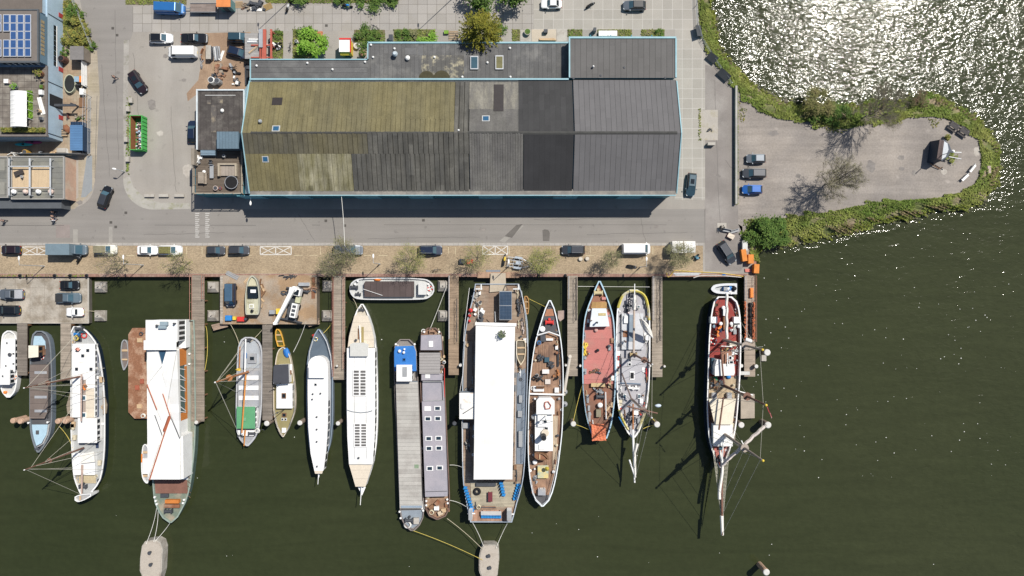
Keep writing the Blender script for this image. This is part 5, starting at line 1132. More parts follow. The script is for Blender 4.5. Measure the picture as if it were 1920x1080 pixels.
# 8 tjalk with green roof
B = hull('sailing_barge','grey sailing barge with varnished boom and flat green cabin roof',[(632,460,472),(636,453,482),(646,448,489),(662,445.5,492),(700,444,492.5),(760,442.5,491),(798,443,487),(812,445,483),(824,450,477),(832,457,470),(836,462,466)],.1,-.25,HB,M('rim_light_grey',(.42,.43,.45),.7,.1,1),DGR,2.2)
plate(B,'stern_deck',[(458,640),(480,640),(486,660),(486,690),(448,690),(449,655)],-.2,M('blue_grey_deck',(.36,.385,.41),.7,.1,.6)); plate(B,'hatch_rim',(465,663,481,681),-.05,DGR,.2); skyl(B,473,672,.1,11,9,frame=HG)
plate(B,'hold_cover',(447,695,486,762),.2,DGR,.25)
for y in (704,723,742): plate(B,'cover_band',(448,y,485,y + 8),.5,BW,.08)
blk_(B,'cabin',(444.5,763,478,803),-.25,1.3,BW,M('green_cabin_roof',(.10,.30,.15),.7,.08,.7),.06,('rb',4)); plate(B,'roof_hatch',(456.5,783,461.5,789),1.42,M('green_lid',(.17,.36,.22),.7,.1,1),.12)
plate(B,'side_ledge',(478,765,482,800),.5,BW); blk_(B,'aft_box',(446,806,478,817),-.25,.2,BW,BW); winch(B,466,638,-.2,1.0); winch(B,474,812,-.2,1.2); winch(B,452,816,-.2,.9)
spar(B,'gaff',(460.5,636),1.2,(459,698),2.0,.14,.12,BW); spar(B,'boom',(461,702),2.0,(453.5,812),2.4,.17,.13,M('orange_varnish',(.52,.22,.05),.5,.15,1.5)); spar(B,'bowsprit',(460,806),.9,(457.5,836),1.0,.15,.1,M('orange_varnish',(.52,.22,.05)))
spar(B,'leeboard_pole',(450,650),.5,(449,690),.5,.12,.12,varn); blk_(B,'blue_locker',(457,662,461,672),-.2,.3,BP)
mast(B,466,697,.1,14.4,.25,varn,stays=[(447,675,.2,.95),(447,660,.2,.95),(447,715,.2,.9),(489,680,.2,.9),(489,712,.2,.95),(464,634,.3,.97),(442,800,.3,.98),(456,832,.6,.99),(443,735,.3,.97)])
item('junk',446,693,.15,'yellow bag on the left gunwale of the green roofed barge','bag',YP,dims=(.8,.5,.4),m2=YP)
item('coil',482,808,.1,'white rope coil at the lower end of the green roofed barge','rope coil',RW,1.3)
# 9 olive cruiser
olive = M('olive_deck',(.26,.225,.11),.8,.08,.8)
B = hull('cabin_cruiser','olive decked cabin cruiser with a dark wheelhouse roof and a blue tarp',[(651,529,532),(657,522,539),(670,518,544),(690,515.5,548),(720,513,552),(750,512.5,554),(775,513.5,552),(792,517,546),(806,522,540),(814,526,535),(819,530,532)],-.2,-.4,BC,BC,olive,1.1)
blk_(B,'wheelhouse',[(517,685),(540,684),(541,718),(517,720),(513,716),(514,688)],-.4,1.5,BW,M('charcoal_roof',(.055,.058,.07),.7,.1,1),.1); blk_(B,'cabin',(519,720,548,765),-.4,.5,BW,BW,.06,('rb',3)); skyl(B,532.5,742,.58,8,10,frame=BN); skyl(B,533,778,-.35,8,8,frame=BN); plate(B,'side_seat',(541,683,548,700),.0,BW)
for x in (530,536): skyl(B,x,786,-.35,4,5,frame=BW)
plate(B,'bow_locker',(529,802,537,811),-.3,BW,.2); mast(B,531,718,.6,4.6,.08,DS,rake=(-.2,.6)); mast(B,533,768,-.3,6.0,.07,DS,rake=(-.1,.1)); rail(B,[(551,715),(552,770),(540,806),(530,817),(520,800),(514,770)],-.2,.6,steel,r=.025)
item('tarp',537,662,-.4,'crumpled bright blue tarp on the olive cruiser stern','tarpaulin',M('bright_blue_tarp',(.03,.17,.50),.5,.25,2),dims=(1.3,2.0,.5),rz=.2)
item('bucket' if False else 'crate',544,698,.1,'reddish wooden box beside the dark wheelhouse roof','box',varn,.8,dims=(.6,.9,.4),m2=BN)
dinghy('rowing_boat','bright yellow rowing boat below the barge yard',[(617,518.5,522),(622,516.5,526),(634,516.5,530),(644,519,532),(649.5,520.5,533.5)],-.85,M('yellow_hull',(.66,.37,.06),.6,.12,2),M('mossy_bilge',(.10,.10,.02),.8,.3,3),[(523,628,11,2.5),(525,640,12,2.5)])
# 11 white saloon boat
B = hull('saloon_boat','white roofed saloon boat with dark slate bow deck',[(617,596,599),(624,591,605),(640,585,613),(660,579,619),(690,575.5,623.5),(740,574.5,624.5),(790,576,624),(830,579,620),(855,584,612),(872,590,604),(886,596,599)],.3,-.05,hull_slate,M('rim_slate_blue',(.19,.24,.30),.6,.1,1),deck_slate,1.6)
rpoly = [(577.5,742)] + [(577.5,690),(579,680),(584,672),(592,668),(600,668),(608,672),(613,680),(614.5,690)] + [(615,742),(614,800),(611,845),(606,882),(590,882),(583,850),(578.5,800)]
blk_(B,'saloon',rpoly,-.05,1.9,BW,M('white_plank_roof',(.77,.77,.76),.6,.04,.6,planks=(0,.42,.03,.05)),.04)
for i in range(9):
 y0 = 752 + i * 14.3; x = 614.6 if y0 < 800 else 614.6 - ((y0 - 800) / 80) ** 1.3 * 7; x2 = 614.6 if y0 + 11 < 800 else 614.6 - ((y0 + 11 - 800) / 80) ** 1.3 * 7
 b = MB(); p,q = P(x,y0,1.9),P(x2,y0 + 11,1.9); b.add([(p[0] + .05,p[1],.7),(q[0] + .05,q[1],.7),(q[0] + .05,q[1],1.6),(p[0] + .05,p[1],1.6)],[[0,1,2,3]]); b.build('window',DG,B.o)
blk_(B,'wheelhouse',(579.5,687,608,708),1.9,2.7,BW,WR,.05,('b',3)); plate(B,'roof_end',[(589,881),(606,881),(604,888),(591,888)],1.9,BC); skyl(B,592,721,1.95,6,6)
for x,y in ((586,739),(600.5,738),(585,749),(593.5,782),(593.5,805.5),(593.5,828.5),(594,875)): vent(B,x,y,1.95,.17,.35,DS)
spar(B,'bowsprit',(598,878),.9,(596,908),1.2,.09,.06,BW); plate(B,'bow_fitting',[(594,882),(602,882),(598,896)],.4,BW); item('ring',591.5,636,.0,'yellow lifebuoy on the slate bow deck of the white saloon boat','lifebuoy',rope_yellow,1.0,m2=WP); item('junk',588,630,.0,'red cloth bundle at the tip of the slate bow deck','bundle',RP,dims=(.6,.6,.4),m2=RP)
rail(B,[(586,640),(580,660),(578,690)],.3,.6,BW,r=.03); rail(B,[(599,620),(612,640),(620,668),(622,700)],.3,.6,BW,r=.03)
# 12 cream and white saloon boat
B = hull('saloon_boat','larger cream and white saloon boat with two gridded skylights',[(570,677,681),(578,671,686),(595,664,693),(620,657,700),(650,652.5,705),(700,650,707.5),(760,650,708.5),(820,651.5,707),(860,655,702),(890,661,694),(908,668,685),(917,674,678)],.5,.1,M('hull_light_grey',(.45,.48,.50),.5,.08,1),BW,M('pale_beige_deck',(.46,.42,.35),.8,.1,.7),1.4)
blk_(B,'fore_cabin',[(665,592),(689,592),(696,612),(701,634),(701,651),(652.5,651),(655,630)],.1,2.0,BW,BC,.04); blk_(B,'saloon',[(651,653),(702.5,653),(703,760),(702,820),(698,870),(655,870),(652,820),(651,760)],.1,2.4,BW,WR,.05)
blk_(B,'aft_cabin',[(655,871),(698,871),(685,912),(667,912)],.1,2.0,BW,BC,.03); blk_(B,'wheelhouse',[(657,646),(664,643),(682,643),(689.5,646),(689.5,667.5),(657,667.5)],2.4,3.2,BW,M('pale_grey_canopy',(.52,.52,.49),.7,.06,1),.05)
for i in range(13): y = 660 + i * 15.5; b = MB(); p,q = P(703 - max(0,(y - 790) / 20),y,2.4),P(703 - max(0,(y - 778) / 20),y + 11,2.4); b.add([(p[0] + .05,p[1],1.2),(q[0] + .05,q[1],1.2),(q[0] + .05,q[1],2.1),(p[0] + .05,p[1],2.1)],[[0,1,2,3]]); b.build('window',DG,B.o)
for x0,y0,x1,y1 in ((662,693.5,687,742),(664,794,688,838)):
 o = plate(B,'skylight',(x0,y0,x1,y1),2.5,BW,.2)
 for i in range(8):
  for j in (0,1): xa = x0 + 1.5 + j * (x1 - x0) / 2; ya = y0 + 1.2 + i * (y1 - y0 - 1) / 8; plate(B,'pane',(xa,ya,xa + (x1 - x0) / 2 - 3,ya + (y1 - y0) / 8 - 1.8),2.66,M('brown_grey_glass',(.13,.125,.12),.2,.3,.6,spec=.5),.06,o)
b = MB(); b.tube([(*P(a,c,2.5),2.5) for a,c in ((651,769),(660,772),(676,774),(690,772.5),(698,770))],.08,5); b.build('roof_bar',M('slate_bar',(.12,.15,.19),.6,.1,1),B.o)
for x in (664,686): b = MB(); b.tube([(*P(x,655,2.5),2.5),(*P(x + 1,860,2.5),2.5)],.03,4); b.build('roof_seam',HG,B.o)
plate(B,'ramp',(678,613,682,643),2.1,M('olive_strip',(.30,.24,.10),.8,.1,1)); spar(B,'davit',(674,610),2.4,(676,642),2.3,.1,.12,BW); plate(B,'dark_strip',(671,616,673.5,636),2.1,BN); vent(B,667,638,2.1,.25,.5,DS); vent(B,672,859,2.45,.2,.4,DS)
winch(B,678,581,.1,.9); spar(B,'bowsprit',(678,912),1.2,(675.5,947),1.5,.09,.06,BW); plate(B,'bow_fitting',[(671,913),(686,913),(679,929)],.6,BW)
# 13 barge lying along the quay
B = hull('barge','white rimmed barge with a brown hatch lying lengthwise against the quay',[(656,537,546),(658.5,531,552),(664,526,558),(674,522.5,561),(700,521,562),(760,521,562),(795,523,561),(806,527,557),(812,533,551),(814,538,546)],.0,-.3,HB,M('pale_rim',(.56,.57,.57),.7,.12,1),M('pale_grey_barge_deck',(.48,.49,.48),.8,.12,.6),1.8,horiz=True)
blk_(B,'hatch_cover',[(686,528),(776,528),(776,556),(684,556),(683,532)],-.3,.5,HG,M('brown_black_tarpaulin',(.085,.065,.062),.9,.12,.5,planks=(90,1.1,.07,.04)),.06)
winch(B,665,539,-.3,1.2); winch(B,672,552,-.3,.9); blk_(B,'wheelhouse',(785,530,799,552),-.3,.9,BW,M('light_grey_roof',(.58,.58,.56),.7,.08,1),.06,('lb',3)); bitts(B,[(672,527),(804,533),(804,551),(667,533)],-.2); spar(B,'boathook',(681,542),.7,(717,554),.75,.05,.05,BW)
item('ring',806,541,-.2,'white lifebuoy at the round stern of the quayside barge','lifebuoy',WP,1.2,m2=RP); item('tarp',708,524.5,-.2,'orange fender lying on the upper rim of the quayside barge','fender',OP,dims=(1.4,.5,.4))
# 14 barge with blue wheelhouse deck
slat_grey = M('grey_hatch_boards',(.40,.385,.355),.9,.07,.7,planks=(0,.72,.10,.05,60.0),c2=(.33,.31,.285),amt=.4,s2=.25)
B = hull('cargo_barge','long barge with bright blue stern roof and grey hatch boards',[(636,750,768),(641,743,775),(652,739.5,780),(680,738.5,782.5),(740,740,785.5),(820,743.5,789),(900,747,793),(940,749,795),(966,751,794.5),(980,756,790),(990,763,783),(995,770,777)],.1,-.3,HB,M('rim_rust_grey',(.20,.175,.165),.8,.2,1),M('barge_deck',(.21,.195,.185),.85,.2,.7),1.5)
blue_roof = M('bright_blue_roof',(.035,.17,.48),.5,.08,1)
blk_(B,'deckhouse',[(742,650),(775,649),(779,660),(780,695),(740.5,695),(740,660)],-.3,1.3,BW,blue_roof,.08); blk_(B,'wheelhouse',(744.5,685,771.5,714),-.3,2.4,BW,BW,.1,('rb',3))
for x,y,r in ((749,658.5,.3),(757,661,.25),(758,655,.2)): vent(B,x,y,1.4,r,.5)
skyl(B,758,674,1.4,6,6,frame=blue_roof); plate(B,'wheelhouse_panel',(755,688,763,706),2.55,HG)
blk_(B,'hatch',[(742.5,717),(783,716),(791.5,953),(750,953)],-.3,.9,M('hatch_side',(.28,.27,.26),.8,.1,1),slat_grey,.03); plate(B,'slate_hatch',[(743,715),(783,714),(783,718),(743,719)],.8,deck_slate); plate(B,'bow_hatch',[(752,948),(791,948),(791,952),(752,952)],1.05,M('blue_grey_panel',(.25,.31,.38),.7,.1,1))
plate(B,'foredeck',[(752,957),(793,956),(792,970),(785,983),(774,990),(763,988),(755,976)],-.2,M('slate_blue_foredeck',(.235,.275,.32),.8,.14,.6)); winch(B,768,974,-.2,1.4); bitts(B,[(750,958),(794,956),(752,970),(743,645),(778,645),(790,950)],-.2); plate(B,'moss_stain',(777,871,785,878),.985,M('green_stain',(.20,.27,.18),.9,.3,2),.012)
item('coil',764,984,-.15,'large pale rope coil on the slate bow of the grey hatched barge','rope coil',RW,2.0); item('crate',781,976,-.15,'pale square box on the slate bow of the grey hatched barge','box',CO,1.2,dims=(.8,.9,.4),m2=CO)
fittings(B,650,985,16,-.2,[DS,BW,rust],14)
# 15 lilac barge
lilac = M('lilac_grey_steel',(.30,.29,.325),.75,.05,.6,c2=(.33,.31,.34),amt=.5,s2=.3)
B = hull('cargo_barge','long barge with lilac grey hatches, white framed skylights and rusty bow',[(614.5,802,817),(618,795,823),(626,789.5,828.5),(650,787,831),(700,787.5,833.5),(780,790.5,837),(860,794.5,840.5),(930,797.5,843.5),(955,798,842.5),(966,803,838),(972,812,828),(974,818,822)],.1,-.3,HB,M('rim_rust_dark',(.165,.11,.09),.85,.25,1),M('rusty_deck',(.24,.145,.095),.9,.22,.6,c2=(.31,.22,.15),amt=.4,s2=.6),1.5)
blk_(B,'aft_house',[(790,629),(826.5,628),(828,656),(789,656)],-.3,1.2,lilac,lilac,.04); skyl(B,808,645,1.27,8,11,BW); skyl(B,802,705,1.3,9,8,BW)
blk_(B,'corrugated_canopy',(787,662,824.5,700),-.3,1.7,HG,M('corrugated_sheet',(.36,.34,.33),.7,.06,1,planks=(0,.28,.05,.3)),.06); blk_(B,'house',(790.5,701,829,713),-.3,1.3,lilac,lilac,.02)
blk_(B,'hold_cover',[(792,714),(831,714),(833.5,752),(792.5,752)],-.3,.7,lilac,lilac); b = MB(); b.tube([(*P(793,716,1),1.0),(*P(829.5,716,1),1.0),(*P(831,751,1),1.0),(*P(794,752,1),1.0)],.12,4); b.build('hold_rim',HG,B.o)
blk_(B,'long_house',[(791.5,753),(833,752),(839,930),(797.5,931)],-.3,1.3,lilac,lilac,.03); b = MB(); b.tube([(*P(798,922,1.45),1.42),(*P(838,921,1.45),1.42)],.05,4); b.build('roof_bar',DS,B.o)
for i,(x,y) in enumerate(((802,766),(820.5,765.5),(802.5,785),(821,784.5),(804,822),(822.5,821.5),(804.5,840.5),(823,840),(806,878),(824.5,877))): skyl(B,x,y,1.37,12.5,8.5,BW if i == 0 else M('navy_pane',(.022,.04,.06),.2,.1,1),name='skylight')
winch(B,811,621,-.2,1.0,rust); bitts(B,[(796,622),(824,622),(800,938),(839,935),(840,942),(800,946)],-.2); spar(B,'rail_pole',(833.5,690),.6,(833,745),.6,.06,.06,RP); rail(B,[(833,765),(838,860)],-.1,.6,DS)
for k,(x,y,mm,l) in enumerate(((819,952,WP,'white lid'),(832,956,WO,'pale timber box'),(826,961,M('buff',(.55,.45,.33),.8,.2,2),'buff crate'),(809,950,BN,'brown crate'),(820,942,rust,'rusty chest'))): item('crate',x,y,-.25,l + ' among the clutter on the rusty bow of the lilac barge','box',mm,1.1,.2 * k,m2=mm)
item('coil',809,961,-.25,'brown rope coil on the rusty bow of the lilac barge','rope coil',rope_m,1.3); item('barrel',829,687,.1,'pinkish barrel on the right side deck of the lilac barge','barrel',M('pink_barrel',(.45,.30,.25),.8,.1,2),1.1); item('barrel',833,679,.1,'white barrel on the right side deck of the lilac barge','barrel',WP,.9); item('junk',829,672,.1,'small heap of ropes on the right side deck of the lilac barge','heap',rope_m,dims=(.8,1.2,.4),m2=WO)
fittings(B,620,968,22,-.25,[rust,DS,BW,WO,rope_m],15)
# 16 open deck ferry with white roof
ferry_deck = M('ferry_planks',(.26,.185,.135),.9,.15,.6,planks=(0,.2,.14,.1),c2=(.31,.25,.19),amt=.4,s2=.4); aft_planks = M('pale_aft_planks',(.36,.32,.24),.9,.15,.6,planks=(0,.25,.12,.1))
B = hull('ferry','broad old ferry with a large plain white roof and planked open decks',[(532,891,973),(560,886,981),(600,876,988.5),(650,869,990.5),(720,867,989),(800,867,986.5),(870,867,984),(910,869,979),(945,875,969),(970,879,963),(979,882,960)],.6,.2,HB,M('ferry_rim',(.33,.38,.44),.7,.15,1),ferry_deck,1.4,'ship')
blk_(B,'saloon',[(893,608),(965,608),(960,898),(889,898)],.2,3.7,M('saloon_blue_grey',(.30,.36,.42),.7,.1,1),WR,.08)
plate(B,'roof_edge',[(891,604),(968.5,606),(968,612),(891,610)],3.85,WR,.12); plate(B,'side_deck',[(969,700),(985,690),(982,870),(968,870)],.28,M('slate_side_deck',(.17,.20,.24),.85,.14,.7)); plate(B,'left_deck',[(871,640),(886,640),(885,720),(869,735)],.28,M('left_planks',(.25,.20,.16),.9,.14,.6)); plate(B,'aft_deck',[(882,903),(973,903),(963,950),(884,950)],.28,aft_planks); plate(B,'ramp_deck',[(880,956),(961,956),(959,979),(881,979)],.3,M('reddish_planks',(.33,.20,.14),.9,.14,.5,planks=(90,.8,.2,.05)))
blk_(B,'left_cabin',(862,737,893.5,785),.2,3.0,M('cabin_slate',(.20,.24,.28),.7,.1,1),M('rust_stained_white',(.74,.73,.70),.7,.05,.5,c2=(.42,.23,.10),amt=.22,s2=.30),.06,('l',3)); plate(B,'roof_box',(865,756,871,766),3.2,BW,.2); spar(B,'antenna',(869,775),3.4,(888,763),3.4,.08,.06,DS)
rail(B,[(872,640),(868,700),(862,735)],.6,.9,BW); rail(B,[(866,790),(867,866)],.6,.9,BW); rail(B,[(985,700),(982,866)],.6,.9,M('blue_rail',(.20,.28,.40),.6,.1,1)); rail(B,[(968,640),(966,870)],.5,1.0,BW); rail(B,[(891,640),(889,860)],.5,1.0,M('blue_rail',(.20,.28,.40))); rail(B,[(893,602),(893,640)],.5,.9,BW)
rail(B,[(880,540),(871,610),(869,640)],.6,.9,BW); rail(B,[(978,545),(987,610),(989,650)],.6,.9,BW)
for x,y,w,h in ((976,748,6,14),(975,776,8,12),(976,823,7,30),(874,798,12,10)): blk_(B,'deck_locker',(x - w / 2,y - h / 2,x + w / 2,y + h / 2),.2,.9,M('blue_locker_m',(.17,.24,.34),.6,.15,2),HG)
for (x,y,lx,ly) in ((882,966,7,18),(955,967,9,18)): blk_(B,'ramp_tower',(x - lx / 2,y - ly / 2,x + lx / 2,y + ly / 2),.2,2.2,BW,HG,0)
spar(B,'ramp_bar',(877,963),1.9,(891,963),1.9,.12,.12,BW); spar(B,'ramp_bar',(950,964),1.9,(964,964),1.9,.12,.12,BW)
for x in (897,967): spar(B,'gate_bar',(x - 5,542),1.6,(x + 7,542),1.6,.12,.12,BW); spar(B,'gate_post',(x + 5,533),1.8,(x + 5,543),1.6,.14,.14,BW)
spar(B,'flagpole',(928,585),3.5,(929,603),1.6,.07,.09,BW)
plate(B,'gangway',[(920,512),(948,512),(949,545),(918,548)],.5,M('pale_gangway',(.42,.36,.28),.9,.12,.6)); plate(B,'hatch',[(893,905),(930,905),(930,911),(893,911)],.6,DS,.3)
fittings(B,545,955,30,.3,[DS,HG,BN,BW,rope_m],16,4); x,y = P(948,573,2.3); tr = thing('solar_trailer','trailer roofed with dark framed solar panels on the ferry deck','trailer',(x,y,.25)); b = MB(); b.bx(-1.05,1.05,-2.55,2.55,.5,2.0); b.build('box',M('trailer_side',(.14,.15,.16),.6,.1,1),tr); b = MB(); b.bx(-1.15,1.15,-2.65,2.65,2.0,2.1); b.build('frame',steel,tr)
for i in range(2):
 for j in range(2): b = MB(); b.bx(-1.1 + i * 1.11,-.01 + i * 1.11,-2.55 + j * 2.6,-.05 + j * 2.6,2.1,2.15); b.build('panel',M('dark_solar',(.035,.06,.10),.25,.15,1,spec=.6,grid=(.55,.62,.02,(.10,.13,.17),0,0)),tr)
for sx in (-1,1): b = MB(); b.rings([[(sx * 1.0 + d,.35 * cos(t * pi / 5),.35 + .35 * sin(t * pi / 5)) for t in range(10)] for d in (-.1,.1)]); b.build('wheel',RB,tr)
b = MB(); b.tube([(-.5,2.6,.5),(0,3.9,.5),(.5,2.6,.5)],.07,5); b.build('drawbar',DS,tr)
dinghy('lifeboat','brown wooden lifeboat on the right edge of the ferry',[(638,969,984),(644,968,985.5),(660,968,985.5),(672,970,984),(680,973.5,980),(684,976,977)],1.2,M('pale_lifeboat',(.55,.47,.34),.7,.1,1),M('dark_bilge',(.14,.12,.09),.8,.2,2),[(977,652,14,3),(977,664,13,3)])
dinghy('rowing_boat','narrow varnished rowing boat beside the ferry bow',[(555,984,988),(560,983,991),(575,984,992),(586,985.5,991),(589,987,990)],-.8,M('varnish_brown',(.42,.23,.08),.6,.15,2),M('bilge_brown',(.20,.12,.05),.8,.2,2),[(987.5,566,6,2),(988,578,6,2)])
seat_b = M('blue_seat',(.025,.20,.48),.5,.1,2)
def seats(px0,py0,px1,py1,n,label,facing):
 for i in range(n):
  t = i / max(1,n - 1); item('chair',px0 + (px1 - px0) * t,py0 + (py1 - py0) * t,.33,label,'seat',seat_b,rz=facing,group='blue ferry seats',m2=seat_b,name='plastic_chair',dims=(.56,.62))
seats(873,914,886,956,9,'blue plastic seat in the slanting row along the left rail of the ferry',1.3); seats(905,967.5,937,968,7,'blue plastic seat in the short row across the ferry stern ramp',0); seats(972,909,965,934,6,'blue plastic seat in the row along the right rail of the ferry',-1.3); seats(940,905,944.5,927,5,'blue plastic seat in the row standing free on the ferry aft deck',1.3)
item('tyre',894.5,921.5,.33,'big black tyre on the pale aft deck of the ferry','tyre',RB,1.35); item('table',919.5,930,.33,'dark red long table on the ferry aft deck','table',M('dark_red_cloth',(.15,.03,.04),.8,.15,2),rz=R(90),dims=(1.8,.8)); item('table',921,960.5,.33,'grey bench table across the ferry stern','table',M('grey_top',(.45,.44,.42),.7,.1,1),dims=(3.8,.75))
item('boards',916,952,.33,'rusty bars lying before the grey bench table','bars',rust,dims=(3.0,.5,.15)); item('coil',897,951,.33,'pale rope coil by the left rail of the ferry stern','rope coil',rope_m,1.2)
for x,y,l,r in ((882.5,582,'larger red buoy at the top of the left rail of the ferry',1.5),(880.5,592,'middle red buoy on the left rail of the ferry',1.1),(880,602,'lowest red buoy on the left rail of the ferry',1.0)): item('fender',x,y,.35,l,'buoy',RP,r,name='buoy')
item('junk',897,588,.3,'heap of pale boxes and a bike left of the ferry roof','heap',WP,dims=(1.6,2.4,.8)); item('junk',893,563,.3,'scattered white crates on the left bow deck of the ferry','crates',CO,dims=(1.6,2.6,.4)); item('junk',975,572,.3,'bicycles and boxes heaped on the right bow deck of the ferry','heap',DS,dims=(.9,3.6,.7)); item('junk',979,610,.3,'bright bags along the right rail of the ferry','bags',M('bags',(.5,.42,.38),.8,.3,2),dims=(.6,2.6,.4)); item('pot',941.5,626,3.85,'round grey green shrub standing on the white ferry roof','shrub',M('grey_pot',(.2,.2,.2),.8,.1,2),1.7,m2=M('grey_green_leaf',(.13,.16,.09),.9,.3,4),name='potted_shrub')
item('junk',876,836,.3,'small pump and hose on the left deck of the ferry','pump',CO,dims=(.8,2.0,.5)); item('chair',877,647,.3,'pale chair on the left side deck of the ferry','chair',WO,rz=.5)
# 18 former naval ship
rusty_teak = M('reddish_teak',(.29,.18,.12),.9,.18,.6,planks=(90,.2,.2,.12),c2=(.20,.125,.09),amt=.45,s2=.5)
B = hull('naval_ship','slender white railed old naval ship with planked deck and white superstructure',[(563,1029,1033),(570,1025,1037),(590,1018,1043),(610,1012,1047),(640,1003.5,1052.5),(680,997,1056),(730,992,1056.5),(800,990,1055),(850,990,1050),(890,992.5,1044),(920,997,1037),(938,1004,1030),(946,1010,1024),(949.5,1015,1019)],.9,.3,M('hull_pale_grey',(.42,.46,.48),.5,.1,1),M('rim_white_blue',(.70,.75,.77),.6,.06,1),rusty_teak,1.5,'ship')
plate(B,'foredeck',[(1029,572),(1035,572),(1044,600),(1049,627),(1031,622),(1009,629),(1017,598)],.5,DD,.1); b = MB(); b.tube([(*P(x,y,1.2),1.2) for x,y in ((1007,629),(1029,622.5),(1050,630))],.13,4); b.build('breakwater',BW,B.o)
plate(B,'bow_plate',[(1025,580),(1036,579),(1039,592),(1021,593)],.66,M('rust_orange_plate',(.36,.17,.10),.8,.2,1)); winch(B,1030,604,.55,1.4,RP); winch(B,1030,573,.5,.7); vent(B,1017,617,.55,.55,.6,BW); b = MB(); b.tube([(*P(993.5,738.5,.9),.95),(*P(1055,740,.9),.95)],.18,6); b.build('bulkhead',BW,B.o)
blk_(B,'hatch',(1021,670,1030,679),.3,.8,DS,SG); blk_(B,'locker',(1000,724,1020,734),.3,.8,BW,BW); blk_(B,'locker',(1040,727,1048,736),.3,.9,BW,BW); plate(B,'hatch',(1022,711,1032,720),.5,M('pale_hatch',(.55,.50,.46),.8,.1,1),.15); blk_(B,'bench_locker',(1024,634.5,1037,638.5),.3,.8,BW,BW)
blk_(B,'bridge',[(1011,747),(1033,747),(1039,752),(1039,776),(1006.5,776),(1006.5,752)],.3,3.0,BW,WR,.08); blk_(B,'superstructure',(1003.5,777,1036,845),.3,2.0,BW,BW,.05,('rl',6)); blk_(B,'engine_casing',(1008,778,1025,800),2.0,2.5,M('slate_casing',(.36,.44,.48),.7,.1,1),BW); skyl(B,1022,790,2.55,9,7); skyl(B,1024,803,2.1,9,6); skyl(B,1016,838,2.1,12,9,BW)
b = MB(); b.tube([(*P(x,y,3.3),3.3) for x,y in ((1022,754),(1028,753),(1033,760),(1031,766),(1023,767),(1021,760),(1022,754))],.1,5); b.build('bridge_ring',M('red_brown',(.40,.12,.08),.7,.1,1),B.o)
X,Y = P(1019,819,3.2); b = MB(); b.cyl(X,Y,2.0,4.4,.55,14,.48); b.build('funnel',HB,B.o); b = MB(); b.cyl(X + .35,Y + .5,2.0,2.5,.75,14,.7); b.build('funnel_base',BC,B.o); mast(B,1022,779,2.0,5,.1,BW,name='signal_mast',stays=[(1008,790,2.1,.9),(1036,790,2.1,.9)])
vent(B,1003,867,.4,.45,.8,BW); vent(B,994,883,.4,.3,.6); vent(B,1038,885,.4,.3,.6); vent(B,1001,782,1.2,.5,.5,HG); rail(B,[(1000,745),(1000,860)],.3,.9,DS); rail(B,[(996,900),(1003,935),(1016,947),(1028,937),(1040,890),(1048,845)],.9,.6,BW)
plate(B,'stern_deck',[(997,929),(1032,928),(1028,937),(1021,945),(1011,945),(1004,939)],.42,DD); plate(B,'side_plank',[(1037,780),(1046,780),(1043,880),(1036,880)],.36,M('pale_side_planks',(.42,.34,.25),.9,.12,.6,planks=(90,.2,.15,.1)))
bo = dinghy('rowing_boat','brown wooden rowing boat stowed across the white superstructure',[(1002.5,850,857),(1007,849,861),(1018,851,863),(1026,857,862),(1029,861,862)],2.5,BN,M('rust_inside',(.25,.12,.07),.8,.2,2),[(1012,856,2,9)],True);
item('table',1018,883,.35,'table with a colourful painted cover on the aft deck of the naval ship','table',M('colour_cover',(.62,.50,.22),.8,.15,.5,c2=(.30,.40,.38),amt=.5,s2=.9),dims=(2.0,2.4)); item('parasol',1024.5,874.5,.3,'small mustard parasol beside the colourful table','parasol',DS,.35,m2=M('mustard',(.40,.33,.05),.8,.1,2)); item('junk',1004,897,.35,'coiled hoses and wheels on the left aft deck of the naval ship','hoses',HG,dims=(1.2,1.8,.4)); item('crate',1015.5,920,.35,'white topped deck box at the stern of the naval ship','box',BW,1.5,dims=(.9,.7,.8),m2=DGR); item('crate',1002,918,.35,'pinkish chest at the left stern of the naval ship','chest',M('pink_chest',(.38,.22,.18),.8,.15,1),1.2,dims=(.9,.9,.4),m2=rust)
item('barrel',1010.5,642,.35,'bright blue barrel on the planked foredeck of the naval ship','barrel',BP,1.2); item('crate',1018,634,.35,'grey green chest by the breakwater of the naval ship','chest',M('grey_green',(.20,.24,.17),.8,.15,1),1.3,dims=(.7,.9,.6));
for x,y,l in ((1014,672,'left cluster of dark chairs on the naval ship deck'),(1033,682,'right cluster of dark chairs on the naval ship deck')): item('junk',x,y,.35,l,'chairs',DS,dims=(1.1,1.4,.7))
item('table',1023,696,.35,'white cloth table on the planked deck of the naval ship','table',M('white_cloth',(.68,.64,.62),.9,.1,2),dims=(1.3,.8)); item('junk',1009,709,.35,'dark grill and gear on the left deck of the naval ship','gear',RB,dims=(2.0,.9,.8)); item('junk',1043,702,.35,'brown stack of chairs on the right deck of the naval ship','chairs',varn,dims=(1.0,1.6,.8),m2=RB); item('boards',1046,670,.35,'dark planks along the right rail of the naval ship','planks',RB,dims=(3.6,.5,.2),rz=R(90)); item('bench',1013,726,.8,'long brown bench on the white deck locker','bench',BN,dims=(1.6,.4))
fittings(B,585,925,34,.35,[DS,BW,BN,rope_m,HG,rust],18,4); x0,x1 = P(1068.5,668,1.2),P(1057,741,.3); b = MB(); b.tube([(*x0,1.3),(*x1,.2)],.28,8,.3); b.cyl(x0[0],x0[1],1.2,1.6,.33,10); tag(b.build('fender_pole',M('pale_pole',(.55,.50,.43),.8,.15,1)),'long pale pole leaning from the jetty to the naval ship','pole')
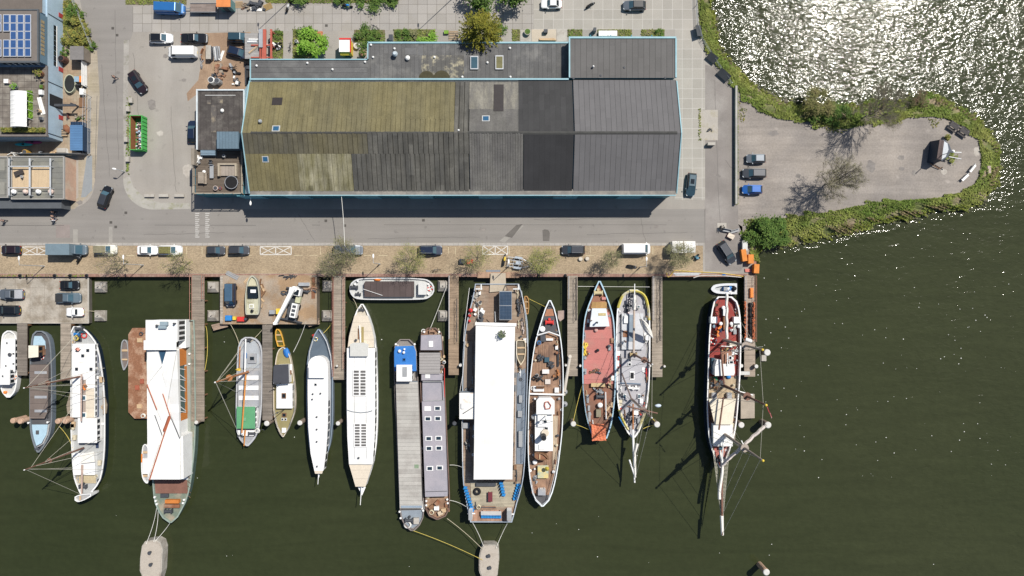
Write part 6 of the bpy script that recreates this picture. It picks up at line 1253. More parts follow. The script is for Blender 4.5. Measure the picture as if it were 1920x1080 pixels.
for y,l in ((734,'upper'),(757,'lower')): item('fender',1058.5,y,-.9,l + ' of two pale ball fenders on the right side of the naval ship','fender',HG,2.0,name='ball_fender')
slab('float_raft','small pinkish raft beside the bow of the naval ship','raft',[(1046,583),(1059,582),(1059,596),(1050,603),(1046,596)],-1.6,-.8,CO,M('pinkish_raft',(.33,.25,.22),.9,.2,1))
# 19 red decked hull
red_deck = M('salmon_red_deck',(.45,.17,.15),.8,.08,.5,c2=(.40,.18,.155),amt=.4,s2=.4,planks=(0,1.9,.04,.015,90.0)); brown_deck = M('rust_brown_deck',(.25,.115,.075),.9,.2,.6,c2=(.19,.105,.075),amt=.5,s2=.5)
B = hull('red_decked_ship','pale blue rimmed hull with a flat salmon red deck and orange stern tarp',[(527,1122,1126),(534,1118.5,1129.5),(550,1112,1136),(575,1102,1145),(600,1095.5,1151),(640,1092.5,1153.5),(700,1092,1154.5),(740,1093.5,1153.5),(775,1098,1150),(798,1103.5,1146),(814,1109,1141),(822,1112,1138)],.9,.35,HB,rim_blue,brown_deck,1.7,'ship')
plate(B,'red_plating',[(1104,585),(1144,585),(1150,610),(1152,640),(1152,720),(1095,720),(1094,640),(1097,610)],.42,red_deck,.04); plate(B,'bow_plating',[(1122,535),(1126,535),(1141,570),(1107,570)],.42,M('rust_bow',(.27,.13,.085),.9,.2,.8),.04); plate(B,'wood_deck',[(1110,566),(1137,566),(1138,578),(1108,578)],.48,M('ochre_planks',(.36,.22,.09),.8,.12,.8,planks=(90,.3,.12,.08)),.12)
blk_(B,'deckhouse',[(1111,579),(1136,579),(1142,611),(1106.5,612)],.4,1.9,BW,M('pale_blue_white_roof',(.62,.66,.69),.6,.05,.8),.08,None); plate(B,'roof_marks',(1122,587,1136,592),1.98,M('ochre_net',(.48,.40,.20),.9,.4,3),.05); vent(B,1120,605,2.0,.2,1.2,DS,'chimney'); vent(B,1118,619,.45,.35,.5,M('pinkish_vent',(.50,.30,.27),.7,.1,1)); vent(B,1121,657,.45,.3,.7,HB)
winch(B,1121,549,.4,1.5,M('pale_brass',(.50,.42,.24),.6,.2,2)); blk_(B,'locker',(1128.5,557,1136,562),.4,.9,M('salmon_locker',(.52,.22,.20),.7,.1,1)); plate(B,'coaming',(1108,718,1134,725),.8,M('ochre_timber',(.50,.37,.20),.8,.12,1),.3); blk_(B,'engine_box',(1118,768,1127,782),.35,1.2,M('olive_box',(.22,.20,.14),.8,.15,1)); vent(B,1125.5,760,.4,.5,.9,BW); spar(B,'rail_bar',(1135.5,735),1.0,(1136.5,786),1.0,.1,.1,BW); winch(B,1125,743,.4,1.4)
for y0,y1 in ((740,755),(760,770),(772,790)): plate(B,'deck_pipe',(1100 + (y0 - 740) * .1,y0,1104 + (y0 - 740) * .1,y1),.6,HG,.2)
rail(B,[(1094,720),(1100,775),(1106,800)],.9,.5,rust)
b = MB(); g = random.Random(3); pts = [[(*P(1109.5 + i * 4.4 + j * .2,796 + j * 4.0,2.4),1.9 + .35 * sin(i * 1.7 + j) * .4 + g.uniform(-.05,.05) - .03 * j) for i in range(7)] for j in range(9)]
b.rings(pts,False,False,closed=False); b.rings([[(x,y,z - .06) for x,y,z in r] for r in pts][::-1],False,False,closed=False)
for i,j in ((0,0),(6,0),(0,8),(6,8)): x,y,z = pts[j][i]; b.tube([(x,y,.4),(x,y,z - .05)],.06,5)
tag(b.build('stern_tarp',M('orange_red_tarp',(.62,.19,.095),.7,.15,1.2)),'orange red tarp stretched over the stern of the red decked hull','tarpaulin')
item('junk',1097.5,657,.9,'bright yellow hose coil hung on the left rim of the red decked hull','hose',YP,dims=(.7,2.6,.3),m2=YP); item('junk',1116,696,.45,'dark pump and pipes on the salmon red deck','pump',BN,dims=(1.8,.8,.5)); item('junk',1125,733,.45,'white and dark gear behind the ochre coaming','gear',HG,dims=(2.0,.9,.5)); item('junk',1142,772,.45,'rusty scrap along the right stern rail of the red decked hull','scrap',rust,dims=(1.0,3.0,.6),m2=WO)
fittings(B,560,800,24,.42,[rust,DS,BW,HG,WO],19,4)
# 20 grey sailing ship with yellow rims
yel_rim = M('rim_faded_yellow',(.55,.47,.10),.8,.15,.6,c2=(.58,.55,.48),amt=.4,s2=.4)
B = hull('sailing_ship','grey decked sailing ship with yellow rimmed ends and a long white bowsprit',[(543,1181,1195),(547,1174,1203),(556,1165,1211),(575,1158,1217),(610,1155.5,1219),(670,1155,1219),(720,1156,1217.5),(755,1158,1214),(780,1163,1208),(800,1171,1202),(812,1177,1197),(820,1184,1191)],.8,.25,M('hull_white_grey',(.52,.54,.55),.6,.08,1),BW,M('lilac_grey_deck',(.37,.365,.385),.8,.12,.5),2.0,'ship')
for pts in ([(1159,577),(1166,558),(1175,549),(1188,545.5),(1202,549),(1211,559),(1216,580),(1217,600)],[(1161,768),(1168,788),(1178,806)],[(1210,768),(1205,786),(1196,805)]): b = MB(); b.tube([(*P(x,y,.95),.93) for x,y in spline(pts,20)],.24,4); b.build('yellow_rim',yel_rim,B.o)
blk_(B,'aft_cabin',(1166,588,1206,655),.25,.8,BW,M('white_grey_roof',(.50,.51,.53),.7,.1,.6),.03,('rb',4)); blk_(B,'deck_box',(1170,592,1177,606),.8,1.2,BW,BW); plate(B,'slate_cover',(1177,590,1190,640),.9,M('slate_cover',(.22,.27,.32),.8,.1,.8)); blk_(B,'main_cabin',(1166,672,1204,722),.25,.7,M('lilac_wall',(.40,.39,.42),.8,.08,1),M('lilac_grey_roof',(.40,.395,.415),.8,.08,.5),.03,('rl',5))
for x,y in ((1173,575),(1182,574),(1197,575)): skyl(B,x,y,.3,6,5,SG)
skyl(B,1185,704,.78,9,16,HB); skyl(B,1180.5,683,.78,6,6); skyl(B,1181,675.5,.78,5,5); blk_(B,'rusty_well',(1168,620,1177,632),.8,.95,rust); skyl(B,1171,743,.5,6,9,SG); skyl(B,1198,743,.5,5,9,SG); b = MB(); b.torus((*P(1185,565,1.0),1.0),.7,.1,14,5); b.torus((*P(1185,565,1.0),1.0),.3,.08,10,5); b.build('steering_wheel',DS,B.o); winch(B,1186,553,.3,1.0); winch(B,1187,664,.3,1.2,M('brass_winch',(.40,.30,.15),.6,.2,2)); b = MB(); b.tube([(*P(1163,718,1),1.0),(*P(1202,720,1),1.0)],.1,5); b.build('rail_beam',M('blue_beam',(.12,.18,.26),.7,.1,1),B.o); winch(B,1180,727,.3,1.0,BW); winch(B,1192,728,.3,1.0,BW)
spar(B,'boom',(1190,532),2.4,(1189,585),2.4,.09,.1,BW); spar(B,'boom',(1189,580),2.5,(1188,662),2.6,.2,.2,M('boom_buff',(.45,.37,.31),.7,.1,1)); b = MB(); b.tube([(*P(1190,y,2.9),2.75 + .05 * sin(y)) for y in range(553,585,4)],.26,6); b.build('furled_sail',canvas,B.o)
spar(B,'bowsprit',(1186.5,800),1.3,(1190,905),2.6,.24,.14,BW); spar(B,'jibboom',(1187,757),1.2,(1187,805),1.5,.14,.16,varn)
b = MB(); b.tube([(*P(1195,832,2.2),2.2),(*P(1190,850,2.2),2.15),(*P(1191,895,2.6),2.6)],.3,6,.2); b.build('furled_sail',canvas,B.o); spar(B,'dolphin_striker',(1180,862),2.0,(1189,890),2.4,.16,.12,BW)
m1,_ = mast(B,1188,664,.5,17,.24,spar_brown,stays=[(x,y,.8,f) for x in (1157,1217) for y,f in ((640,.6),(670,.75),(690,.9))] + [(1190,545,1,.9)])
m2_,_ = mast(B,1185,749,.5,18,.25,M('mast_brown_grey',(.22,.17,.15),.7,.15,1),stays=[(x,y,.8,f) for x,y in ((1159,730),(1160,755),(1215,730),(1213,755)) for f in (.62,.9)] + [(1190,902,2.6,.95),(1190,880,2.3,.7),(1189,860,2.0,.55),(1168,790,.9,.9),(1206,790,.9,.9)])
b = MB(); b.tube([m1,m2_],.03,4); b.build('stay',wire,B.o); spar(B,'gaff',(1166,700),5.5,(1184,748),1.6,.13,.15,M('mast_brown_grey',(.22,.17,.15))); spar(B,'yard',(1176,762),12,(1233,775),12,.14,.12,spar_brown)
item('junk',1182,578,.35,'dark heap of rope beside the steering wheel of the yellow rimmed ship','rope heap',DS,dims=(2.2,1.2,.4)); item('junk',1177,588,.35,'red and white bundle on the yellow rimmed ship','bundle',RP,dims=(.6,.6,.4),m2=WP); item('crate',1191,773,.35,'white box on the fore deck of the yellow rimmed ship','box',WP,1.2,m2=WP); item('boards',1167.5,789,.5,'bright blue rolled cover at the left bow of the yellow rimmed ship','cover',BP,dims=(2.2,.6,.4),rz=R(-60),m2=BP); item('junk',1183,783,.35,'dark anchor winch clutter on the bow of the yellow rimmed ship','gear',DS,dims=(1.5,2.2,.6))
b = MB(); pts = [[(*P(1201 + 26 * t - 2 * t * t + a * 5 * sin(t * 2.6 + .3),598 + 36 * t - a * 4 * sin(t * 2.8 + .2),6 - 3 * t),6.0 - 3.2 * t + .5 * sin(t * 3 + a * 2)) for a in (-1,-.5,0,.5,1)] for t in [i / 10 for i in range(11)]]; b.rings(pts,False,False,closed=False); b.rings([[(x,y,z - .05) for x,y,z in r] for r in pts][::-1],False,False,closed=False); b.build('hanging_sail',canvas,B.o)
item('tarp',1234,761,9.0,'pale blue and white pennant at the mast of the yellow rimmed ship','pennant',M('pale_blue_cloth',(.55,.63,.72),.8,.15,2),dims=(1.2,.6,.3),name='pennant')
fittings(B,560,800,36,.3,[DS,BW,rope_m,BN,HG,RP],20,4)
# 21 three master with red deck
red21 = M('red_ship_deck',(.27,.045,.038),.75,.15,.6,c2=(.22,.06,.05),amt=.4,s2=.5)
B = hull('three_master','large three masted sailing ship with red decks, navy hull and white awnings',[(556,1346,1372),(562,1340,1380),(575,1336,1385),(600,1332,1388.5),(640,1329,1389.5),(700,1327,1388),(760,1325.5,1384),(800,1327,1380),(826,1330,1374),(848,1336,1367),(866,1343,1361),(880,1350,1355)],1.6,.8,hull_navy,BW,red21,1.9,'ship')
plate(B,'mid_deck',(1329,706,1382,746),.88,M('sandy_planks',(.42,.33,.22),.85,.12,.6,planks=(90,.18,.14,.1))); plate(B,'side_deck',[(1328,746),(1337,746),(1338,828),(1331,828)],.88,M('reddish_brown_side',(.15,.10,.085),.85,.15,.6)); plate(B,'right_deck',[(1374,746),(1382,746),(1378,828),(1374,828)],.88,M('grey_gravel_deck',(.30,.26,.22),.9,.25,2))
blk_(B,'wheelhouse',[(1345,675),(1352,675),(1353,683),(1376,683),(1377,698),(1375,703),(1341,704),(1341,688)],.8,3.2,BW,WR,.08,None); plate(B,'chart_house',(1354,659,1372,682),2.6,M('brown_house',(.27,.14,.09),.7,.15,1)); skyl(B,1369,671,2.65,6,8); spar(B,'house_pipe',(1364,662),3.3,(1364,686),3.4,.12,.12,BW); skyl(B,1371,679,3.3,8,6)
b = MB(); v = [(*P(1329.5,748,3.2),2.9),(*P(1381,748,3.2),2.9),(*P(1373.5,796,3.2),3.2),(*P(1340,796,3.2),3.2)]; b.add([(x,y,z - .05) for x,y,z in v] + v,[[0,1,2,3],[7,6,5,4],[0,4,5,1],[1,5,6,2],[2,6,7,3],[3,7,4,0]]); b.tube([(*P(1330.5,749,3),.8),(*P(1330.5,749,3),2.9)],.05,5); b.tube([(*P(1380,749,3),.8),(*P(1380,749,3),2.9)],.05,5); b.build('awning',M('cream_canvas',(.66,.60,.48),.9,.06,.8),B.o)
blk_(B,'deckhouse',(1338,796,1373,836),.8,2.6,BW,M('white_canvas_roof',(.74,.73,.70),.8,.06,.8),.06); blk_(B,'slate_skylight',(1333,671,1340,700),.8,1.4,M('slate_box2',(.13,.16,.17),.6,.1,1),SG)
plate(B,'bow_deck',[(1336,834),(1371,834),(1366,850),(1359,866),(1353,874),(1347,866),(1340,850)],.95,M('faded_red_deck',(.40,.135,.115),.8,.12,.6,c2=(.33,.16,.13),amt=.4,s2=.5),.1); blk_(B,'bow_hatch',(1348,838,1356,843),.95,1.5,BC,SG); winch(B,1349,861,1.0,1.6);
for x in (1338.5,1382): blk_(B,'life_raft',(x - 6,594,x + 6.5,606),.8,1.9,BW,BW)
for x,y,mm in ((1357,577,BW),(1372,607,BW),(1352,607,BW),(1341,572,WO),(1386,612,BW),(1372,672,BW),(1340,612,M('blue_grey_vent',(.25,.33,.40),.6,.1,1))): vent(B,x,y,.9,.36,.8,mm)
blk_(B,'skylight',(1356,579,1362.5,592),.8,1.7,M('glassy_blue',(.12,.22,.27),.3,.1,1),BW); blk_(B,'engine_house',(1356.5,594,1362.5,618),.8,1.5,varn,BN); b = MB(); b.torus((*P(1344,588,1.4),1.4),.42,.07,14,5); b.build('steering_wheel',BN,B.o); blk_(B,'locker',(1368,640,1381,649),.8,1.5,M('ochre_locker',(.50,.36,.18),.7,.12,1),BC); blk_(B,'bench_seat',(1381,572,1386,588),.8,1.3,varn)
b = MB(); b.tube([(*P(1352,649,1.7),1.6),(*P(1373,650,1.7),1.6)],.09,5); b.build('deck_rail',BW,B.o)
spar(B,'bowsprit',(1352.5,862),1.9,(1354.5,1003),4.2,.30,.16,spar_brown); b = MB(); b.tube([(*P(1351 + 4 * sin((y - 846) / 18),y,2.8),2.3 + (y - 846) * .013) for y in range(846,935,8)],.24,6,.3); b.build('furled_jib',canvas,B.o); b = MB(); b.tube([(*P(1354.3,y,4),3.6 + (y - 970) * .012 + .1) for y in range(968,1004,5)],.34,6,.26); b.build('furled_jib',canvas,B.o)
b = MB()
for sd in (-1,1):
 for f in (0,.33,.66,1): b.tube([(*P(1352 + sd * (6 + 10 * f),868 - 28 * f,1.7),1.7),(*P(1354.3 + sd * f * 1.5,985 - 12 * f,3.4),3.3)],.03,4)
 for k in range(16):
  t = k / 16; a0 = (1352 + sd * 6 + t * (2.3 - sd * 6),868 + 117 * t); a1 = (1352 + sd * 16 + t * (2.3 - sd * 14.5),840 + 133 * t); z = 1.7 + 1.6 * t; b.tube([(*P(*a0,z),z),(*P(*a1,z),z)],.025,4)
b.build('bowsprit_net',M('net_cord',(.55,.53,.44),.9,.1,2),B.o)
tall_m = M('mast_buff_grey',(.33,.28,.24),.7,.15,1)
sh = lambda ya,yc,L,Rr: [(x,y,1.7,f) for x in (L,Rr) for y,f in ((ya,.62),((ya + yc) / 2,.62),(yc,.9))]
za,_ = mast(B,1357,638,.9,19.5,.27,tall_m,stays=sh(625,660,1330,1389) + [(1359,556,1.8,.9)]); zb,_ = mast(B,1357,723,.9,21,.30,spar_brown,stays=sh(715,745,1327,1385)); zc,_ = mast(B,1354,811,.9,20.5,.30,tall_m,stays=sh(805,830,1329,1376) + [(1354.5,1001,4.2,.96),(1354.5,965,3.5,.75),(1354,935,3.0,.6)])
for p,q in ((za,zb),(zb,zc)): b = MB(); b.tube([p - Vector((0,0,1)),q - Vector((0,0,1))],.03,4); b.build('stay',wire,B.o)
spar(B,'mizzen_boom',(1363,552),3.6,(1364,636),3.8,.17,.2,spar_brown); b = MB(); b.tube([(*P(1362.8 + .4 * sin(y),y,4.1),4.05 + .06 * sin(y)) for y in range(550,638,5)],.26,6); b.build('furled_sail',canvas,B.o)
spar(B,'main_boom',(1351,649),3.8,(1357.5,720),4.0,.15,.17,spar_brown); spar(B,'fore_boom',(1356.5,745),4.2,(1348,806),4.4,.15,.17,spar_brown); spar(B,'staysail_boom',(1356.5,820),3.4,(1354,864),3.2,.12,.12,BW)
spar(B,'fore_yard',(1349,876),11.2,(1437,796),11.2,.20,.18,spar_grey); b = MB(); b.tube([(*P(1353 + 80 * t + .8 * sin(t * 40),873 - 73 * t,11.5),11.45 + .08 * sin(t * 23)) for t in [i / 20 for i in range(21)]],.30,6); b.build('furled_sail',M('buff_furled_sail',(.55,.49,.45),.9,.1,1.2),B.o)
spar(B,'crosstree',(1387,734),11.6,(1412,741),11.6,.1,.1,BW); spar(B,'crosstree',(1398,636),12,(1409,640),12,.3,.3,BW); spar(B,'crosstree',(1390,826),12,(1396,838),12,.1,.1,BW)
for top in (za,zb,zc): b = MB(); b.ell(tuple(top + Vector((0,0,.2))),(.22,.22,.22),8,6); b.build('mast_ball',YP,B.o)
X,Y,Z = zb; b = MB(); b.rings([[(X + .3 + k * .10,Y - .3 - k * .2 + w * .14,Z - .3 - k * .03 + .08 * sin(k * 1.3)) for w in (-1,1)] for k in range(10)],False,False,closed=False); b.build('pennant',M('red_white_pennant',(.34,.03,.05),.8,.1,1,c2=(.6,.57,.55),amt=.4,s2=1.6),B.o)
item('tarp',1353,709,.95,'dark plum cushion heap below the white wheelhouse of the three master','cushions',M('plum_cloth',(.14,.02,.06),.9,.1,2),dims=(1.2,.9,.5)); item('tarp',1341,711,.95,'green tarp below the white wheelhouse of the three master','tarpaulin',M('green_cloth',(.03,.28,.14),.8,.15,2),dims=(1.1,1.0,.5)); item('tarp',1366,707,.95,'blue bag heap below the white wheelhouse of the three master','bags',BP,dims=(1.0,.8,.5)); item('junk',1346,724,.95,'dark winch clutter on the sandy mid deck of the three master','gear',DS,dims=(2.0,2.2,.9),m2=BN)
for x in (1338,1366): item('crate',x,741,.95,('left' if x < 1350 else 'right') + ' of two white lidded boxes above the cream awning','box',WP,1.3,dims=(.6,.8,.6),m2=HG)
item('ring',1338.5,640,1.5,'white lifebuoy on the red deck of the three master','lifebuoy',WP,1.5,m2=RP); item('junk',1377,614,.9,'white ropes heaped on the right red deck of the three master','ropes',RW,dims=(1.4,1.8,.4),m2=HG); item('junk',1377,657,.9,'white and grey drums beside the ochre locker','drums',WP,dims=(1.2,1.4,.7),m2=HG); item('junk',1351,621,.9,'navy cloth and tools on the red deck behind the mizzen mast','gear',M('navy_cloth',(.03,.05,.10),.9,.2,2),dims=(1.1,2.0,.5),m2=OP); item('junk',1361,657,.9,'brass and dark fittings by the brown chart house','fittings',M('brass_fit',(.40,.28,.12),.6,.3,3),dims=(1.4,1.4,.6)); item('crate',1352,832,1.0,'yellow box beside the bow hatch of the three master','box',YP,.9)
slab('float_raft','grey concrete float tied beside the cream awning of the three master','raft',[(1389,742),(1415,739),(1415,784),(1389,785)],-1.8,-.5,CO,M('raft_top',(.36,.31,.25),.9,.15,.6)); slab('step_platform','white slatted boarding platform between three master and netting jetty','platform',[(1383,696.5),(1406,696.5),(1406,703),(1383,703)],-.2,.5,HG,M('white_slats',(.60,.60,.58),.7,.06,1,planks=(90,.2,.05,.2)))
slab('pile_float','small pale float below the large white topped pile','float',[(1428,666),(1437,666),(1437,677),(1428,677)],-1.7,-1.0,CO)
fittings(B,565,850,44,.9,[DS,BW,rope_m,BN,varn,HG],21,5)
# inflatable at the stern
B = hull('inflatable_boat','light grey inflatable boat with outboard tied across the stern of the three master',[(1333,540.5,543),(1337,535.5,547),(1345,533,550),(1360,531.5,551),(1381,531.5,551.5)],-.8,-1.15,M('pvc_grey',(.58,.60,.62),.5,.06,1),M('pvc_grey',(.58,.60,.62)),M('rib_floor',(.42,.44,.45),.7,.1,1),4.2,horiz=True,dz=.25); blk_(B,'console',(1357,538,1364,545),-1.15,-.3,BP,HG); vent(B,1378,541,-1,.4,.9,RB,'outboard'); plate(B,'seat',(1367,537,1372,546),-.9,BP)
item('junk',1366,543,-.9,'blue and white flag bundle on the inflatable boat','flag',BP,dims=(1.2,1.4,.5),m2=WP)
# boat ashore and crane on the barge yard
def ashore(dz): return dz
st = [(517,472,474),(524,466,481),(540,462,485),(560,460,486.5),(580,460.5,486),(588,461,485),(590,462,484)]
B = hull('workboat','mossy white workboat standing ashore on the barge yard',st,2.2,1.9,M('workboat_hull',(.26,.26,.25),.7,.15,1),M('workboat_rim',(.44,.44,.36),.8,.15,1),M('mossy_white_deck',(.46,.45,.34),.85,.12,.6,c2=(.30,.28,.18),amt=.4,s2=.8),1.2)
for c in B.o.children:
 if c.name.startswith('hull'):
  for v in c.data.vertices:
   if v.co.z < 1.0: v.co.z = max(v.co.z,0) * .5 + (2.1 if v.co.z < -.2 else 2.6)
blk_(B,'cockpit',(464,537,483,559),1.2,2.25,HB,DG); plate(B,'seat',(470,543,480,549),2.3,BW,.12); skyl(B,472,574,2.0,8,8,M('mossy_lid2',(.42,.41,.30),.8,.1,1)); plate(B,'bow_top',[(470,523),(477,523),(481,536),(466,536)],2.0,M('buff_deck',(.50,.47,.33),.8,.1,1)); vent(B,472,583,2.0,.3,.4,HB)
for y in (535,575): b = MB(); X,Y = P(473,y,1); b.bx(X - 1.0,X + 1.0,Y - .2,Y + .2,.6,1.25); b.build('keel_block',BN,B.o)
x,y = P(551,572,1.5); cr = thing('crane_truck','white mobile crane with a folded telescopic boom on the barge yard','crane',(x,y,.6),R(-12));
b = MB(); b.bx(-1.0,1.0,-3.0,3.4,.55,.85); b.build('chassis',DS,cr)
for yy in (-2.2,-.2,2.2):
 for sx in (-1,1): b = MB(); b.rings([[(sx * .95 + d,yy + .48 * cos(t * pi / 6),.48 + .48 * sin(t * pi / 6)) for t in range(12)] for d in (-.15,.15)]); b.build('wheel',RB,cr)
b = MB(); b.bx(-1.05,1.05,1.9,3.2,.85,2.2); b.build('cab',BW,cr); b = MB(); b.bx(-.8,.8,2.0,3.0,2.2,2.26); b.build('cab_window',DG,cr); b = MB(); b.bx(.0,1.05,-2.2,.4,.85,2.2); o = b.build('engine_house',BW,cr)
for k in range(3): b = MB(); b.bx(.2,.85,-1.9 + k * .75,-1.4 + k * .75,2.2,2.25); b.build('grille',DS,o)
b = MB(); b.bx(.3,1.2,.6,1.8,.85,1.7); b.build('tool_box',M('pale_olive',(.45,.45,.30),.7,.1,1),cr)
b = MB(); q0,q1 = Vector((-.1,3.1,2.9)),Vector((-2.05,-3.8,2.6)); d = (q1 - q0).normalized(); nn = Vector((-d.y,d.x,0)) * .38
vs = [q0 + nn,q0 - nn,q1 - nn * .7,q1 + nn * .7]; b.add([tuple(v + Vector((0,0,h))) for h in (-.35,.35) for v in vs],[[3,2,1,0],[4,5,6,7],[0,1,5,4],[1,2,6,5],[2,3,7,6],[3,0,4,7]]); b.build('boom',M('crane_white',(.74,.74,.72),.5,.06,1),cr); b = MB(); b.cyl(-.1,3.0,.85,2.6,.55,12); b.build('turret',BW,cr); b = MB(); b.box(q1.x,q1.y,2.2,.6,.5,.9,.3); b.build('hook_block',BW,cr)
for yy in (-2.9,2.9): b = MB(); b.bx(-2.1,2.1,yy - .12,yy + .12,.5,.75); b.build('outrigger',DS,cr)
for a in (('crate',430,596,'blue lidded plastic box at the lower left of the barge yard','box',BP,dict(dims=(1.1,.9,.6),m2=BP)),('crate',440.5,596.5,'small yellow box between the blue and red boxes of the barge yard','box',YP,dict(dims=(.55,.6,.5),m2=YP)),('crate',453,598,'long red box at the lower edge of the barge yard','box',RP,dict(dims=(1.3,.8,.6),m2=RP)),('crate',524.5,583.5,'yellow orange plastic tank beside the crane boom','tank',YP,dict(dims=(.8,.95,.9),m2=YP)),('crate',512,585,'pale grey tank left of the yellow tank','tank',M('pale_tank',(.55,.58,.62),.5,.1,1),dict(dims=(.9,.7,.8),m2=steel)),('barrel',463,598,'black drum right of the long red box','barrel',RB,{}),('boards',435,516.5,'grey gangplank lying askew at the top of the barge yard','gangplank',HG,dict(dims=(2.6,.8,.08),rz=R(-28),m2=HG)),('crate',571,533,'white tank near the top right of the barge yard','tank',WP,dict(dims=(1.9,.6,.6),m2=steel)),('junk',541,518,'dark pipes at the top of the barge yard','pipes',DS,dict(dims=(3.0,.5,.4))),('junk',490,552,'timber props and scraps beside the workboat ashore','props',BN,dict(dims=(.9,4.5,.5),m2=WO)),('junk',578,542,'rusty poles at the right of the barge yard','poles',rust,dict(dims=(3.2,.8,.4))),('boards',461,526,'pale pinkish board beside the workboat bow','board',WO,dict(dims=(1.3,.5,.08),rz=.9,m2=WO)),('junk',536,548,'dark steel outrigger plates left of the crane','plates',DS,dict(dims=(1.6,.8,.3)))):
 item(a[0],a[1],a[2],.62,a[3],a[4],a[5],**a[6])
for x,y,w,l in ((413,611,3.0,'bundle of driftwood logs at the lower left corner of the barge yard'),(588,605,2.4,'bundle of driftwood logs at the lower right corner of the barge yard')): item('boards',x,y,-.6,l,'logs',M('driftwood',(.34,.25,.19),.9,.25,1),dims=(w,1.1,.5),rz=.25,m2=M('driftwood',(.34,.25,.19)))
# ropes
for a in (((430,605),.6,(450,652),.2,'pale mooring rope from the barge yard to the left bow of the green roofed barge',rope_m),((500,607),.6,(470,641),.2,'pale mooring rope from the barge yard to the right bow of the green roofed barge',rope_m),((573,605),.6,(550,660),.0,'grey mooring rope from the barge yard to the olive cruiser',RW),
          ((621,607),.4,(606,625),.4,'yellow rope from the rusty railed jetty to the slate bow',rope_yellow),((662,560),.0,(671,583),.5,'short rope between the quayside barge and the cream saloon boat',rope_m),((838,535),.5,(806,618),.1,'long mooring rope from the ferry jetty to the lilac barge',RW),((775,995),.2,(905,1050),.9,'long yellow rope from the grey hatched barge to the concrete float',rope_yellow),((838,972),.2,(905,1030),.9,'pale rope from the lilac barge to the concrete float',rope_m),
          ((886,980),.4,(907,1025),.9,'left rope from the ferry stern to the concrete float',RW),((951,982),.4,(930,1028),.9,'right rope from the ferry stern to the concrete float',RW),((294,950),.4,(274,1020),.9,'left rope from the party ship to the concrete float',RW),((296,950),.4,(288,1016),.9,'middle rope from the party ship to the concrete float',RW),((319,980),.4,(290,1016),.9,'right rope from the party ship to the concrete float',RW),
          ((843,872),.2,(866,876),.6,'short rope between the lilac barge and the ferry',RW),((843,938),.2,(874,950),.6,'lower rope between the lilac barge and the ferry',RW),((1075,790),1.0,(1093,718),.9,'pale rope from the white capped pile up to the red decked hull',rope_yellow),((1078,796),1.0,(1104,806),.9,'pale rope from the white capped pile to the stern of the red decked hull',rope_yellow),((1083,537),.5,(1218,538),.6,'long rope slung between two jetties above the red decked bow',RW),
          ((1231,793),1.2,(1215,775),.9,'short yellow rope from the capped pile to the yellow rimmed ship',rope_yellow),((1231,797),1.2,(1206,804),.9,'lower yellow rope from the capped pile to the yellow rimmed ship',rope_yellow),((991,560),.0,(1022,575),.8,'yellow rope from the ferry to the naval ship bow',rope_yellow),((1430,650),1,(1405,655),.6,'white rope from the netting jetty to the large pile',RW),((106,795),.6,(136,840),.3,'yellow rope from the pinkish piles to the white sailing barge',rope_yellow),((167,583),-.4,(180,585),-.1,'short pale rope from the concrete pontoon to its block',rope_m)): rope(a[0],a[1],a[2],a[3],a[4],a[5])
ground_rope([(383,605),(388,620),(389,660),(385,690),(381,702)],-1.0,'floating_hose','yellow hose looping in the water beside the long brown jetty','hose',rope_yellow)
# ================================================================== PLANTS
def leaf_mat(name,c,c2,s=.9,v=.35): return M(name,c,.75,v,s,c2=c2,amt=.5,s2=1.3,fine=4,fv=.3,spec=.25)
lf_grass = M('grass_blades',(.105,.17,.028),.75,.35,.5,c2=(.24,.255,.065),amt=.55,s2=.16,soft=.16,fine=2.5,fv=.35,spec=.25); lf_moss = leaf_mat('moss_stones_leaf',(.15,.17,.02),(.08,.11,.015)); LB = leaf_mat('bush_leaves',(.055,.11,.018),(.10,.16,.03)); lf_yel = leaf_mat('yellow_bush_leaves',(.24,.22,.05),(.10,.13,.03))
lf_bright = leaf_mat('bright_spring_leaves',(.13,.27,.025),(.20,.34,.05)); lf_conif = leaf_mat('golden_conifer_sprays',(.20,.185,.022),(.11,.12,.015)); LP = leaf_mat('pale_spring_leaves',(.26,.26,.075),(.18,.20,.06)); lf_olive = leaf_mat('olive_young_leaves',(.21,.20,.10),(.15,.155,.07)); lf_brown = leaf_mat('brown_green_leaves',(.17,.15,.06),(.11,.12,.035))
bark = M('bark',(.17,.145,.12),.9,.25,3); twig_m = M('grey_twigs',(.24,.21,.165),.9,.2,3)
def leaf(b,p,s,g,flat=.45):
 a = g.random() * 6.283; t = g.uniform(-flat,flat); u = Vector((cos(a),sin(a),t)) * s; w = Vector((-sin(a),cos(a),g.uniform(-flat,flat))) * s * .55; p = Vector(p)
 b.add([p - u,p - w,p + u,p + w],[[0,1,2,3]])
def mass(b,c,r,n,s,g,clumps=14,spread=.34,shell=.55):
 cs = []
 for i in range(clumps):
  a = g.random() * 6.283; q = g.uniform(-.35,1); h = sqrt(max(0,1 - q * q)); k = g.uniform(shell,1)
  cs.append((c[0] + r[0] * h * cos(a) * k,c[1] + r[1] * h * sin(a) * k,c[2] + r[2] * q * k,g.uniform(.6,1.25)))
 for i in range(n):
  x,y,z,k = g.choice(cs); leaf(b,(x + g.gauss(0,spread * .55) * r[0] * k,y + g.gauss(0,spread * .55) * r[1] * k,z + g.gauss(0,spread * .5) * r[2] * k),s * g.uniform(.6,1.3),g)
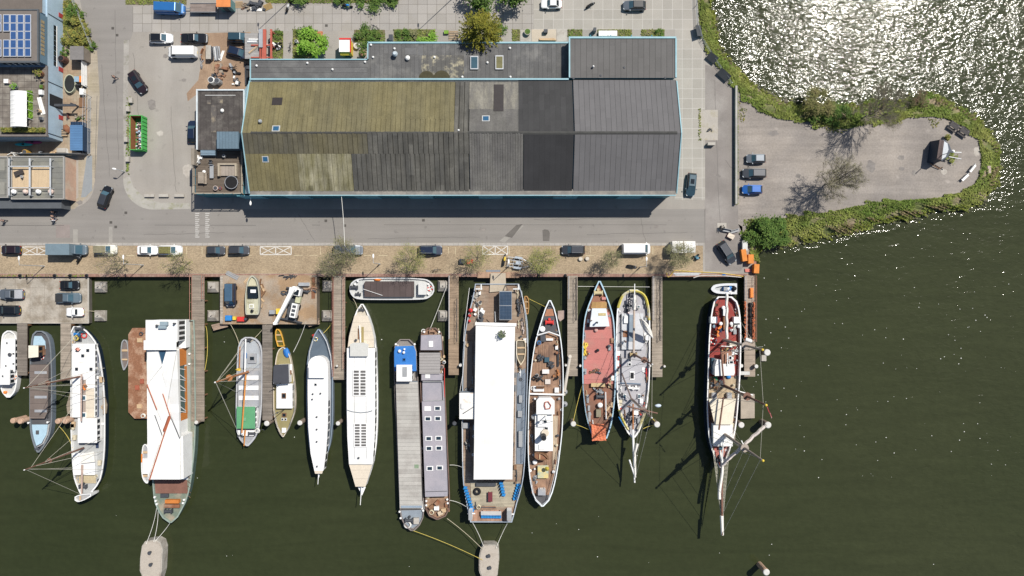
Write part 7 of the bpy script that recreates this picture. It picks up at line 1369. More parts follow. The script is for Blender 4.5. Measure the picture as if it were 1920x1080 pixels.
def bush(px,py,r,h,label,m,n=500,s=.16,name='bush',cat='bush',group=None,z=0.0,ry=None):
 x,y = P(px,py,z + h * .5); g = random.Random(int(px * 7 + py * 13)); o = thing(name,label,cat,(x,y,z),group=group)
 b = MB(); mass(b,(0,0,h * .45),(r,ry or r,h * .5),n,s,g,12); b.build('foliage',m,o)
 b = MB()
 for i in range(5): a = g.random() * 6.28; b.tube([(0,0,-.1),(r * .3 * cos(a),r * .3 * sin(a),h * .3),(r * .6 * cos(a),r * .6 * sin(a),h * .55)],.04,4,.015)
 b.build('stem',bark,o); return o
def tree(px,py,h,r,label,lm,nleaf=1500,ls=.12,name='tree',trunk=.16,low=.35,twigs=True,levels=3,group=None,spread=1.0,clus=3,seed=None,cat='tree',limbs=7):
 x,y = P(px,py,0); g = random.Random(seed or int(px * 3 + py * 5)); o = thing(name,label,cat,(x,y,0),group=group)
 t = MB(); tw = MB(); ends = []
 t.tube([(0,0,-.2),(g.uniform(-.1,.1),g.uniform(-.1,.1),h * low),(g.uniform(-.2,.2),g.uniform(-.2,.2),h * .75)],trunk,7,trunk * .45)
 def grow(p,d,L,rad,lev):
  mid = p + d * L * .5 + Vector((g.gauss(0,.06),g.gauss(0,.06),g.gauss(0,.04))) * L; q = p + d * L
  (t if lev == 0 else tw).tube([p,mid,q],rad,5 if lev == 0 else 3,max(.008,rad * .5),caps=False)
  if lev >= levels: ends.append((q,d)); return
  for k in range(3 + (lev > 0)):
   f = g.uniform(.4,1.0); dd = (d + Vector((g.gauss(0,.42),g.gauss(0,.42),g.gauss(.12,.3)))).normalized(); grow(p + d * L * f,dd,L * g.uniform(.5,.72),max(.011,rad * .5),lev + 1)
 for i in range(limbs):
  a = i * 2 * pi / limbs + g.uniform(-.35,.35); z0 = h * (low + (.75 - low) * (i * .37 % 1)); up = g.uniform(.45,1.1)
  grow(Vector((0,0,z0)),Vector((cos(a) * spread,sin(a) * spread,up)).normalized(),r * g.uniform(.5,.68),trunk * .5,0)
 t.build('trunk',bark,o)
 b = tw if twigs else MB(); c = b; b.use(1)
 for i in range(nleaf):
  q,d = g.choice(ends); leaf(b,q + Vector((g.gauss(0,.12),g.gauss(0,.12),g.gauss(0,.1))) * clus,ls * g.uniform(.6,1.3),g)
 c.build('crown',[twig_m,lm],o); return o
# grass and stones of the bank
g = random.Random(11); b = MB()
for i in range(30000):
 k = g.uniform(0,NB - 1.01); a = int(k); f = k - a; t = min(1.0,g.betavariate(1.1,1.25) * 1.12 - .12 * max(0,sin(k * .9) + sin(k * .23)));
 p = [inner[a][j] + (inner[a + 1][j] - inner[a][j]) * f for j in (0,1)]; q = [outer[a][j] + (outer[a + 1][j] - outer[a][j]) * f for j in (0,1)]
 x,y = p[0] + (q[0] - p[0]) * t,p[1] + (q[1] - p[1]) * t
 if sin(x * .9 + 1.3 * sin(y * .7)) * sin(y * 1.1 + sin(x * .5)) > .35 + .4 * g.random() and t > .15: continue
 z = .1 if t < .4 else .1 - (t - .4) * 2.0; leaf(b,(x,y,z + g.random() * .22),g.uniform(.10,.27),g,.9)
tag(b.build('bank_grass',lf_grass),'rough green grass growing along the bank of the spit','grass',kind='stuff')
b = MB(); stone = M('shore_stone',(.14,.125,.10),.9,.25,1.5,c2=(.13,.15,.02),amt=.55,s2=.8)
for i in range(900):
 a = g.randrange(NB - 1); t = g.gauss(.96,.07); x = inner[a][0] + (outer[a][0] - inner[a][0]) * t + g.gauss(0,.2); y = inner[a][1] + (outer[a][1] - inner[a][1]) * t + g.gauss(0,.2); s = g.uniform(.12,.42)
 b.ell((x,y,-1.25 + (1 - t) * 1.2),(s,s * g.uniform(.6,1),s * .6),6,4,.25,g)
tag(b.build('shore_stones',stone),'mossy stones lining the water edge of the spit','stones',kind='stuff')
b = MB()
for i in range(5200):
 a = g.randrange(NB - 1); t = g.gauss(.90,.06); x = inner[a][0] + (outer[a][0] - inner[a][0]) * t; y = inner[a][1] + (outer[a][1] - inner[a][1]) * t
 if sin(a * .35) + sin(a * .11 + 2) > -.4: leaf(b,(x,y,-.85 + g.random() * .3 - (t - .9) * 4),g.uniform(.08,.22),g,.8)
tag(b.build('shore_weeds',lf_moss),'yellow green weeds growing on the shore stones','weeds',kind='stuff')
b = MB()
for i in range(5000):
 k = g.uniform(8,150 if i % 3 else 255); a = int(k); t = g.gauss(.78,.09); x = inner[a][0] + (outer[a][0] - inner[a][0]) * t; y = inner[a][1] + (outer[a][1] - inner[a][1]) * t
 if sin(k * .21) + sin(k * .53 + 1) > .3: leaf(b,(x,y,-.5 - (t - .78) * 3 + g.random() * .35),g.uniform(.08,.24),g,1.0)
tag(b.build('dry_reeds',M('dry_reed',(.24,.185,.105),.9,.3,1,c2=(.15,.125,.06),amt=.5,s2=.6)),'straw brown dry reeds in patches on the lower bank of the spit','reeds',kind='stuff')
def lawn(polys,n,m,name,label,s=(.07,.2),z=.03):
 b = MB(); A = []
 for p in polys: xs = [q[0] for q in p]; ys_ = [q[1] for q in p]; A.append((min(xs),max(xs),min(ys_),max(ys_),p))
 area = [(a[1] - a[0]) * (a[3] - a[2]) for a in A]
 def inside(x,y,p):
  c = False
  for (x0,y0),(x1,y1) in zip(p,p[1:] + p[:1]):
   if (y0 > y) != (y1 > y) and x < (x1 - x0) * (y - y0) / (y1 - y0) + x0: c = not c
  return c
 for i in range(n):
  a = g.choices(A,area)[0]; x,y = g.uniform(a[0],a[1]),g.uniform(a[2],a[3])
  if inside(x,y,a[4]): leaf(b,(*P(x,y),z + g.random() * .12),g.uniform(*s),g,.8)
 return tag(b.build(name,m),label,'grass',kind='stuff')
verge = [[(119,0),(138,0),(150,18),(160,40),(172,75),(178,92),(168,95),(135,88),(119,85)]]
soil = M('garden_soil',(.15,.125,.075),.95,.25,.8,c2=(.10,.12,.04),amt=.45,s2=.6)
sheet('verge',verge[0],.0135,soil)
gardens = [[(511,58),(531,58),(531,110),(511,110)],[(549,55),(588,55),(588,111),(549,111)],[(664,56),(722,56),(722,80),(664,80)],[(738,55),(816,55),(816,78),(738,78)],[(960,55),(975,55),(975,77),(960,77)],[(1064,55),(1092,55),(1092,69),(1064,69)],[(1120,55),(1185,55),(1185,68),(1120,68)],[(1202,55),(1246,55),(1246,68),(1202,68)],[(236,-20),(350,-20),(350,9),(236,9)],[(485,-20),(760,-20),(745,6),(500,6)],[(1308,0),(1316,0),(1318,60),(1312,60)]]
for p in gardens: sheet('garden_bed',p,.0135,soil)
lawn(gardens + [[(238,180),(245,180),(243,330),(236,320)],[(1376,160),(1384,160),(1384,384),(1376,384)],[(0,515),(165,515),(165,518.5),(0,518.5)],[(1395,410),(1430,410),(1420,420),(1393,424)],[(1310,204),(1314,204),(1314,265),(1310,265)]],7500,lf_grass,'lawn_grass','short grass of the small gardens and kerb edges')
lawn(verge,2600,lf_yel,'rough_grass','yellowed rough grass on the verge beside the studio',(.1,.26))
lawn([[(1660,220),(1700,220),(1690,232),(1650,236)],[(1740,222),(1765,224),(1755,240),(1745,240)],[(1545,238),(1600,238),(1580,250),(1550,248)],[(1385,190),(1400,205),(1395,230),(1386,230)]],500,lf_yel,'sparse_grass','sparse yellow grass tufts on the edge of the gravel lot',(.07,.18))
# trees
tree(593,97,5.5,2.5,'bright green leafy tree in the small garden',lf_bright,5200,.20,'garden_tree',.14,.3,False,2,clus=2.7)
x,y = P(903,78); o = thing('conifer','big golden conifer standing against the annex','tree',(x,y,0)); b = MB(); gg = random.Random(5)
b.tube([(0,0,-.2),(0,0,4),(0,0,9)],.26,7,.06); b.build('trunk',bark,o); b = MB()
for i in range(250):
 a = gg.random() * 6.283; zz = 1.2 + 8.0 * gg.random() ** 1.1; R0 = 3.9 * sin(min(1,(10.0 - zz) / 6.5) * pi / 2) * gg.uniform(.85,1.12); d = Vector((cos(a),sin(a),.35));
 for k in range(34): f = gg.uniform(.25,1); w = .34 * (1.15 - f); leaf(b,d * (R0 * f) + Vector((gg.gauss(0,w),gg.gauss(0,w),zz - .55 * f * f + gg.gauss(0,.12))),gg.uniform(.08,.2),gg,.6)
b.build('crown',lf_conif,o)
qt = 'young trees along the quay'
for px,py,h,r,l,m,nl,s in ((240,491,7.2,2.7,'sparse quay tree beside the cars at the leftmost lamp posts',LP,240,.09),(354,493,6.8,2.3,'sparse quay tree below the speckled white estate',LP,480,.09),(657,476,6.8,2.7,'denser olive quay tree leaning over the grey estate',lf_olive,900,.11),(632,501,6.2,2.5,'olive quay tree at the water edge beside the grey estate',lf_olive,750,.10),(777,487,6.2,2.6,'pale quay tree left of the dark blue estate wheel side',LP,1100,.09),(896,484,6.6,2.8,'quay tree above the red and green crates',LP,700,.09),(1016,490,6.2,2.5,'yellow green quay tree right of the boat trailer',LP,1500,.10),(1141,487,5.2,2.0,'small green quay tree left of the camper van',lf_olive,700,.10),(1262,482,6.6,2.7,'olive quay tree partly over the white party tent',lf_olive,1500,.10)):
 tree(px,py,h,r * 1.05,l,m,int(nl * 2.3),s * .72,'quay_tree',.10,.22,True,3,group=qt,limbs=15,spread=.8)
tree(1546,346,8.5,4.7,'bare spreading tree alone on the gravel lot',lf_olive,5200,.05,'bare_tree',.17,.10,True,4,spread=.62,limbs=24,clus=1.6); tree(1617,221,9.5,4.9,'bare leaning tree on the northern bank of the spit',lf_brown,1500,.05,'bare_tree',.17,.12,True,4,spread=.6,limbs=22,clus=1.6)
for a in ((1538,196,2.8,3.2,'brown green bush overhanging the water north of the gravel lot',lf_brown,2200,.16),(1574,214,2.2,2.0,'dark green bush beside the bare leaning tree',LB,1500,.17),(1530,215,1.5,1.6,'small dark bush at the foot of the brown green bush',LB,700,.16),(1720,188,1.7,1.2,'reddish brown brush on the northern shore of the spit',leaf_mat('red_brush',(.11,.07,.045),(.08,.09,.03)),900,.13),(1437,431,2.8,2.8,'large dark green bush on the corner of quay and spit',LB,4200,.19),(1462,440,2.0,2.0,'lower green bush beside the large corner bush',LB,1500,.17),(1413,447,1.6,1.8,'shaded bush between corner bush and orange boxes',LB,900,.16),
          (122,98,.9,1.2,'round dark shrub beside the small shed',LB,260,.13),(140,22,1.6,1.4,'green shrub at the top of the verge',LB,500,.16),(137,42,1.8,1.4,'yellow flowering shrub in the middle of the verge',lf_yel,700,.16),(154,62,1.7,1.3,'yellow green shrub on the right of the verge',lf_yel,600,.16),(130,72,1.5,1.2,'yellow shrub above the small shed',lf_yel,500,.16),(173,86,.9,.9,'green shrub at the lower tip of the verge',LB,250,.14),
          (682,66,1.9,1.4,'broad green bush right of the yellow kiosk',LB,900,.15),(706,68,1.3,1.1,'round green bush behind the black bicycle',LB,450,.14),(755,65,1.4,1.2,'green bush in the middle garden left of the gap',LB,500,.14),(775,62,1.0,1.0,'small olive bush in the middle garden',lf_olive,260,.14),(799,66,1.7,1.4,'bright green bush left of the big golden conifer',lf_bright,700,.15),(938,56,1.1,1.1,'dark little shrub right of the big golden conifer',LB,320,.14),(568,62,1.3,.9,'low green shrub in the bright tree garden',LB,360,.14),(582,57,.9,.8,'small dark shrub beside the orange tiles',LB,260,.12),(520,66,1.0,.6,'low patch of green shrub beside the red steel frame',LB,260,.12),(1237,61,.8,.8,'little green shrub by the corner of the flat hall',LB,200,.12),
          (560,-5,2.0,1.5,'dark hedge bush at the top edge behind the left motorcycle',LB,900,.17),(690,-3,2.5,1.3,'clipped green bush at the top edge right of the blue scooter',LB,1100,.17),(640,-8,2.0,1.3,'green bush at the top edge above the blue scooter',LB,700,.17),(735,-7,1.8,1.3,'green bush at the top edge left of the long pole shadow',LB,600,.17),(1777,258,.6,1.3,'small yellow green sapling by the boat sculpture',lf_yel,200,.13),(1784,293,1.1,.9,'green shrub patch right of the boat sculpture',lf_grass,380,.14),(900,-14,3.0,5.0,'dark tree crown beyond the top edge above the conifer',LB,1500,.2),(968,-16,2.6,5.5,'dark tree crown beyond the top edge right of the conifer',LB,1500,.2)): bush(*a)
def hedge(x0,x1,y0,y1,z,h,label,m,n):
 b = MB(); gg = random.Random(n); X0,Y1 = P(x0,y0,z + h); X1,Y0 = P(x1,y1,z + h)
 for i in range(n): leaf(b,(gg.uniform(X0,X1),gg.uniform(Y0,Y1),z + h * gg.random() ** .5),gg.uniform(.08,.2),gg,.8)
 b.bx(X0 + .05,X1 - .05,Y0 + .05,Y1 - .05,z,z + h * .35); return tag(b.build('hedge',m),label,'hedge')
hedge(0,82,239,247,AZ1 + .06,.8,'yellow green hedge along the edge of the studio roof terrace',lf_yel,1500); hedge(49,57,170,221,AZ1 + .06,.7,'narrow green hedge right of the white ribbed tent',lf_bright,900)
# ================================================================== SHEDS, CONTAINERS, YARDS
def hut(name,label,cat,poly,h,wall,roof,z=0.0,over=.12):
 pts = PP(poly,z + h); xs = [p[0] for p in pts]; ys_ = [p[1] for p in pts]; c = (sum(xs) / len(xs),sum(ys_) / len(ys_)); o = thing(name,label,cat,(*c,z),world=True); b = MB(); b.prism(pts,z,z + h); b.build('wall',wall,o); b = MB(); b.prism([(x + copysign(over,x - c[0]),y + copysign(over,y - c[1])) for x,y in pts],z + h + .003,z + h + .1); b.build('roof',roof,o)
 y = min(ys_) - .03; b = MB(); b.bx(c[0] - .45,c[0] + .45,y - .02,y + .02,z + .05,z + min(2.0,h * .85)); b.build('door',DS,o); return o
rc = lambda x0,y0,x1,y1: [(x0,y0),(x1,y0),(x1,y1),(x0,y1)]
yard_tile = M('brown_yard_tiles',(.30,.22,.15),.95,.15,.5,grid=(.6,.6,.03,(.2,.15,.11),0,0),c2=(.33,.29,.22),amt=.5,s2=.2)
sheet('studio_yard',[(118,86),(165,95),(165,292),(-30,292),(-30,250),(118,250)],.0135,yard_tile); sheet('blue_grey_path',[(163,292),(173,292),(173,357),(160,370),(152,370)],.0175,M('blue_grey_paving',(.24,.26,.275),.9,.1,.5))
hut('garden_shed','small flat grey roofed shed beside the studio block','shed',rc(133,88,156,111),2.3,M('shed_wood',(.20,.17,.14),.9,.15,1),M('shed_felt',(.19,.18,.175),.95,.18,.8))
cb = cladding('container_blue',(.05,.12,.25),.25,90); o = hut('container','blue shipping container in the yard below the studio block','container',rc(133,236,154,281),2.5,cb,M('container_blue_roof',(.085,.18,.33),.6,.08,.6,planks=(0,.45,.04,.06)))
b = MB(); x0,y0 = P(133,235.5,1.4); x1,y1 = P(154,228,1.4); b.bx(x0,x1,y0,y1,0,1.2)
for i in range(7): b.bx(x0 + i * .3,x0 + i * .3 + .06,y0,y1,1.2,1.5)
b.build('crate_rack',M('navy_rack',(.03,.06,.12),.7,.2,2),o)
b = MB(); x,y = P(131,157,.6); b.rings([[(x + k * 1.08 * cos(t * pi / 12),y + k * 1.72 * sin(t * pi / 12),z) for t in range(24)] for k,z in ((1,0),(1,.75),(.92,.75),(.9,.6))],True,False); b.use(1).prism([(x + .93 * 1.08 * cos(t * pi / 12),y + .93 * 1.72 * sin(t * pi / 12)) for t in range(24)],.55,.62)
tag(b.build('garden_pool',[M('pale_olive_rim',(.45,.46,.34),.7,.1,1),M('black_mesh',(.02,.022,.022),.8,.3,1)]),'oval black covered pool with pale rim in the studio yard','pool')
for a in (('barrel',123.5,114,0,'stout brown round boiler beside the shed','boiler',M('brown_enamel',(.12,.06,.05),.5,.2,1),dict(s=1.8,m2=HB)),('table',147,150,0,'pale blue table right of the oval pool','table',M('pale_blue_top',(.25,.36,.45),.7,.1,1),dict(dims=(.9,1.0))),('crate',156,150,0,'orange red tank right of the pale blue table','tank',OP,dict(dims=(.7,1.1,.7),m2=OP)),('junk',151,160,0,'black machine parts below the pale blue table','machine',RB,dict(dims=(1.8,1.1,.8))),('crate',156.5,173,0,'white chest by the fence of the studio yard','chest',WP,dict(dims=(.75,1.1,.7),m2=WP)),('tarp',125,242,0,'rusty brown tarp heap left of the blue container','tarpaulin',rust,dict(dims=(1.2,1.9,.8),rz=.4)),('boards',119,249,0,'pale timber rack under the studio corner','rack',WO,dict(dims=(1.6,1.3,.5))),('junk',151,219,0,'clutter of plants and poles above the blue container','heap',OW,dict(dims=(1.6,1.0,.6),m2=LB)),('junk',127.5,217,0,'three small dark red stools in the studio yard','stools',M('dark_red_stool',(.16,.06,.045),.8,.1,1),dict(dims=(.5,1.2,.5))),('crate',153,192,0,'brown doormat box in the studio yard','planter',BN,dict(dims=(.9,1.7,.12),m2=BN)),('crate',119,283,0,'white cabinet left of the blue container foot','cabinet',WP,dict(dims=(1.6,.8,.8),m2=CO)),
          ('pot',78,139,AZ1 + .06,'yellow green palm in a pot on the studio roof terrace','palm',rust,dict(s=1.8,m2=lf_yel)),('crate',14,153,AZ1 + .06,'pinkish white planter on the studio roof terrace','planter',M('pinkish_white_pot',(.62,.50,.44)),dict(dims=(.8,.7,.5),m2=WP)),('crate',79,174,AZ1 + .06,'white box near the right edge of the studio terrace','box',WP,dict(dims=(.6,.8,.6),m2=WP)),('boards',76,198,AZ1 + .06,'two long white poles on the studio roof terrace','poles',WP,dict(dims=(3.4,.7,.1),rz=R(-75),m2=WP)),('pot',30,163,AZ1 + .06,'green plant in a grey box above the white ribbed tent','plant',steel,dict(s=1.6,m2=lf_bright)),('barrel',75,209,AZ1 + .06,'pale round pot right of the narrow hedge','pot',WO,dict(s=.9)),('pot',51,217,AZ1 + .06,'dark spiky plant at the foot of the narrow hedge','plant',rust,dict(s=1.7,m2=LB)),('crate',79,223,AZ1 + .06,'grey bin on the studio roof terrace above the hedge','bin',steel,dict(dims=(.5,.5,.6))),('barrel',80,152,AZ1 + .06,'pale pot by the edge of the terrace under the palm','pot',WO,dict(s=.8)),('crate',79,163,AZ1 + .06,'brown tub at the edge of the studio terrace','tub',BN,dict(dims=(.6,.6,.4),m2=LB)),
          ('junk',102,287,0,'pile of pale timber boxes behind the terrace building','heap',WO,dict(dims=(1.6,.8,.7),m2=WO)),('barrel',54,287,0,'mustard yellow drum behind the terrace building','drum',M('mustard_drum',(.42,.25,.05),.7,.15,1),dict(s=1.5)),('junk',30,288,0,'row of white tubs behind the terrace building','tubs',WP,dict(dims=(2.4,.6,.5),m2=CO)),('junk',78,288,0,'grey barbecue behind the terrace building','barbecue',steel,dict(dims=(.9,.6,.9)))):
 item(a[0],a[1],a[2],a[3],a[4],a[5],a[6],**a[7])
for px,py,m,l in ((45,271,M('teal_kayak',(.03,.36,.38),.4,.1,1),'teal kayak in the shade below the studio block'),(62,267,M('plum_kayak',(.25,.03,.12),.4,.1,1),'plum coloured kayak in the shade behind the teal one')):
 x,y = P(px,py,.4); b = MB(); b.ell((x,y,.45),(1.75,.33,.25),14,7); b.use(1).ell((x,y,.62),(.45,.2,.1),10,5); tag(b.build('kayak',[m,HB],smooth=True),l,'kayak')
x0,y0 = P(17.5,170,AZ1 + 2.2); x1,y1 = P(48,237,AZ1 + 2.2); o = thing('terrace_tent','white ribbed tent on the studio roof terrace','tent',((x0 + x1) / 2,(y0 + y1) / 2,AZ1 + .06),world=True); b = MB()
b.rings([[(x0 + (x1 - x0) * t / 8,y,AZ1 + 2.0 + .45 * sin(pi * t / 8) - (.05 if k % 4 else .0)) for t in range(9)] + [(x1,y,AZ1 + 1.9),(x0,y,AZ1 + 1.9)] for k,y in enumerate([y1 + (y0 - y1) * i / 32 for i in range(33)])]); b.build('canopy_cloth',M('tent_white',(.76,.76,.74),.8,.05,1),o); b = MB()
for x in (x0 + .1,x1 - .1):
 for i in range(5): y = y1 + .1 + (y0 - y1 - .2) * i / 4; b.cyl(x,y,AZ1 + .06,AZ1 + 1.95,.04,6)
b.build('pole',WP,o)
# fences
def fence(pts,h,label,m,n=2.0,wires=3,cat='fence',name='fence',infill=None):
 q = [Vector((*P(*p,0),0)) for p in pts]; c = q[0]; o = thing(name,label,cat,tuple(c),world=True); rb = MB()
 for a,d in zip(q,q[1:]):
  k = max(1,int((d - a).length / n))
  for i in range(k + 1): p = a + (d - a) * i / k; b = MB(); b.cyl(p.x,p.y,-.1,h,.05,6); b.build('post',m,o)
  for w in range(wires): z = h * (w + 1) / wires - .04; rb.tube([(a.x,a.y,z),(d.x,d.y,z)],.03,4)
  if infill: b = MB(); e = (d - a).normalized() * .02; nn = Vector((-e.y,e.x,0)); b.add([a + nn + Vector((0,0,.1)),d + nn + Vector((0,0,.1)),d + nn + Vector((0,0,h)),a + nn + Vector((0,0,h)),a - nn + Vector((0,0,.1)),d - nn + Vector((0,0,.1)),d - nn + Vector((0,0,h)),a - nn + Vector((0,0,h))],[[0,1,2,3],[7,6,5,4],[3,2,6,7],[0,3,7,4],[1,5,6,2],[0,4,5,1]]); b.build('infill',infill,o)
 rb.build('rail',m,o); return o
fence([(139,0),(152,28),(165,62),(177,92)],1.2,'steel rail fence along the side street verge',steel); fence([(164,104),(164,164)],1.8,'white boarded fence beside the shed and oval pool',WP,infill=WP); fence([(165,178),(164,228),(164,290)],1.5,'pale mesh fence beside the blue container',steel,wires=2); fence([(172,182),(171,290)],1.2,'outer rail fence by the side street pavement',steel); fence([(40,291),(163,291)],1.9,'grey boarded fence between the studio yard and the terrace building',HG,infill=HG)
fence([(1304,-10),(1304,12),(1306,48),(1316,76),(1338,112),(1370,158)],1.1,'wire fence along the bank beside the slab yard',steel,3.5)
b = MB(); p0,p1 = P(1378.5,162,.5),P(1381.5,382,.5); b.bx(p0[0],p1[0],p1[1],p0[1],0,.75); b.bx(p0[0] - .05,p1[0] + .05,p1[1] - .05,p0[1] + .05,.75,.85); tag(b.build('barrier_wall',M('pale_barrier',(.38,.37,.34),.9,.15,.8,planks=(90,2.0,.08,.03))),'long low concrete wall between the quay road and gravel lot','wall')
for x,y,a,w,l in ((1311,57,10,2.6,'black sloping panel beside the fence near the top of the bank'),(1336,108,-40,2.4,'black sloping panel in the middle of the bank fence'),(1358,140,-42,3.0,'larger black sloping panel near the low end of the bank fence')):
 X,Y = P(x,y,1.0); o = thing('sloping_board',l,'board',(X,Y,0),R(a + (90 if y < 60 else 0))); w *= .8; b = MB(); b.add([(-w / 2,-.6,.5),(w / 2,-.6,.5),(w / 2,.6,1.3),(-w / 2,.6,1.3),(-w / 2,-.6,.42),(w / 2,-.6,.42),(w / 2,.6,1.22),(-w / 2,.6,1.22)],[[0,1,2,3],[7,6,5,4],[0,4,5,1],[1,5,6,2],[2,6,7,3],[3,7,4,0]]); b.build('plate',M('black_panel',(.06,.065,.07),.5,.2,1),o)
 for sx in (-.4,.4): b = MB(); b.tube([(sx * w,.4,0),(sx * w,.4,1.1)],.05,5); b.build('leg',steel,o)
# green skip
x0,y0 = P(243.5,216,1.9); x1,y1 = P(266,281,1.9); o = thing('skip','open green skip full of rubbish standing by the side street','skip',((x0 + x1) / 2,(y0 + y1) / 2,0),world=True); gs = M('skip_green',(.07,.38,.09),.6,.1,1); b = MB()
for q in ((x0,x0 + .1,y1,y0),(x1 - .1,x1,y1,y0),(x0 + .1,x1 - .1,y1,y1 + .1),(x0 + .1,x1 - .1,y0 - .1,y0)): b.bx(*q,.1,1.95)
for i in range(9): y = y1 + .3 + (y0 - y1 - .6) * i / 8; b.bx(x1,x1 + .12,y - .06,y + .06,.2,1.85); b.bx(x0 - .12,x0,y - .06,y + .06,.2,1.85)
b.bx(x0,x1,y1,y0,.05,.15); b.build('shell',gs,o); b = MB(); b.bx(x0 + .1,x0 + .14,y1 + .11,y0 - .11,.16,1.9); b.bx(x0 + .14,x1 - .11,y0 - .15,y0 - .11,.16,1.9); b.build('rusty_lining',M('skip_rust',(.27,.11,.05),.9,.2,1),o)
b = MB(); gg = random.Random(4); 
for i in range(150): b.use(gg.randrange(6)); w = gg.uniform(.1,.34); b.ell((gg.uniform(x0 + .8,x1 - .3),gg.uniform(y1 + .3,y0 - 1.2),gg.uniform(.6,1.2)),(w,w * gg.uniform(.5,1),w * .6),6,4,.3,gg)
tag(b.build('rubbish',[WP,DS,M('pale_blue_bag',(.35,.45,.55),.6,.2,2),M('buff_rubbish',(.42,.33,.24),.9,.3,2),RB,rust]),'mixed white and dark rubbish bags heaped inside the green skip','rubbish',kind='stuff')
for x,y,l in ((247,189,'concrete block at the kerb above the green skip'),(242,205,'pale stone planter above the green skip'),(238,262,'low concrete block left of the green skip'),(241,299,'concrete block below the green skip')): item('crate',x,y,0,l,'block',CO,1.0,dims=(.6,.9,.6),m2=CO,name='kerb_block')
for x,l in ((281,'leftmost'),(308,'middle'),(337,'rightmost')): item('crate',x,367,0,l + ' of three concrete benches along the corner pavement','bench',CO,m2=CO,dims=(1.7,.5,.4),group='concrete benches by the corner')
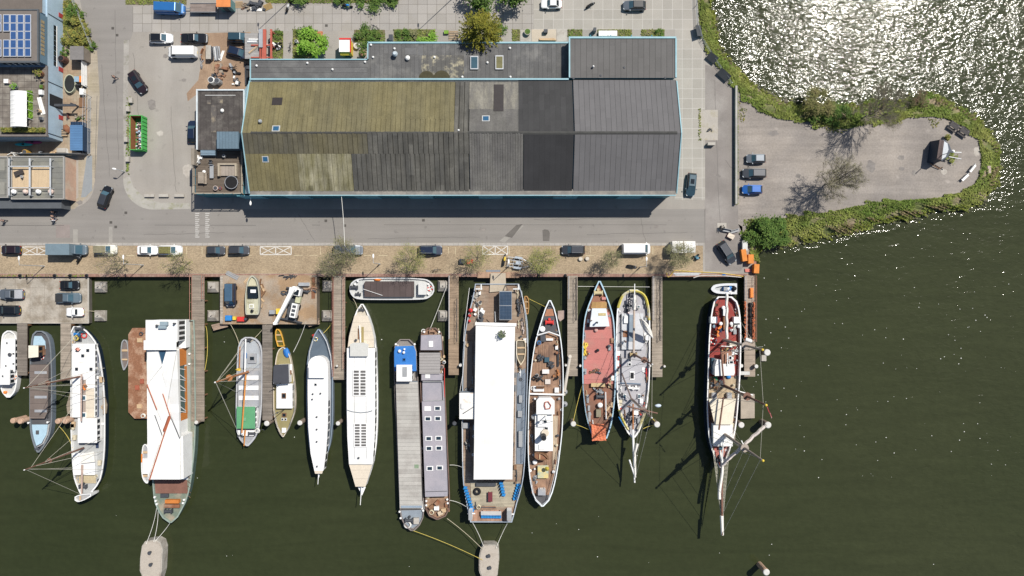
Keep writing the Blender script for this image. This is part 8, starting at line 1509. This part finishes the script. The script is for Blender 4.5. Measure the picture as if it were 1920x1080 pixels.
# scrap yard by the west block
for a in (('crate',395,101,'open dark steel cage with boxes in the dirt yard','cage',DS,dict(dims=(.9,2.4,1.1),m2=CO)),('boards',407,100,'stack of crooked silver sheets in the dirt yard','metal sheets',steel,dict(dims=(2.8,1.4,.4),rz=R(96),m2=WP)),('boards',416,104,'bent white pipe beside the silver sheets','pipe',WP,dict(dims=(2.2,.4,.2),rz=R(70),m2=WP)),('pallet',405,124,'pale pallet lying on the heap in the dirt yard','pallet',WO,dict(dims=(1.4,1.2),m2=OW)),('junk',410,130,'heap of timber and iron around the pale pallet','scrap heap',rust,dict(dims=(2.6,2.4,.7),m2=OW)),('junk',408,143,'dark scrap above the two white tanks','scrap heap',DS,dict(dims=(2.2,1.4,.7),m2=rust)),('barrel',402,154,'left white tank at the foot of the dirt yard','tank',WP,dict(s=1.9)),('barrel',412,155,'right grey tank at the foot of the dirt yard','tank',HG,dict(s=1.7)),('junk',440,127,'dismantled motorcycle parts in the dirt yard','motorcycle parts',RB,dict(dims=(1.8,2.2,.7),m2=steel)),('junk',443,152,'dark trolley and white box near the block wall','trolley',DS,dict(dims=(1.4,1.6,.6),m2=WP)),('crate',467,127,'pinkish red cushion box under the red steel frame','box',M('pink_red',(.60,.08,.10),.7,.1,1),dict(dims=(.8,.6,.4))),('junk',378,110,'rusty net frame at the edge of the dirt yard','frame',steel,dict(dims=(.4,3.0,.8),m2=rust)),('boards',463,140,'long dark beam leaning along the annex end','beam',HB,dict(dims=(4.6,.7,.3),rz=R(90),m2=DS)),('boards',472,140,'aluminium ladder lying by the annex corner','ladder',steel,dict(dims=(4.8,.5,.1),rz=R(90),m2=WP)),
          ('junk',514,86,'pale buckets and black bags left of the lawn path','bags',WP,dict(dims=(2.4,1.2,.6),m2=RB)),('junk',522,90,'dark bags beside the pale buckets','bags',RB,dict(dims=(1.4,.9,.6),m2=M('grey_bag',(.3,.3,.32),.8,.2,2))),('boards',598,68,'orange roof tiles stacked in the garden','tiles',M('orange_tiles',(.50,.20,.10),.8,.15,1,planks=(0,.3,.1,.1)),dict(dims=(1.5,1.8,.3),rz=.1,m2=M('orange_tiles',(.50,.20,.10)))),('round',670,87,'round white garden table right of the yellow kiosk','table',WP,dict(s=1.15,m2=CO)),('pot',682,101,'potted plants against the annex wall','plants',rust,dict(s=1.8,m2=LB)),('barrel',557,79,'white garden chair in the bright tree garden','stool',WP,dict(s=.9)),('fender',560,96,'red ball in the grass under the bright tree','ball',RP,dict(s=.8)),('bike',704,51,'black bicycle by the hedge on the slab lane','bicycle',RB,dict(rz=-.5)),('bike',668,70,'dark bicycle beside the yellow kiosk','bicycle',RB,dict(rz=1.2)),('bike',545,88,'bicycle standing on the garden path','bicycle',RB,dict(rz=1.5)),('crate',734,73,'grey cabinet between two gardens','cabinet',steel,dict(dims=(.7,1.0,1.0))),('crate',837,61,'pink flower tub left of the conifer','tub',M('pink_tub',(.50,.18,.25),.8,.2,2),dict(dims=(.8,.6,.4),m2=lf_bright)),('pallet',850,66,'pale timber lattice left of the conifer','lattice',WO,dict(dims=(1.8,1.6))),
          ('round',989,61,'round planted tub in the white paved garden','planter',CO,dict(s=1.3,m2=LB)),('crate',1023,60,'small dark grill in the sandy garden','grill',DS,dict(dims=(.7,.6,.7))),('boards',1026,74,'long pale bench against the annex','bench',WO,dict(dims=(3.4,.4,.4),m2=WO)),('crate',1130.5,64,'left white chest against the flat hall','chest',WP,dict(dims=(1.6,.9,.6),m2=WP)),('crate',1148,64,'right white chest against the flat hall','chest',WP,dict(dims=(1.6,.9,.6),m2=WP)),('crate',1114,59,'grey tall cabinet at the edge of the flat hall garden','cabinet',M('blue_grey_cab',(.2,.26,.28),.6,.1,1),dict(dims=(.5,.6,1.3))),
          ('pallet',448,8,'pale pallet beside the orange roofed container','pallet',WO,dict(dims=(1.4,1.2))),('junk',460,12,'broken crates right of the pale pallet','crates',OW,dict(dims=(1.4,1.2,.5),m2=rust)),('junk',482,10,'dark wire baskets at the top edge','baskets',DS,dict(dims=(3.2,1.6,.7))),('pallet',502,12,'ochre pallet lying askew by the hedge','pallet',M('ochre_wood',(.45,.31,.13),.8,.15,1),dict(dims=(1.6,1.1),rz=.4)),('boards',480,17,'white plastic sheet strip on the slab lane','sheet',WP,dict(dims=(2.4,.5,.1),rz=-.1,m2=WP)),
          ('crate',867,490,'dull green crate under the quay tree','crate',green_plastic,dict(dims=(1.0,.8,.6))),('crate',881.5,491,'red crate under the quay tree','crate',RP,dict(dims=(1.1,.8,.6),m2=RP)),('round',1088.5,485.5,'left of two round pale planters by the black estate','planter',CO,dict(s=.8,m2=M('buff_top',(.55,.5,.42),.9,.1,2))),('round',1101,485,'right of two round pale planters by the black estate','planter',CO,dict(s=.8,m2=M('buff_top',(.55,.5,.42)))),('bike',818,506,'bicycle lying on the quay bricks','bicycle',RB,dict(rz=.1)),('junk',1303,481,'blue scooter beside the white party tent','scooter',M('blue_scooter',(.08,.20,.27),.4,.1,1),dict(dims=(1.3,.8,.9),m2=RB)),('boards',1403,507,'salmon red folded deck chair at the quay corner','deck chair',M('salmon',(.62,.20,.16),.8,.1,1),dict(dims=(1.3,.6,.3),m2=M('salmon',(.62,.20,.16)))),('bench',1362,432.5,'pale blue white bench at the quay end','bench',HG,dict(rz=-.2)),('bench',1377,433.5,'grey bench right of the pale blue one at the quay end','bench',HG,dict(rz=.3)),('crate',1369.5,443,'red and cream cart below the benches','cart',M('red_cart',(.60,.10,.10),.6,.1,1),dict(dims=(1.2,.8,.5),rz=-.5,m2=BC)),('pot',1352,428,'thin dark potted tree at the quay end','plant',CO,dict(s=1.2,m2=HB)),('junk',1357,515,'small blue bag on the coping at the quay end','bag',BP,dict(dims=(.6,.3,.3),m2=BP)),('boards',1288,514,'grey metal grating on the quay edge','grating',steel,dict(dims=(5.4,.5,.1),m2=HG)),
          ('picnic',1786,238,'left dark picnic table at the tip of the spit','picnic table',M('charred_wood',(.06,.055,.055),.8,.2,2),dict(rz=-.6,m2=HG)),('picnic',1805,248,'right dark picnic table at the tip of the spit','picnic table',M('charred_wood',(.06,.055,.055)),dict(rz=-.6,m2=HG)),('bench',1808,333,'lower white bench along the bank of the spit','bench',WP,dict(rz=.75)),('bench',1822,316,'upper white bench along the bank of the spit','bench',WP,dict(rz=.9)),('crate',1854.5,318,'pinkish stone slab on the shore of the spit','slab',M('pink_stone',(.40,.32,.28),.9,.1,1),dict(dims=(.6,1.3,.2),m2=M('pink_stone',(.40,.32,.28)))),('crate',1332,271,'pale concrete bollard block below the lichen slab','block',CO,dict(dims=(1.3,.5,.9),m2=CO)),('junk',1331,243,'dark scrap on the lichen covered slab','scrap',DS,dict(dims=(.8,.5,.4)))):
 item(a[0],a[1],a[2],0,a[3],a[4],a[5],**a[6])
sheet('lichen_slab',rc(1313,206,1346,263),.0165,M('lichen_concrete',(.40,.37,.33),.95,.15,.5,c2=(.30,.27,.20),amt=.4,s2=.5)); sheet('small_slab',rc(1345,418,1362,434),.0165,CO); sheet('white_paving',rc(976,56,996,78),.0175,CO); sheet('sand_pit',rc(997,55,1043,78),.0175,M('sand',(.46,.40,.32),.95,.1,.8)); sheet('white_paving',rc(1044,55,1063,78),.0175,CO)
# red steel frame
o = thing('steel_frame','rust red steel portal frame with stored profiles beside the annex','steel frame',(*P(493,82),0),world=True); rs = M('frame_red',(.40,.10,.07),.8,.15,1)
for x0,x1 in ((487,489),(491,499),(507,510)): b = MB(); X0,Y1 = P(x0,55,2.5); X1,Y0 = P(x1,111,2.5); b.bx(X0,X1,Y0,Y1,2.3,2.6); b.build('beam',rs,o)
for px in (488,508):
 for py in (57,83,109): b = MB(); X,Y = P(px,py,2); b.bx(X - .1,X + .1,Y - .1,Y + .1,0,2.3); b.build('column',rs,o)
for py in (84,107): b = MB(); X0,Y = P(470,py,2.4); X1,_ = P(511,py,2.4); b.bx(X0,X1,Y - .1,Y + .1,2.1,2.3); b.build('crossbeam',rs,o)
X0,Y1 = P(459,62,2.0); X1,Y0 = P(486,110,2.0); b = MB(); b.bx(X0,X1,Y0,Y1,1.9,2.0); b.build('roof_sheet',M('grey_sheet',(.30,.29,.28),.8,.15,.6,planks=(0,.5,.1,.06)),o); b = MB(); b.bx(X0 + 2.7 + .2,X0 + 3.2 + .4,Y0 + 1.8,Y1 + .4,2.62,2.9); b.build('profiles',steel,o)
for px,py,a in ((474,74,0),(473,78,0),(476,92,40)): item('boards',px,py,2.0,{74: 'upper bundle of silver profiles on the grey sheet roof',78: 'lower bundle of silver profiles on the grey sheet roof',92: 'buff timber beams lying slantwise on the grey sheet roof'}[py],'profiles' if py < 90 else 'beams',steel if py < 90 else OW,dims=(2.0 if py < 90 else 2.8,.4,.15),rz=R(a),m2=WP if py < 90 else WO)
# kiosk, tent, trailers, orange boxes
o = hut('kiosk','small kiosk with white roof, red edge and yellow front','kiosk',rc(636.5,72.5,656,97),2.6,YP,M('kiosk_roof',(.80,.79,.76),.6,.05,1),0,.05); b = MB(); X0,Y1 = P(636,71,2.8); X1,Y0 = P(657.5,74,2.8); b.bx(X0,X1,Y0,Y1,2.5,2.8); X0,Y1 = P(656,74,2.7); _,Y0 = P(656,98,2.7); b.bx(X0,X0 + .15,Y0,Y1,2.4,2.76); b.build('red_edge',RP,o); b = MB(); X0,Y1 = P(637,97,2.5); X1,Y0 = P(656.5,104,2.0); b.add([(X0,Y1,2.6),(X1,Y1,2.6),(X1,Y0,2.0),(X0,Y0,2.0),(X0,Y1,2.5),(X1,Y1,2.5),(X1,Y0,1.9),(X0,Y0,1.9)],[[3,2,1,0],[4,5,6,7],[2,3,7,6],[1,2,6,5],[3,0,4,7]]); b.build('awning',YP,o)
o = thing('party_tent','white two bay party tent on the quay','tent',(*P(1282,466),0),world=True)
for x0,x1 in ((1261,1281.2),(1283.2,1304)): X0,Y1 = P(x0,452,2.6); X1,Y0 = P(x1,474,2.6); b = MB(); b.rings([[(x,Y0,2.45),(x,(Y0 + Y1) / 2,2.75),(x,Y1,2.45),(x,Y1,2.35),(x,Y0,2.35)] for x in (X0,X1)]); b.build('canvas_roof',M('tent_canvas',(.68,.67,.64),.8,.06,.8),o)
X0,Y1 = P(1261,452,2.4); X1,Y0 = P(1304,474,2.4); b = MB(); b.bx(X0 + .05,X0 + .1,Y0,Y1,.1,2.35); b.bx(X0,X1,Y1 - .1,Y1 - .05,.1,2.35); b.build('side_sheet',M('tent_canvas',(.68,.67,.64)),o)
b = MB(); b.bx(P(1280.8,0,2.4)[0],P(1283.6,0,2.4)[0],Y0,Y1,2.28,2.40); b.build('gutter_strip',M('tent_gutter',(.36,.30,.27),.8,.1,1),o)
for x in (X0 + .06,X1 - .06):
 for y in (Y0 + .06,Y1 - .2): b = MB(); b.cyl(x,y,0,2.4,.04,6); b.build('pole',steel,o)
for x,y,w,d,a,l in ((1392,479,.85,2.1,8,'left orange box beside the dark grey off-road car'),(1404.5,486,.95,1.6,0,'middle orange box on the quay end'),(1415,504,.9,1.6,-3,'lowest orange box at the quay corner')): item('crate',x,y,0,l,'box',M('orange_box',(.60,.21,.04),.7,.12,1),dims=(w,d,1.2),rz=R(a),m2=M('orange_box',(.60,.21,.04)),group='orange boxes at the quay end')
item('crate',1394,461,0,'long pale grey box above the orange boxes','box',HG,dims=(.9,1.7,1.0),m2=M('pale_lid',(.55,.55,.53),.7,.1,1))
o = thing('flatbed_trailer','long flat trailer hitched behind the blue van at the top','trailer',(*P(382,14),0),world=True); X0,Y1 = P(356,6,1); X1,Y0 = P(406,22,1); b = MB(); b.bx(X0,X1,Y0,Y1,.7,.85); b.build('bed',M('trailer_planks',(.22,.18,.16),.9,.15,.8,planks=(0,.2,.15,.1)),o); b = MB(); b.bx(X0,X1,Y0 - .06,Y0,.6,1.0); b.bx(X0,X1,Y1,Y1 + .06,.6,1.0); b.tube([(X0,(Y0 + Y1) / 2,.6),(X0 - .9,(Y0 + Y1) / 2,.6)],.08,5); b.build('side_board',steel,o)
for sx in (.4,.55):
 for y in (Y0 + .1,Y1 - .1): b = MB(); cx = X0 + (X1 - X0) * sx; b.rings([[(cx + .35 * cos(t * pi / 5),y + d,.35 + .35 * sin(t * pi / 5)) for t in range(10)] for d in (-.1,.1)]); b.build('wheel',RB,o)
hut('container','teal container cabin with orange roof beside the flat trailer','container',rc(407,-4,431,12),2.6,cladding('teal_container',(.12,.24,.25),.3,90),M('orange_roof',(.62,.22,.07),.7,.12,.8))
x,y = P(973,493,.7); o = thing('boat_trailer','empty grey boat trailer on the quay','trailer',(x,y,0),R(-8)); b = MB()
for sy in (-1,1): b.tube([(-2.2,sy * .85,.6),(.6,sy * .85,.6),(2.4,sy * .12,.6)],.07,5); b.tube([(-2.2,sy * .35,.7),(.8,sy * .3,.7)],.06,5)
for xx in (-2.0,-1,0,.6): b.tube([(xx,-.85,.62),(xx,.85,.62)],.06,5)
b.build('chassis',steel,o); b = MB(); b.bx(-.9,.5,-1.15,-.75,.62,.72); b.bx(-.9,.5,.75,1.15,.62,.72); b.bx(-.6,.4,-.25,.25,.66,.8); b.build('mudguard',M('blue_grey_guard',(.38,.43,.48),.6,.1,1),o)
for sy in (-.95,.95): b = MB(); b.rings([[(-.2 + .32 * cos(t * pi / 5),sy + d,.32 + .32 * sin(t * pi / 5)) for t in range(10)] for d in (-.1,.1)]); b.build('wheel',RB,o)
def cycle(px,py,a,label,c,cat='motorcycle',s=1.0):
 x,y = P(px,py,.6); o = thing(cat,label,cat,(x,y,0),R(a))
 for xx in (-.7 * s,.7 * s): b = MB(); b.rings([[(xx + .31 * cos(t * pi / 6),d,.31 + .31 * sin(t * pi / 6)) for t in range(12)] for d in (-.08,.08)]); b.build('wheel',RB,o)
 b = MB(); b.ell((.15 * s,0,.75),(.42 * s,.2,.2),10,6); b.ell((0,0,.5),(.5 * s,.2,.25),8,5); b.build('tank',c,o); b = MB(); b.prism([(-.85 * s,-.13),(-.1,-.17),(-.1,.17),(-.85 * s,.13)],.72,.84); b.build('seat',RB,o); b = MB(); b.tube([(.45 * s,-.38,1.0),(.55 * s,0,.95),(.45 * s,.38,1.0)],.03,5); b.tube([(.55 * s,0,.95),(.7 * s,0,.35)],.04,5); b.build('handlebar',steel,o)
cycle(540,13,68,'black and white motorcycle by the hedge at the top',M('white_tank',(.55,.55,.55),.4,.1,1)); cycle(651,10,-8,'blue motorcycle by the hedge at the top',BP); cycle(946,487,80,'yellow and black motorcycle beside the boat trailer',YP,s=1.2); cycle(1186,499,-12,'black motorcycle under the lamp post by the camper van',HB); cycle(1107,9,30,'dark motorcycle on the top lane between two cars',HB); cycle(148,486,60,'dark moped by the lower mirror of the slate box van',HB,'moped',.8)
# boat sculpture on the spit
st = [(262,1761,1763),(268,1752,1771),(278,1749,1776),(290,1750,1777),(300,1754,1774),(305,1760,1767)]
x,y = P(1762,285,1); o = thing('boat_hut','upturned dark boat hut with pale panel and mast at the tip of the spit','boat hut',(x,y,0),R(-8)); b = MB()
arch = [(-1.5,-2.0),(-1.5,2.0),(-.4,2.1),(.7,1.3),(1.5,.1),(.7,-1.4),(-.4,-2.2)]; b.prism(arch,0,2.6,[(a * .8,c * .9) for a,c in arch]); b.build('hull',M('navy_hull_paint',(.03,.045,.07),.5,.1,1),o); b = MB(); b.prism([(-.45,-1.8),(-.45,1.6),(.2,1.3),(.55,.2),(.2,-1.2)],2.6,2.68); b.build('pale_panel',M('pale_grey_panel',(.50,.53,.55),.7,.1,1),o); b = MB(); b.prism([(-1.35,-1.8),(-1.35,1.8),(-.5,1.7),(-.5,-1.9)],2.6,2.72); b.build('plank_roof',M('dark_plank_roof',(.11,.085,.08),.9,.2,1,planks=(80,.2,.2,.1)),o); b = MB(); b.tube([(1.3,-.1,2.2),(3.0,.0,2.6)],.1,6); b.tube([(1.0,-1.0,2.3),(2.9,-1.3,3.0)],.09,6); b.ell((1.6,.1,2.3),(.35,.3,.3),8,5); b.build('spar',WP,o); b = MB(); b.tube([(-.6,-1.0,2.6),(-.6,-1.0,6.2)],.07,6); b.build('mast',steel,o); b = MB(); b.tube([(-1.2,-2.2,.5),(.8,-2.9,.2),(1.4,-2.5,.2)],.09,5); b.build('trestle',BN,o)
x,y = P(1830,305,.3);
# lamps
def lamp(px,py,h,arm,label,group='street lamps',ang=90):
 x,y = P(px,py); o = thing('street_lamp',label,'street lamp',(x,y,0),R(ang - 90),group); b = MB(); b.cyl(0,0,0,1.0,.12,8); b.tube([(0,0,.9),(0,0,h)],.075,6,.05); b.build('pole',M('lamp_grey',(.50,.52,.53),.5,.1,1,metal=.3),o); b = MB(); b.tube([(0,0,h - .05),(0,arm * .7,h + .08)],.045,5); b.build('arm',M('lamp_grey',(.50,.52,.53)),o); b = MB(); b.ell((0,arm,h + .08),(.17,.42,.09),10,6); b.build('lamp_head',WP,o)
lamp(83.5,499,6.6,1.2,'white street lamp below the crossed bay at the left of the quay'); lamp(269,497,6.6,1.2,'white street lamp between the first two quay trees'); lamp(712.5,495,6.2,1.2,'white street lamp right of the densest quay trees'); lamp(954,499,6.2,.6,'white street lamp at the ferry gangway'); lamp(1200,501,6.2,1.3,'white street lamp below the camper van'); lamp(234,322,2.7,.4,'slim low sign pole at the kerb below the green skip',ang=170); lamp(551,-6,13,1,'tall lamp post beyond the top edge casting the left long shadow'); lamp(851,-5,13,1,'tall lamp post beyond the top edge casting the right long shadow')  # the low pole at the skip is a sign pole reusing the lamp shape
x,y = P(470,374,5.2); o = thing('wall_lamp','white lamp on a bracket at the corner of the long hall','lamp',(x,y,5.2)); b = MB(); b.tube([(0,.5,0),(0,-.5,.1)],.05,5); b.build('arm',WP,o); b = MB(); b.ell((0,-.7,.1),(.2,.4,.12),10,6); b.build('lamp_head',WP,o)
b = MB(); p,q = Vector((*P(640,367,6.4),6.4)),Vector((*P(646,460,6.0),6.0)); b.tube([p + (q - p) * i / 12 - Vector((0,0,1.6 * (i / 12) * (1 - i / 12))) for i in range(13)] + [(*P(662,484,0),0)],.05,5); tag(b.build('overhead_cable',RW),'pale cable strung from the long hall across the quay road','cable')
# terrace furniture on the west block
D2 = DZ + .07
for a in (('table',379,334,'slatted table at the left of the dark terrace','table',OW,dict(dims=(1.0,2.0))),('bench',387,335,'slatted bench right of the terrace table','bench',OW,dict(dims=(2.0,.35),rz=R(90))),('bench',398,322,'grey lounger in the middle of the dark terrace','lounger',HG,dict(dims=(.7,2.4))),('round',383,322,'white round stool above the terrace table','stool',WP,dict(s=.6,m2=WP)),('round',405,353,'pinkish round stool beside the trampoline','stool',M('pinkish_white_pot',(.62,.50,.44)),dict(s=.9)),('round',413,353,'small red stool beside the trampoline','stool',M('dull_red',(.35,.08,.07),.8,.1,1),dict(s=.6)),('junk',373,301,'white folded chairs in the terrace corner','chairs',WP,dict(dims=(1.0,1.4,.7),m2=HG)),('chair',396,304,'small dark chair near the terrace steps','chair',DS,{}),('barrel',421,293,'white gas bottle under the blue roof hut','gas bottle',WP,dict(s=.8))): item(a[0],a[1],a[2],D2,a[3],a[4],a[5],**a[6])
x,y = P(427,318,D2 + .5); o = thing('corner_sofa','U shaped timber sofa on the dark terrace','sofa',(x,y,D2)); b = MB(); b.bx(-1.6,1.6,-1.1,.8,.1,.42); b.build('cushion_base',M('sofa_cushion',(.30,.26,.22),.9,.1,1,planks=(90,.6,.06,.05)),o)
for q in ((-1.7,-1.35,-1.2,1.1),(1.35,1.7,-1.2,1.1),(-1.35,1.35,.8,1.1)): b = MB(); b.bx(*q,0,.8); b.build('arm_board',M('terrace_timber',(.36,.31,.24)),o)
x,y = P(434,342,D2 + .6); o = thing('trampoline','round black trampoline on the dark terrace','trampoline',(x,y,D2)); b = MB(); b.torus((0,0,.7),1.15,.06,24,6); b.build('ring',steel,o); b = MB(); b.cyl(0,0,.66,.69,1.1,24); b.build('mat',RB,o); b = MB()
for k in range(6): b.cyl(1.15 * cos(k * 1.047),1.15 * sin(k * 1.047),0,.7,.04,6)
b.build('leg_ring',steel,o)
# ropes and hoses on the quay end
ground_rope([(1250,512),(1252,520),(1258,516),(1264,508),(1275,508),(1310,510),(1350,512),(1380,516),(1396,519)],.07,'yellow_hose','yellow hose running along the quay edge towards the netting jetty','hose',YP,.06); ground_rope([(1300,521),(1315,517),(1345,516.5),(1390,520)],.07,'white_hose','white hose lying on the coping below the yellow hose','hose',RW,.06)
# steps of the ferry landing and railings
b = MB(); b.prism(PP(rc(895,510,973,521),.3),.07,.2); tag(b.build('landing_stage',M('landing_boards',(.36,.235,.16),.9,.15,.6,planks=(90,.3,.15,.06))),'reddish boarded landing in front of the ferry','landing'); b = MB(); b.prism(PP(rc(911,506,938,515),.1),.02,.06); tag(b.build('ramp_plate',M('slate_plate',(.20,.22,.25),.8,.1,1)),'slate grey steel plate above the ferry landing','plate')
# people
for a in ((215,145,'person in dark clothes walking alone on the side street',-20,dict(top=(.02,.025,.04))),(101,398,'person in black walking at the front of the group on the quay road',0,dict(top=(.02,.02,.025))),(100,406,'person in dark coat walking in the middle of the group on the quay road',10,dict(top=(.03,.03,.045),hair=(.03,.02,.015))),(101,412,'person in a white top walking at the rear of the group on the quay road',20,dict(top=(.65,.65,.68),legs=(.04,.05,.09))),(7,414,'person in grey walking at the left photo edge',180,dict(top=(.10,.10,.11))),(1108,601,'person standing by the pale blue white roof of the red decked hull',90,dict(top=(.25,.08,.06),pose='stand',z=.5)),(1172,640,'person in grey on the deck of the yellow rimmed ship',30,dict(top=(.3,.3,.32),pose='stand',z=.85))):
 k = dict(a[4]); person(a[0],a[1],k.pop('z',.02),a[2],a[3],**k)
for x in (37,102,131,162,1010,1060): item('bollard',x,516.5,.06,'black mooring bollard on the quay coping','bollard',RB,group='mooring bollards on the coping')
